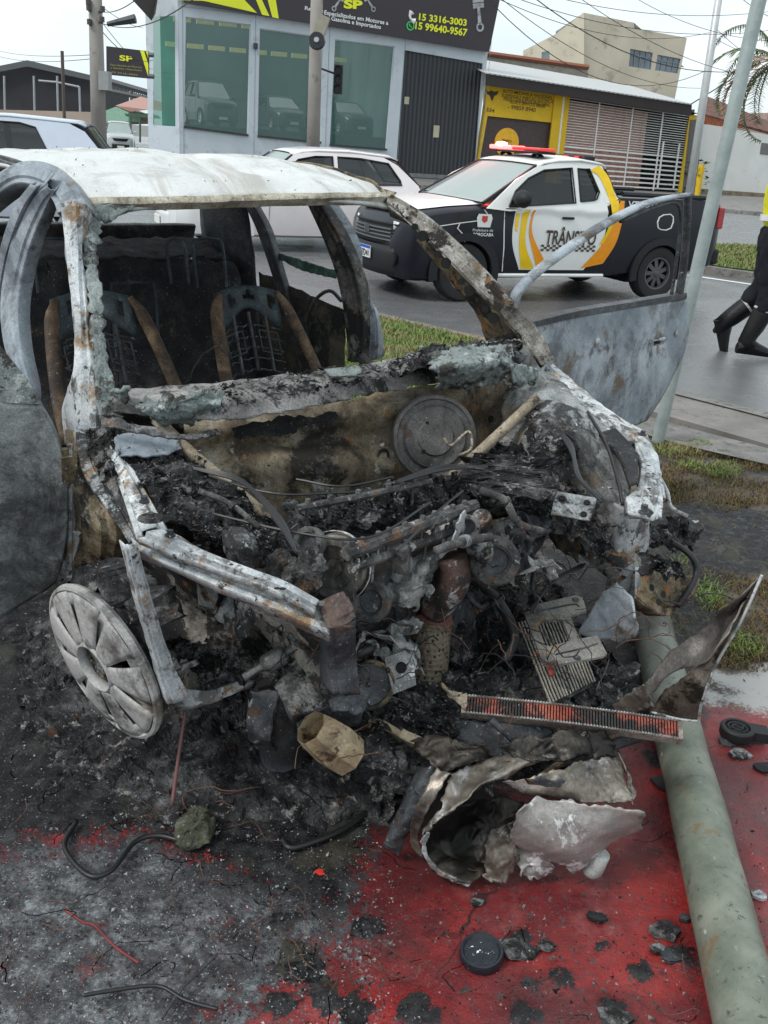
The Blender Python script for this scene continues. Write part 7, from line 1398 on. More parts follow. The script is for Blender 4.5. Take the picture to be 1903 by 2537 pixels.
sheet('lower_panel', [[(1330, 1255, 'w', .58), (1365, 1290, 'w', .56), (1372, 1330, 'w', .52)], [(1290, 1300, 'w', .50), (1330, 1330, 'w', .48), (1372, 1375, 'w', .44)], [(1245, 1368, 'w', .40), (1300, 1380, 'w', .40), (1340, 1385, 'w', .40)]], M_DR, 24, 24, .014, 10, 111, .006, .006)
strip('chassis_leg', [(1080, 1100, 'w', .68), (1160, 1140, 'w', .64), (1240, 1190, 'w', .60), (1330, 1262, 'w', .56)], [(1090, 1075, 'w', .72), (1175, 1112, 'w', .70), (1260, 1165, 'w', .66), (1345, 1230, 'w', .62)], M_PG, th=.05, k=30, lip=.004, amp=.006)
sheet('leg_flap', [[(1150, 1108, 'w', .72), (1220, 1130, 'w', .70), (1255, 1160, 'w', .68)], [(1160, 1150, 'w', .64), (1215, 1190, 'w', .62), (1250, 1215, 'w', .6)]], M_RU, 14, 20, .01, 12, 113, .004, .01)
strip('bumper_mount', [(1375, 1290, 'w', .56), (1400, 1310, 'w', .54), (1440, 1330, 'w', .50), (1490, 1300, 'w', .52)], [(1385, 1220, 'w', .62), (1420, 1235, 'w', .60), (1465, 1250, 'w', .58), (1510, 1240, 'w', .58)], M_RU, th=.05, k=24, lip=.01)
sheet('mount_plate', [[(1372, 1225, 'w', .62), (1400, 1228, 'w', .62)], [(1372, 1330, 'w', .50), (1392, 1322, 'w', .50)]], M_PL, 12, 8, .004, 12, 114)
m = MB()
for t in ((1400, 1275, 'w', .59), (1425, 1290, 'w', .58), (1415, 1306, 'w', .57)): m.lathe([(0, 0), (.010, 0)], PT(t) + Vector((0, 0, .012)) + CF * .01, (CF + Vector((0, 0, .6))).to_track_quat('Z', 'Y').to_matrix(), 10)
obj('mount_hole', m, M_HOLE, bc, world=True)
pipe('black_hose', [(1450, 1170, 'w', .66), (1492, 1200, 'w', .64), (1505, 1235, 'w', .60), (1488, 1275, 'w', .56), (1462, 1310, 'w', .52)], .009, M_WIREK, 10)
pipe('black_hose', [(1270, 890, 'w', .95), (1310, 960, 'w', .91), (1335, 1040, 'w', .86), (1345, 1090, 'w', .82)], .005, M_WIREK, 8)
lumps('hanging_char', [[(1380, 1210, 'w', .66), (1430, 1215, 'w', .66), (1480, 1215, 'w', .64)], [(1390, 1240, 'w', .64), (1430, 1255, 'w', .64), (1470, 1240, 'w', .62)]], M_BL, 20, 30, .05, 16, 115, 60, (.004, .012))
pipe('wing_trim', [(1412, 1010, 'w', .84), (1440, 1060, 'w', .80), (1450, 1095, 'w', .76), (1485, 1115, 'w', .74)], .006, M_PL, 6)
lumps('wheel_arch_char', [[(1400, 1140, 'w', .66), (1470, 1120, 'w', .66), (1500, 1150, 'w', .6)], [(1400, 1200, 'w', .6), (1450, 1190, 'w', .6), (1500, 1190, 'w', .56)]], M_BL, 24, 30, .05, 12, 116, 80)
# ---- driver's door (left, open) : vertical plane through the hinge
hA = cc(1150, 700, 'w', 1.03); hB = cc(1480, 645, 'w', 1.03); dd_ = (hB - hA).normalized(); dn_ = Vector((-dd_.y, dd_.x, 0)); dn_ = dn_ if (EYE - hA).dot(dn_) > 0 else -dn_
def DP(x, y, o=0): return atp(x, y, hA + dn_ * o, dn_)
dleft = None
G_ = []
top = [(1130, 705), (1250, 680), (1370, 660), (1480, 645)]; r2 = [(1135, 790), (1250, 775), (1370, 760), (1478, 735)]; r3 = [(1150, 860), (1250, 850), (1350, 840), (1445, 820)]; r4 = [(1180, 960), (1250, 950), (1320, 935), (1392, 908)]
rows = [[DP(x, y, (0, .012, .018, .0)[i] ) for x, y in r] for i, r in enumerate((top, r2, r3, r4))]
S3 = surf([[p for p in r] for r in rows], 36, 44)
crumple(S3, .006, 3, 7)
m = MB(); hc = DP(1415, 735, .02)
m.grid(S3, lambda i, j, p: abs((p - hc).dot(dd_)) > .055 or abs(p.z - hc.z) > .016)
dleft = obj('front_door', m, M_DR, bc, smooth=True, world=True, solid=.03, label='open driver door with bleached blue grey skin')
m = MB(); m.grid([[hc + dd_ * (a * .062) + Vector((0, 0, b * .022)) - dn_ * .03 * (1 - max(abs(a), abs(b)) ** 2) for a in np.linspace(-1, 1, 9)] for b in np.linspace(-1, 1, 7)]); obj('handle_recess', m, M_DM, dleft, world=True, smooth=True)
m = MB(); m.tube([hc + dd_ * -.07 + dn_ * .01, hc + dd_ * -.02 + dn_ * .0, hc + dd_ * .02 + dn_ * 0, hc + dd_ * .07 + dn_ * .01], [.012, .005, .005, .012], 8); m.lathe([(0, .008), (.014, .006), (.016, 0)], DP(1462, 720, .03), dn_.to_track_quat('Z', 'Y').to_matrix(), 14); m.lathe([(0, .004), (.02, .003), (.022, 0)], DP(1290, 740, .025), dn_.to_track_quat('Z', 'Y').to_matrix(), 14); obj('lock', m, M_PL, dleft, world=True, smooth=True)
m = MB(); A = [DP(x, y, .02) for x, y in ((1135, 712), (1250, 686), (1370, 665), (1484, 645))]; B = [DP(x, y, .02) for x, y in ((1135, 700), (1250, 672), (1370, 652), (1484, 633))]; m.band(catmull(A, 20), catmull(B, 20), -dn_, .05); obj('belt_moulding', m, M_DM, dleft, world=True)
m = MB(); P = catmull([DP(*p) for p in ((1125, 690), (1112, 648), (1140, 605), (1215, 545), (1310, 482), (1400, 438), (1488, 420))], 40)
m.tube(P, [.018 + .012 * math.sin(i / 39 * 3.1) for i in range(40)], 6, flat=.5); o = obj('window_frame', m, M_DR, dleft, world=True, smooth=True)
m = MB(); P = catmull([DP(*p) for p in ((1486, 418), (1484, 480), (1478, 560), (1466, 645))], 20); m.tube(P, .020, 6); m.tube(catmull([DP(*p) for p in ((1340, 478), (1420, 445), (1462, 440), (1470, 480), (1462, 560), (1450, 640))], 24), .009, 6); obj('window_frame', m, M_DM, dleft, world=True, smooth=True)
# ---- passenger door (right, open) plane through its hinge, reaching out of the picture
h0 = K(-.50, -.80, 0); pd = (CF * -.30 - CL * .95).normalized(); pn_ = Vector((-pd.y, pd.x, 0)); pn_ = pn_ if (EYE - h0).dot(pn_) > 0 else -pn_
def DR(x, y, o=0): return atp(x, y, h0 + pn_ * o, pn_)
rows = [[DR(x, y) for x, y in r] for r in (((86, 872), (60, 872), (20, 868), (-80, 850), (-260, 820)), ((132, 960), (90, 965), (20, 975), (-80, 990), (-260, 1010)), ((148, 1080), (100, 1090), (20, 1110), (-80, 1140), (-260, 1190)), ((142, 1180), (100, 1200), (20, 1240), (-80, 1280), (-260, 1370)), ((122, 1250), (90, 1275), (10, 1322), (-80, 1372), (-260, 1480)))]
S3 = surf(rows, 34, 50); crumple(S3, .008, 3, 17); m = MB(); m.grid(S3)
drt = obj('front_door', m, burnt('door_right', [(.3, (.05, .06, .063)), (.46, (.14, .155, .16)), (.64, (.33, .35, .35))], 3.2, rough=.5, bump=.2, speck=.5, soot=.75, layers=[((.04, .045, .045), 3, .55, .12, 1), ((.5, .52, .52), 2.4, .6, .12, 5)]), bc, smooth=True, world=True, solid=.035, label='open passenger door with cloudy grey skin')
m = MB(); m.add([DR(86, 872, .012), DR(60, 820, .012), DR(0, 748, .012), DR(-60, 700, .012), DR(-60, 860, .012), DR(0, 868, .012)], [tuple(range(6))]); obj('mirror_plate', m, M_GL, drt, world=True, solid=.01)
m = MB(); m.tube(catmull([DR(140, 1240, -.02), DR(160, 1180, -.02), DR(166, 1150, -.02)], 8), .012, 6); m.tube([DR(152, 960 + 0, -.01), DR(150, 1230, -.01)], .008, 6); obj('door_edge', m, M_PL, drt, world=True)
# ---- right front wheel: bare cover leaning on the ground
wc = cc(222, 1432, 'v', -.83); wax = (-CL * .95 + CF * .24 + Vector((0, 0, -.20))).normalized()
wM = Matrix((wax.orthogonal(), Vector((0, 0, 1)), wax)).transposed()
zx = Vector((0, 0, 1)).cross(wax).normalized(); zy = wax.cross(zx).normalized(); wM = Matrix((zx, zy, wax)).transposed()
WR = .200; m = MB(); m.lathe([(WR * .93, -.002), (WR * .97, .006), (WR, .004), (WR * 1.01, -.006), (WR * .99, -.014), (WR * .95, -.012)], wc, wM, 60)
m.lathe([(.068, .022), (.06, .026), (.056, .018), (.054, .002)], wc, wM, 40)
m.lathe([(WR * .80, .010), (WR * .94, .002)], wc, wM, 60)
NS = 9
for k in range(NS):
    g = k * math.tau / NS + .12; w0 = .30; G2 = []
    for i in range(9):
        r = .06 + (WR * .95 - .06) * i / 8; hw = (.028 + .036 * (i / 8) ** 1.3) ; row = []
        for j in range(7):
            s = -1 + j / 3; th_ = g + s * hw / max(r, .05) * (.85 if i else .7); hgt = .024 - .016 * (i / 8) ** 1.6 - .004 * abs(s) ** 4
            row.append(wc + wM @ Vector((r * math.cos(th_), r * math.sin(th_), hgt)))
        G2.append(row)
    m.grid(G2)
for k in range(NS):   # connecting web between pairs of spokes
    if k % 3 == 0: continue
    g = (k + .5) * math.tau / NS + .12; G2 = []
    for i in range(5):
        r = .075 + (WR * (.80 if k % 2 else .9) - .075) * i / 4; row = [wc + wM @ Vector((r * math.cos(g + s * .20), r * math.sin(g + s * .20), .006 - .004 * i / 4)) for s in (-1, -.5, 0, .5, 1)]; G2.append(row)
    m.grid(G2)
whl = obj('front_wheel', m, M_WH, bc, world=True, smooth=True, solid=.003, auto=28)
m = MB(); m.lathe([(0, .004), (.02, .008), (.03, .004), (.036, .012), (.052, .004)], wc, wM, 24); G2 = [m.v]; crumple(G2, .008, 40, 2); m.v = G2[0]; obj('hub', m, M_AS, whl, world=True)
m = MB(); m.lathe([(.014, .006), (.015, .012), (.008, .013), (0, .012)], wc + wM @ Vector((-.006, .03, 0)), wM, 14); m.lathe([(0, .01), (.01, .01)], wc + wM @ Vector((0, -.03, 0)), wM, 8); obj('hub_cap', m, M_RU, whl, world=True)
m = MB(); m.lathe([(.03, -.07), (.17, -.06), (.185, -.03), (.19, -.016)], wc, wM, 30); obj('brake_disc', m, M_BL, whl, world=True)
m = MB(); m.lathe([(.17, -.16), (.20, -.13), (.205, -.05), (.19, -.03)], wc + Vector((0, 0, .0)), wM, 50, .6, 3.6); G2 = [m.v]; crumple(G2, .045, 18, 9); m.v = G2[0]; obj('tyre_remains', m, M_BL, whl, world=True)
lumps('tyre_ash', [[(170, 1240, 'v', -.72), (230, 1225, 'v', -.70), (290, 1300, 'v', -.66)], [(200, 1290, 'v', -.76), (260, 1300, 'v', -.74), (300, 1390, 'v', -.70)], [(260, 1340, 'v', -.78), (300, 1400, 'v', -.76), (330, 1480, 'v', -.74)]], M_BL, 40, 40, .04, 16, 121, 300, (.003, .01))
# ---- right front corner: crash box, block, compressor
strip('sub_frame_block', [(595, 1480, 'w', .47), (630, 1540, 'w', .46), (690, 1530, 'w', .46), (800, 1495, 'w', .46)], [(640, 1440, 'w', .50), (700, 1450, 'w', .50), (760, 1440, 'w', .50), (795, 1440, 'w', .50)], M_AS, th=.05, k=20, amp=.01)
sheet('block_face', [[(630, 1535, 'w', .46), (690, 1528, 'w', .46), (790, 1495, 'w', .46)], [(650, 1620, 'w', .36), (680, 1600, 'w', .37), (780, 1560, 'w', .38)]], M_DM, 14, 24, .01, 10, 131, .01)
ha = cc(690, 1585, 'w', .44); hb = cc(752, 1632, 'w', .37); hx = (hb - ha).normalized(); hM = hx.to_track_quat('Z', 'Y').to_matrix(); L = (hb - ha).length
m = MB(); m.lathe([(.040, -.03), (.046, .0), (.052, L * .5), (.049, L), (.045, L + .004), (.045, L), (.044, L * .3), (.04, 0)], ha, hM, 8); m.lathe([(0, L * .3), (.044, L * .3)], ha, hM, 8)
M_BRS = burnt('crash_box_brass', [(.3, (.14, .1, .06)), (.5, (.3, .23, .14)), (.7, (.48, .4, .28))], 8, rough=.4, bump=.12, fine=.15, layers=[((.06, .035, .02), 9, .6, .08, 1)])
cb_ = obj('crash_box', m, M_BRS, bc, world=True)
ka = cc(600, 1480, 'w', .44); kb = cc(610, 1640, 'w', .22); kx = (kb - ka).normalized(); kM = kx.to_track_quat('Z', 'Y').to_matrix(); L = (kb - ka).length
m = MB(); m.lathe([(0, 0), (.045, 0), (.055, .01), (.055, .05), (.048, .055), (.05, L * .55), (.056, L * .57), (.056, L * .9), (.048, L), (0, L)], ka, kM, 26); G2 = [m.v]; crumple(G2, .006, 20, 3); m.v = G2[0]; cp_ = obj('compressor', m, M_DM, bc, world=True, smooth=True, auto=40)
m = MB(); cq = cc(575, 1530, 'w', .40); m.lathe([(.018, 0), (.034, 0), (.036, .02), (.018, .024), (.018, 0)], cq, (CF * .4 - CL * .9 + Vector((0, 0, .2))).to_track_quat('Z', 'Y').to_matrix(), 20); m.lathe([(.012, 0), (.022, 0), (.022, .02), (.012, .02)], cc(562, 1580, 'w', .34), (CF * .4 - CL * .9 + Vector((0, 0, .2))).to_track_quat('Z', 'Y').to_matrix(), 16); obj('mount_ring', m, M_PG, cp_, world=True, smooth=True, auto=40)
sheet('corner_flap', [[(545, 1490, 'w', .46), (600, 1500, 'w', .46)], [(530, 1560, 'w', .38), (585, 1590, 'w', .36)], [(540, 1600, 'w', .32), (590, 1620, 'w', .30)]], M_DM, 16, 14, .016, 14, 133, .006, .01)
sheet('front_scrap', [[(710, 1510, 'w', .50), (750, 1500, 'w', .50), (795, 1485, 'w', .50)], [(715, 1545, 'w', .47), (755, 1540, 'w', .47), (790, 1535, 'w', .47)]], M_DM, 10, 18, .02, 16, 134, .006, .01)
# ---- radiator bar, fin block, gasket plate
ra_, rb_ = cc(1003, 1522, 'w', .42), cc(1468, 1578, 'w', .42); rd = (rb_ - ra_).normalized(); rdn = (cc(1003, 1548, 'w', .40) - cc(1003, 1500, 'w', .43)); rdn = (rdn - rd * rdn.dot(rd)).normalized(); rn = rd.cross(rdn).normalized(); rn = rn if rn.dot(EYE - ra_) > 0 else -rn
LR = (rb_ - ra_).length; hh = .024
def RP(s, t, o=0): return ra_ + rd * s + rdn * t + rn * o
sag = lambda s: .010 * math.sin(s / LR * math.pi)
m = MB(); k = 40
for t0, t1 in ((-hh, -hh + .004), (hh - .004, hh)): m.band([RP(LR * i / k, t0, .006 + sag(LR * i / k)) for i in range(k + 1)], [RP(LR * i / k, t1, .006 + sag(LR * i / k)) for i in range(k + 1)], -rn, .03)
for s0, s1 in ((-.006, .004), (LR - .004, LR + .006)): m.band([RP(s0, -hh, .006), RP(s0, hh, .006)], [RP(s1, -hh, .006), RP(s1, hh, .006)], -rn, .03)
rad = obj('radiator', m, burnt('radiator_frame', [(.3, (.07, .05, .04)), (.5, (.24, .2, .17)), (.7, (.42, .38, .34))], 16, rough=.6), bc, world=True)
m = MB(); m.band([RP(LR * i / k, -hh + .006, -.006 + sag(LR * i / k)) for i in range(k + 1)], [RP(LR * i / k, hh - .006, -.006 + sag(LR * i / k)) for i in range(k + 1)], -rn, .01); obj('core', m, mat('core_dark', (.03, .008, .006), .7), rad, world=True)
m = MB(); nf = 72
for i in range(nf):
    s = LR * (i + .5) / nf; m.band([RP(s - .0024, -hh + .004, sag(s) + .003), RP(s - .0024, hh - .004, sag(s) + .003)], [RP(s + .0018, -hh + .004, sag(s) + .003), RP(s + .0018, hh - .004, sag(s) + .003)], -rn, .012)
obj('fins', m, burnt('fins_red', [(.3, (.10, .02, .015)), (.48, (.3, .06, .035)), (.7, (.45, .16, .11))], 9, rough=.6, soot=.3, layers=[((.02, .02, .02), 5, .53, .1, 3)]), rad, world=True)
m = MB()
for i in range(nf):
    for t in (-hh, hh - .004): s = LR * (i + .5) / nf; m.box(RP(s, t + .002, .008 + sag(s)), (.003, .003, .003), Matrix.Rotation(.3, 3, 'Z'))
obj('solder_teeth', m, M_PL, rad, world=True)
sheet('melted_tank', [[(950, 1482, 'w', .46), (985, 1490, 'w', .45), (1010, 1500, 'w', .44)], [(965, 1500, 'w', .43), (990, 1515, 'w', .43), (1008, 1540, 'w', .42)]], M_TUBE, 10, 16, .02, 18, 141, .006, .01, parent=rad)
fa_ = [(1140, 1400, 'w', .44), (1205, 1330, 'w', .44), (1240, 1330, 'w', .44)]
rA, rB, rC, rD = PT((1120, 1345, 'w', .45)), PT((1225, 1318, 'w', .45)), PT((1285, 1470, 'w', .38)), PT((1190, 1520, 'w', .38))
m = MB()
for i in range(17):
    t = i / 16; a = rA.lerp(rB, t); b = rD.lerp(rC, t); P = [a.lerp(b, s / 8) + Vector((0, 0, .006 * noise.noise(Vector((s, i * .4, 1))))) for s in range(9)]; m.tube(P, .0028, 4)
fb_ = obj('fin_block', m, burnt('fin_cream', [(.3, (.16, .14, .11)), (.6, (.42, .4, .34)), (.8, (.6, .58, .52))], 9, rough=.6), bc, world=True)
m = MB(); m.quad(rA - Vector((0, 0, .012)), rB - Vector((0, 0, .012)), rC - Vector((0, 0, .012)), rD - Vector((0, 0, .012))); obj('core', m, M_BL, fb_, world=True)
gz = .52
def gz2(x, y): return (784.7 + .527 * x, 871.8 + .527 * y)
go = [(660, 858), (705, 842), (712, 822), (870, 785), (900, 795), (915, 848), (850, 868), (880, 965), (960, 950), (1000, 1025), (985, 1035), (800, 1068), (795, 1052), (735, 1060)]
gh_ = [(715, 905), (740, 890), (815, 885), (850, 965), (840, 975), (760, 995), (740, 985)]
gp = lambda x, y: atp(*gz2(x, y), cc(1210, 1370, 'w', gz), (.05, -.35, 1))
m = MB(); plate(m, go, [gh_], gp, depth=(0, 0, -.006)); gk = obj('gasket_plate', m, burnt('gasket_metal', [(.3, (.05, .047, .043)), (.5, (.13, .125, .115)), (.7, (.24, .225, .2))], 8, rough=.5, bump=.12, layers=[((.24, .15, .07), 5, .6, .1, 1)]), bc, world=True, bevel=.002)
m = MB(); P = [gp(*p) + Vector((0, 0, .002)) for p in ((735, 850), (860, 825), (885, 835))]; m.tube(catmull(P, 10), .002, 4); P = [gp(*p) + Vector((0, 0, .002)) for p in ((790, 1030), (900, 1005), (960, 985))]; m.tube(catmull(P, 10), .002, 4)
for p in ((870, 805), (875, 1042)): m.lathe([(.005, .004), (.009, .003), (.010, 0)], gp(*p), None, 12)
obj('bead', m, M_DM, gk, world=True)
m = MB(); m.tube(catmull([PT((1160, 1405, 'w', .47)), PT((1185, 1430, 'w', .45)), PT((1192, 1460, 'w', .43))], 8), [.008, .01, .008, .01, .009, .008, .01, .006], 6); obj('red_lens_scrap', m, mat('scrap_red', (.3, .04, .03), .5, var=.4, scale=30), bc, world=True)
# slim burnt crossmember and rods at the front
strip('lower_crossmember', [(820, 1570, 'w', .36), (880, 1610, 'w', .34), (960, 1660, 'w', .30)], [(860, 1590, 'w', .39), (905, 1610, 'w', .37), (975, 1640, 'w', .33)], M_BRS, th=.02, k=14, amp=.004)
pipe('rod', [(1060, 1555, 'w', .42), (1110, 1600, 'w', .38), (1140, 1640, 'w', .30)], .009, M_DM, 8)
pipe('rod', [(1230, 1660, 'w', .34), (1330, 1610, 'w', .34), (1390, 1590, 'w', .36)], .012, M_DM, 8)
pipe('rod', [(1150, 1690, 'w', .30), (1260, 1620, 'w', .33), (1420, 1560, 'w', .36)], .008, M_RU, 8)
_, GFr = lumps('charred_mass', [[(790, 1480, 'w', .40), (950, 1450, 'w', .38), (1150, 1450, 'w', .36), (1350, 1440, 'w', .34)], [(800, 1540, 'w', .38), (960, 1540, 'w', .36), (1150, 1560, 'w', .34), (1340, 1540, 'w', .30)], [(880, 1600, 'w', .30), (1000, 1610, 'w', .32), (1180, 1620, 'w', .30), (1330, 1600, 'w', .26)], [(930, 1650, 'w', .26), (1030, 1650, 'w', .28), (1180, 1660, 'w', .26), (1320, 1640, 'w', .22)]], M_BL, 60, 90, .06, 13, 151, 1400, (.003, .015), fmat=M_AS)
sheet('undertray', [[(970, 1560, 'w', .40), (1080, 1560, 'w', .39), (1180, 1570, 'w', .38)], [(1000, 1625, 'w', .34), (1100, 1640, 'w', .33), (1180, 1620, 'w', .33)]], M_DM, 18, 24, .02, 10, 152, .004, .02)
# ---- loose wires everywhere over the bay
m = MB(); Rw = random.Random(77)
for k in range(90): squiggle(m, K(Rw.uniform(-.2, .5), Rw.uniform(-.5, .55), Rw.uniform(.45, .8)), Rw.uniform(.08, .35), Rw.choice((.0008, .0012, .0018)), Rw, 12)
for a in (((330, 985), (560, 1060), (720, 1065), (900, 1050)), ((420, 1100), (640, 1150), (800, 1160), (930, 1085)), ((640, 1035), (740, 1050), (850, 1030)), ((860, 1190), (940, 1110), (1000, 1060))): m.tube(catmull([cc(x, y, 'w', .90) for x, y in a], 30), .0028, 5)
obj('burnt_wiring', m, M_WIREK, bc, world=True, stuff=True)
m = MB()
for k in range(46): squiggle(m, K(Rw.uniform(-.1, .55), Rw.uniform(-.5, .6), Rw.uniform(.35, .7)), Rw.uniform(.08, .3), .0013, Rw, 12)
for a in ((1330, 1400, .5), (1360, 1380, .5), (1350, 1330, .5), (560, 1700, .3), (1220, 1470, .4)): squiggle(m, cc(a[0], a[1], 'w', a[2]), .25, .0013, Rw, 14)
obj('copper_wiring', m, M_WIRE2, bc, world=True, stuff=True)
pipe('copper_lead', [(400, 1535, 'w', .36), (385, 1640, 'w', .25), (372, 1740, 'w', .14)], .0045, mat('lead_pink', (.2, .09, .09), .6), 6)

# ================================================================== SMALL THINGS ROUND THE WRECK
# torn body panel lying at the front
tpn = thing('torn_panel', 'torn crumpled beige aluminium bonnet remains lying on the red ground', 'car part', K(.6, -.15, G))
def z8(x, y): return (784.7 + .527 * x, 1569 + .527 * y)
def Z8(L): return [(*z8(x, y), 'w', w) for x, y, w in L]
M_BES = burnt('aluminium_sooted', [(.3, (.008, .0075, .007)), (.48, (.02, .018, .016)), (.58, (.12, .10, .08)), (.68, (.42, .37, .3))], 3, rough=.4, metal=.5, bump=.1, soot=.8, speck=.4)
def tsheet(name, rows, mt, nu, nv, amp, freq, seed, rag=.01, th=.003):
    return sheet(name, [Z8(r) for r in rows], mt, nu, nv, amp, freq, seed, th, rag, 26, parent=tpn)
tsheet('folded_edge', [[(225, 165, .34), (165, 300, .28), (100, 450, .17), (88, 490, .13)], [(275, 165, .36), (200, 310, .29), (130, 460, .19), (110, 510, .13)], [(335, 165, .36), (235, 320, .29), (185, 440, .2), (150, 540, .12)]], M_DM, 12, 40, .012, 12, 201, .004)
tsheet('folded_edge', [[(300, 170, .37), (225, 320, .31), (195, 430, .22), (205, 520, .13)], [(360, 190, .38), (290, 310, .32), (235, 410, .25), (240, 540, .14)]], M_BE, 12, 40, .012, 12, 202, .006)
tsheet('inner_skin', [[(340, 200, .36), (500, 150, .37), (640, 120, .38), (790, 112, .38)], [(300, 330, .34), (420, 300, .36), (520, 210, .38), (780, 140, .38)], [(245, 440, .31), (400, 310, .35), (515, 225, .37), (740, 160, .37)]], M_BE, 26, 50, .018, 9, 203, .014)
tsheet('hollow_skin', [[(250, 430, .27), (420, 310, .26), (540, 290, .24), (690, 320, .26)], [(250, 520, .18), (400, 460, .16), (500, 440, .17), (620, 420, .2)], [(300, 610, .125), (420, 655, .12), (520, 600, .13), (580, 540, .15)]], M_BES, 40, 50, .025, 8, 204, .008)
tsheet('curled_lip', [[(245, 430, .28), (240, 520, .19), (300, 600, .14), (430, 658, .12)], [(262, 440, .27), (262, 520, .19), (318, 590, .15), (440, 640, .125)]], M_PL, 6, 50, .010, 16, 205, .003)
tsheet('skin_fold', [[(520, 420, .24), (600, 380, .26), (700, 320, .29)], [(480, 540, .17), (560, 520, .19), (640, 440, .24)], [(500, 640, .115), (560, 650, .115), (620, 600, .14)]], M_BE, 30, 30, .022, 11, 206, .02)
tsheet('grey_plate', [[(640, 350, .31), (740, 305, .33), (940, 322, .34), (1130, 352, .34)], [(606, 430, .26), (760, 420, .28), (940, 420, .29), (1118, 420, .28)], [(620, 500, .2), (770, 520, .22), (900, 540, .21), (1010, 490, .22)], [(660, 515, .18), (800, 570, .17), (870, 592, .16), (960, 530, .19)]], M_AG, 40, 60, .012, 7, 207, .014)
tsheet('skin_fold', [[(590, 470, .22), (650, 500, .2), (740, 500, .2)], [(620, 570, .16), (680, 560, .16), (760, 540, .18)], [(670, 628, .12), (700, 630, .12), (755, 600, .13)]], M_AG, 24, 26, .02, 12, 208, .018)
tsheet('upper_skin', [[(560, 235, .36), (800, 190, .38), (960, 140, .38), (1045, 118, .36)], [(640, 270, .33), (800, 250, .36), (980, 200, .36), (1070, 200, .35)], [(740, 305, .31), (900, 312, .33), (1040, 310, .33), (1108, 290, .34)]], M_BE, 34, 60, .02, 8, 209, .014)
tsheet('joining_skin', [[(560, 80, .42), (760, 40, .42), (1000, 40, .40)], [(600, 110, .40), (790, 95, .40), (1020, 85, .385)], [(640, 150, .385), (820, 150, .385), (1045, 125, .37)]], M_BES, 26, 50, .03, 11, 212, .016)
tsheet('joining_skin', [[(190, 60, .42), (330, 50, .42), (470, 70, .42)], [(240, 120, .38), (350, 120, .39), (500, 120, .39)], [(300, 180, .36), (400, 175, .37), (520, 150, .37)]], M_BES, 24, 36, .03, 11, 213, .016)
tsheet('bent_strip', [[(640, 215, .40), (760, 220, .40), (840, 215, .40)], [(660, 245, .38), (780, 250, .38), (820, 235, .39)]], M_DM, 8, 20, .01, 10, 210, .01)
tsheet('side_flap', [[(1040, 118, .37), (1070, 190, .35), (1100, 280, .34)], [(1065, 180, .35), (1115, 270, .34), (1105, 325, .33)]], M_BE, 16, 34, .014, 14, 211, .01)
m = MB(); a = PT((*z8(975, 520), 'w', .2)); b = PT((*z8(935, 592), 'w', .145)); d = (b - a).normalized(); m.tube([a, b - d * .012, b - d * .003, b + d * .008, b + d * .013], [.021, .024, .024, .018, .004], 18); obj('washer_nozzle', m, M_WH, tpn, world=True, smooth=True)
m = MB(); m.tube([PT((*z8(850, 560), 'w', .17)), PT((*z8(862, 595), 'w', .14))], [.014, .008], 12); obj('melted_drop', m, M_WH, tpn, world=True, smooth=True)
m = MB()
for x, y in ((222, 270), (160, 350), (200, 200), (230, 240), (235, 358)): m.lathe([(0, 0), (.006, 0)], PT((*z8(x, y), 'w', .30)) + (EYE - PT((*z8(x, y), 'w', .30))).normalized() * .02, (EYE - PT((*z8(x, y), 'w', .3))).to_track_quat('Z', 'Y').to_matrix(), 9)
obj('rivet_hole', m, M_HOLE, tpn, world=True)
# upright torn wing shard
shd = thing('wing_shard', 'tall torn curled wing panel standing over the fallen pole', 'car part', K(.6, .45, G))
def Z6(L): return [(784.7 + .527 * x, 871.8 + .527 * y, 'w', w) for x, y, w in L]
sheet('outer_skin', [Z6([(1632, 706, .80), (1545, 895, .68), (1450, 1060, .57), (1390, 1210, .46), (1372, 1300, .38)]), Z6([(1628, 712, .795), (1500, 930, .65), (1400, 1090, .54), (1300, 1200, .44), (1270, 1285, .36)]), Z6([(1626, 716, .79), (1450, 1000, .62), (1340, 1100, .52), (1220, 1180, .43), (1180, 1262, .36)])], burnt('shard_inside', [(.28, (.05, .042, .033)), (.45, (.17, .145, .12)), (.65, (.36, .33, .29))], 4, rough=.42, metal=.4, speck=.4, bump=.12, layers=[((.03, .025, .02), 5, .56, .1, 1)]), 30, 60, .012, 9, 221, .004, .005, parent=shd)
sheet('inner_skin', [Z6([(1630, 708, .795), (1530, 800, .74), (1440, 870, .66), (1280, 1010, .54), (1150, 1150, .44)]), Z6([(1610, 750, .76), (1510, 860, .69), (1440, 960, .61), (1300, 1070, .52), (1150, 1180, .42)]), Z6([(1590, 800, .74), (1480, 950, .64), (1390, 1080, .55), (1280, 1090, .50), (1150, 1215, .40)])], burnt('shard_back', [(.28, (.03, .026, .024)), (.45, (.09, .08, .075)), (.65, (.2, .185, .17))], 5, rough=.42, metal=.4, speck=.4, bump=.15), 24, 60, .012, 9, 222, .004, .008, parent=shd)
sheet('torn_tail', [Z6([(1150, 1150, .43), (1080, 1190, .38), (1020, 1240, .33)]), Z6([(1200, 1240, .38), (1120, 1260, .34), (1060, 1290, .30)])], M_BE, 14, 20, .02, 12, 223, .004, .014, parent=shd)
m = MB(); P = catmull(PL(Z6([(1634, 704, .802), (1547, 893, .682), (1452, 1058, .572), (1392, 1208, .462), (1374, 1302, .382)])), 40); m.tube(P, .0035, 6); m.tube(catmull(PL(Z6([(1374, 1302, .382), (1290, 1292, .37), (1180, 1264, .36)])), 16), .003, 6); obj('bright_edge', m, M_PL, shd, world=True)
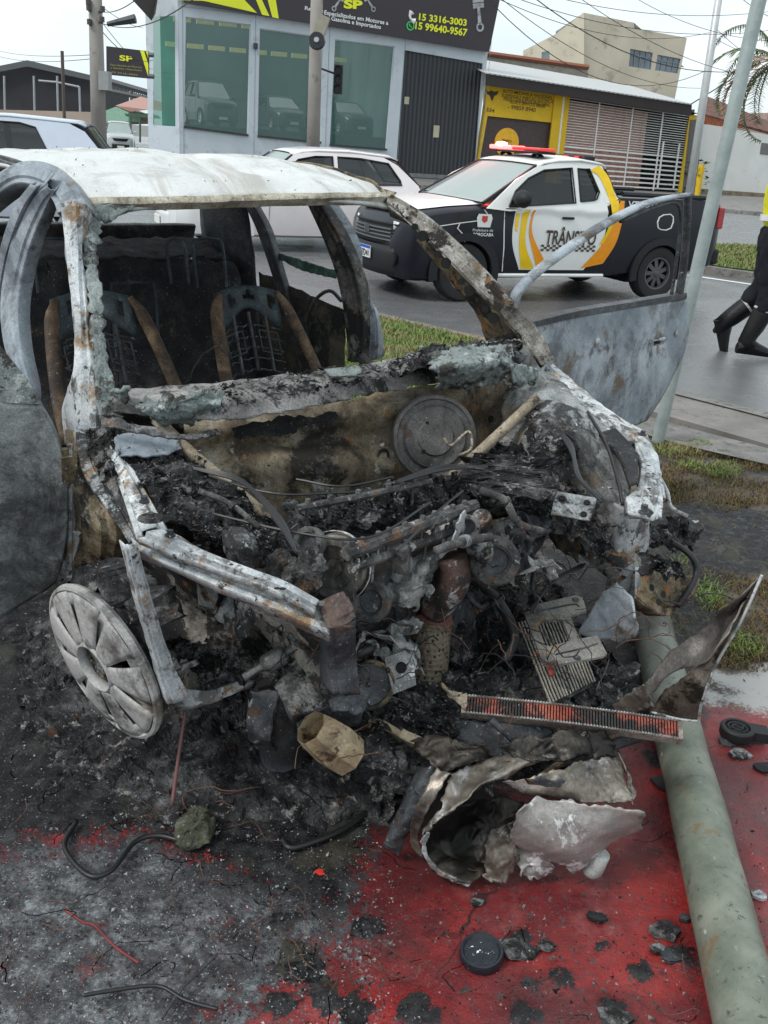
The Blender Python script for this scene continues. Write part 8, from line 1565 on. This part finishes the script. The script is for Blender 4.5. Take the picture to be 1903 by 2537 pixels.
# fallen galvanised pole
N = NT('galvanised_aged'); n1 = N.noise(6, 8, .7); n2 = N.noise(70, 5, .7); col = N.ramp(n1, [(.3, (.09, .105, .08)), (.5, (.165, .185, .145)), (.7, (.26, .275, .225))]); col = N.mix(N.step(N.noise(30, 7, .75, off=4), .56, .66), col, (.07, .075, .065)); col = N.mix(N.step(n2, .64, .7), col, (.02, .02, .02)); col = N.mix(N.step(N.noise(18, 6, .7, off=8), .64, .74), col, (.5, .52, .48))
sx = N.n('ShaderNodeSeparateXYZ'); N.l(N.tc, sx.inputs[0]); sk = N.math('ADD', sx.outputs['Y'], N.math('MULTIPLY', N.math('SUBTRACT', N.noise(5, 7, .7, off=71), .5), 1.6)); col = N.mix(N.math('MULTIPLY', N.step(sk, .25, .75), .85), col, (.03, .027, .022)); col = N.mix(N.math('MULTIPLY', N.step(N.noise(11, 8, .75, off=75), .58, .64), .7), col, (.2, .11, .05))
M_GALV = N.set(color=col, rough=.5, metal=.15, normal=N.bump(n2, .25, .004))
a = cc(1395, 1300, 'w', G + .066); b = cc(1672, 2420, 'w', G + .070); a = a + (a - b).normalized() * .25
m = MB(); m.tube([a.lerp(b, t / 60) for t in range(61)], .066, 48)
for i_, p_ in enumerate(m.v): m.v[i_] = p_ + (p_ - (a + (b - a) * ((p_ - a).dot(b - a) / (b - a).length_squared))).normalized() * (.0035 * noise.noise(p_ * 5) + .0015 * noise.noise(p_ * 17))
fpole = obj('fallen_pole', m, M_GALV, None, smooth=True, auto=50, label='thick grey green metal pole lying on the red ground under the wreck', cat='pole')
# upright post
pb_ = atz(1418, 965, G - .02); pt_ = atp(1640, 0, pb_ + Vector((0, .0, 0)), (0, 1, 0)); pt_ = pb_ + (pt_ - pb_) * 1.35
N = NT('galvanised_post'); n1 = N.noise(9, 6, .65); M_GPOST = N.set(color=N.ramp(n1, [(.3, (.27, .32, .31)), (.55, (.36, .41, .40)), (.75, (.46, .5, .49))]), rough=.45, metal=.3, normal=N.bump(N.noise(60, 4), .15, .004))
spost = thing('sign_post', 'tall galvanised grey post standing just behind the open driver door', 'post', pb_)
m = MB(); m.tube([pb_, pt_], .036, 28); obj('shaft', m, M_GPOST, spost, world=True, smooth=True, auto=50)
# round black lid
m = MB(); c = atz(1040, 2060, G + .012); tl_ = Matrix.Rotation(math.radians(6), 3, 'X') @ Matrix.Rotation(math.radians(-4), 3, 'Y'); m.lathe([(0, .005), (.035, .006), (.039, .012), (.043, .012), (.045, .008), (.046, -.006), (.044, -.010)], c, tl_, 48)
lid = obj('plastic_lid', m, mat('lid_black', (.014, .016, .024), .28, var=.2, scale=30, bump=.1, bscale=60), None, smooth=True, auto=40, label='small round shiny black plastic lid lying on the red ground', cat='lid')
m = MB(); R4 = random.Random(4); flakes(m, lambda R: c + tl_ @ Vector((R.gauss(0, .012), R.gauss(0, .006), .007)), 14, .001, .003, R4); obj('white_smear', m, M_WHITE, lid, world=True, stuff=True)
# horn
hn = thing('horn_disc', 'round black horn disc with spiral ribs lying on the red ground by the pole', 'horn', atz(1592, 1580, G)); c = atz(1592, 1578, G + .03)
m = MB(); m.lathe([(0, -.02), (.044, -.02), (.048, -.012), (.048, .010), (.044, .014), (.036, .014), (.034, .006), (0, .006)], c, None, 36); obj('housing', m, M_BLKP, hn, world=True, smooth=True, auto=40)
m = MB(); m.lathe([(.024, .012), (.028, .014), (.030, .010)], c, None, 30); m.tube(catmull([c + Vector((-.02, -.008, .012)), c + Vector((-.008, .008, .013)), c + Vector((.008, -.008, .013)), c + Vector((.02, .008, .012))], 14), .003, 6); m.lathe([(.014, .014), (.017, .014)], c, None, 20); obj('rib', m, M_BLKP, hn, world=True)
m = MB(); m.prism([c + Vector((.035, -.02, -.02)), c + Vector((.085, -.03, -.02)), c + Vector((.09, .02, -.02)), c + Vector((.04, .03, -.02))], (0, 0, .03)); obj('bracket', m, M_BLKP, hn, world=True)
# scattered pieces: each its own thing
def shardlet(name, x, y, s, mt, label, cat, seed, z=G + .012, fl=1.0, ang=0):
    c = atz(x, y, z); R_ = random.Random(seed); G2 = []
    n = 9; th0 = R_.uniform(0, 6)
    rad_ = [R_.uniform(.6, 1.15) for _ in range(n)]
    m = MB(); top = []; 
    for k in range(n): g = th0 + k * math.tau / n; p = Vector((math.cos(g) * rad_[k] * s, math.sin(g) * rad_[k] * s * fl, 0)); p.rotate(Matrix.Rotation(ang, 3, 'Z')); top.append(c + p + Vector((0, 0, s * .25 * noise.noise(p * 30 + Vector((seed, 0, 0))))))
    cen = c + Vector((0, 0, s * .12)); vs = [cen] + top + [p - Vector((0, 0, .008)) for p in top]
    m.add(vs, [(0, k + 1, (k + 1) % n + 1) for k in range(n)] + [(k + 1, k + 1 + n, (k + 1) % n + 1 + n, (k + 1) % n + 1) for k in range(n)])
    return obj(name, m, mt, None, label=label, cat=cat, group='loose fragments round the wreck')
for i, a in enumerate(((1288, 1978, .026, M_BLKP, 'flat black plastic chip between the round lid and the fallen pole'), (1435, 2012, .036, M_AS, 'largest grey ash clump beside the fallen pole'), (1420, 2045, .02, M_PG, 'small pale grey chip below the ash clump'), (1450, 2063, .026, M_DM, 'dark bluish chip near the fallen pole'), (1180, 2040, .022, M_AS, 'grey flake beside the round lid'), (790, 2002, .042, M_BL, 'rounded black char clump between the lid and the grey ash'), (655, 2090, .05, M_BL, 'black melted lump at the ash edge'), (765, 2190, .034, M_BL, 'dark char blob on the pinkish red ground'), (1440, 1690, .045, M_BLKP, 'black plastic piece touching the fallen pole'), (1600, 1625, .035, M_PG, 'grey torn scrap below the horn disc'), (1570, 1600, .03, M_DM, 'bluish scrap beside the horn disc'), (1652, 1655, .035, M_BLKP, 'black plastic fragment beyond the fallen pole near the horn disc'), (1510, 1128, .03, M_PL, 'small pale grey puddle of metal on the black ash'), (160, 1548, .035, M_WH, 'whitish melted aluminium blob by the wheel cover'), (1330, 2190, .04, M_AS, 'speckled ash lump nearest the camera beside the fallen pole'), (1030, 1945, .018, M_PG, 'olive grey sliver under the torn panel'), (1115, 2050, .045, M_AS, 'charred clod with pale specks next to the lid'), (1640, 1930, .02, M_PL, 'pale chip alone on the red ground beyond the fallen pole'), (1480, 1980, .015, M_DM, 'tiny dark chip close to the fallen pole'), (690, 1885, .014, mat('scrap_bright_red', (.6, .03, .02), .5), 'bright red plastic splinter on the black ash'))):
    shardlet('debris_chip', a[0], a[1], a[2], a[3], a[4], 'debris', 300 + i, fl=.75)
# stone with moss
c = atz(418, 1790, G + .03); m = MB(); G2 = []
for i in range(22):
    th_ = math.pi * i / 21; G2.append([c + Vector((math.sin(th_) * math.cos(g) * .042, math.sin(th_) * math.sin(g) * .055, math.cos(th_) * .035)) for g in [j * math.tau / 28 for j in range(29)]])
crumple(G2, .03, 22, 9); m.grid(G2); obj('stone', m, burnt('mossy_stone', [(.3, (.03, .032, .02)), (.5, (.09, .095, .06)), (.7, (.2, .21, .17))], 20, rough=.85, bump=.8), None, smooth=True, label='lumpy mossy grey stone lying on the black ash', cat='stone')
for pts, r, mt, lab in (([(165, 1775), (140, 1830), (190, 1890), (240, 1880), (290, 1820), (340, 1805), (405, 1820)], .006, M_WIREK, 'black cable curling over the ash near the mossy stone'), ([(880, 1640), (830, 1700), (760, 1780), (640, 1830), (610, 1815)], .008, M_WIREK, 'black hose trailing from the wreck corner over the ash'),
      ([(140, 1965), (180, 1992), (205, 2000), (250, 2046), (300, 2080)], .0032, mat('cable_red', (.13, .018, .02), .6, var=.5, scale=30), 'red cable with coloured ends on the grey ash'), ([(180, 2150), (240, 2140), (340, 2130), (400, 2160), (470, 2180)], .004, M_WIREK, 'thin black wire on the grey ash nearest the camera'), ([(350, 2200), (390, 2140), (440, 2090), (470, 2060)], .003, M_DM, 'burnt twig like wire crossing the thin black wire')):
    m = MB(); m.tube(catmull([atz(x, y, G + .022) for x, y in pts], 60), r, 8); obj('loose_cable', m, mt, None, smooth=True, label=lab, cat='cable')
# deep black rubble under the front and gravel of glass crumbs
sheetpts = [[(60, 1340, 'w', .12), (300, 1290, 'w', .20), (560, 1330, 'w', .26), (800, 1400, 'w', .28)], [(40, 1500, 'w', .115), (330, 1520, 'w', .15), (560, 1580, 'w', .20), (840, 1600, 'w', .22)], [(60, 1680, 'w', .105), (330, 1700, 'w', .12), (600, 1700, 'w', .15), (850, 1700, 'w', .15)], [(100, 1760, 'w', .095), (360, 1790, 'w', .10), (620, 1800, 'w', .105), (840, 1790, 'w', .10)]]
G2 = surf([PL(r) for r in sheetpts], 110, 150); crumple(G2, .03, 15, 401); m = MB(); m.grid(G2); obj('charred_rubble', m, M_BL, None, smooth=False, kind='stuff', label='black charred rubble heaped under the front of the wreck', cat='rubble')
m = MB(); Rg = random.Random(55)
def gpt(R):
    while True:
        x, y = R.uniform(-60, 1700), R.uniform(1250, 2260)
        if (x < 850 and y < 2230) or R.random() < .10:
            return atz(x, y, G + .014)
flakes(m, gpt, 7000, .0008, .0038, Rg, .008, .6); obj('ash_crumbs', m, burnt('crumb_pale', [(.3, (.05, .05, .05)), (.5, (.2, .2, .2)), (.7, (.5, .5, .5))], 40), None, kind='stuff', label='pale ash and glass crumbs strewn over the ground', cat='ash')
m = MB(); flakes(m, lambda R: atz(R.uniform(850, 1680), R.uniform(1560, 2260), G + .012), 1600, .001, .0045, Rg, .004, .6); flakes(m, gpt, 3500, .001, .005, Rg, .008, .6); flakes(m, lambda R: atz(R.gauss(1150, 260), R.gauss(2050, 110), G + .014), 300, .002, .006, Rg, .006, .9); flakes(m, lambda R: atz(R.gauss(650, 90), R.gauss(2020, 90), G + .014), 300, .002, .006, Rg, .006, .9); obj('char_crumbs', m, M_BL, None, kind='stuff', label='black char crumbs strewn over the red and grey ground', cat='ash')
m = MB()
for k in range(60): squiggle(m, atz(Rg.uniform(0, 850), Rg.uniform(1500, 2150), G + .03), Rg.uniform(.08, .25), .0012, Rg, 12, 0)
for k in range(16): squiggle(m, atz(Rg.uniform(850, 1650), Rg.uniform(1600, 2200), G + .03), Rg.uniform(.08, .3), .001, Rg, 12, 0)
for f_ in [0]:
    for i, p in enumerate(m.v): m.v[i] = Vector((p.x, p.y, max(G + .012, min(p.z, G + .05))))
obj('loose_wires', m, M_WIRE2, None, kind='stuff', label='thin burnt copper wires scattered on the ground', cat='wire')
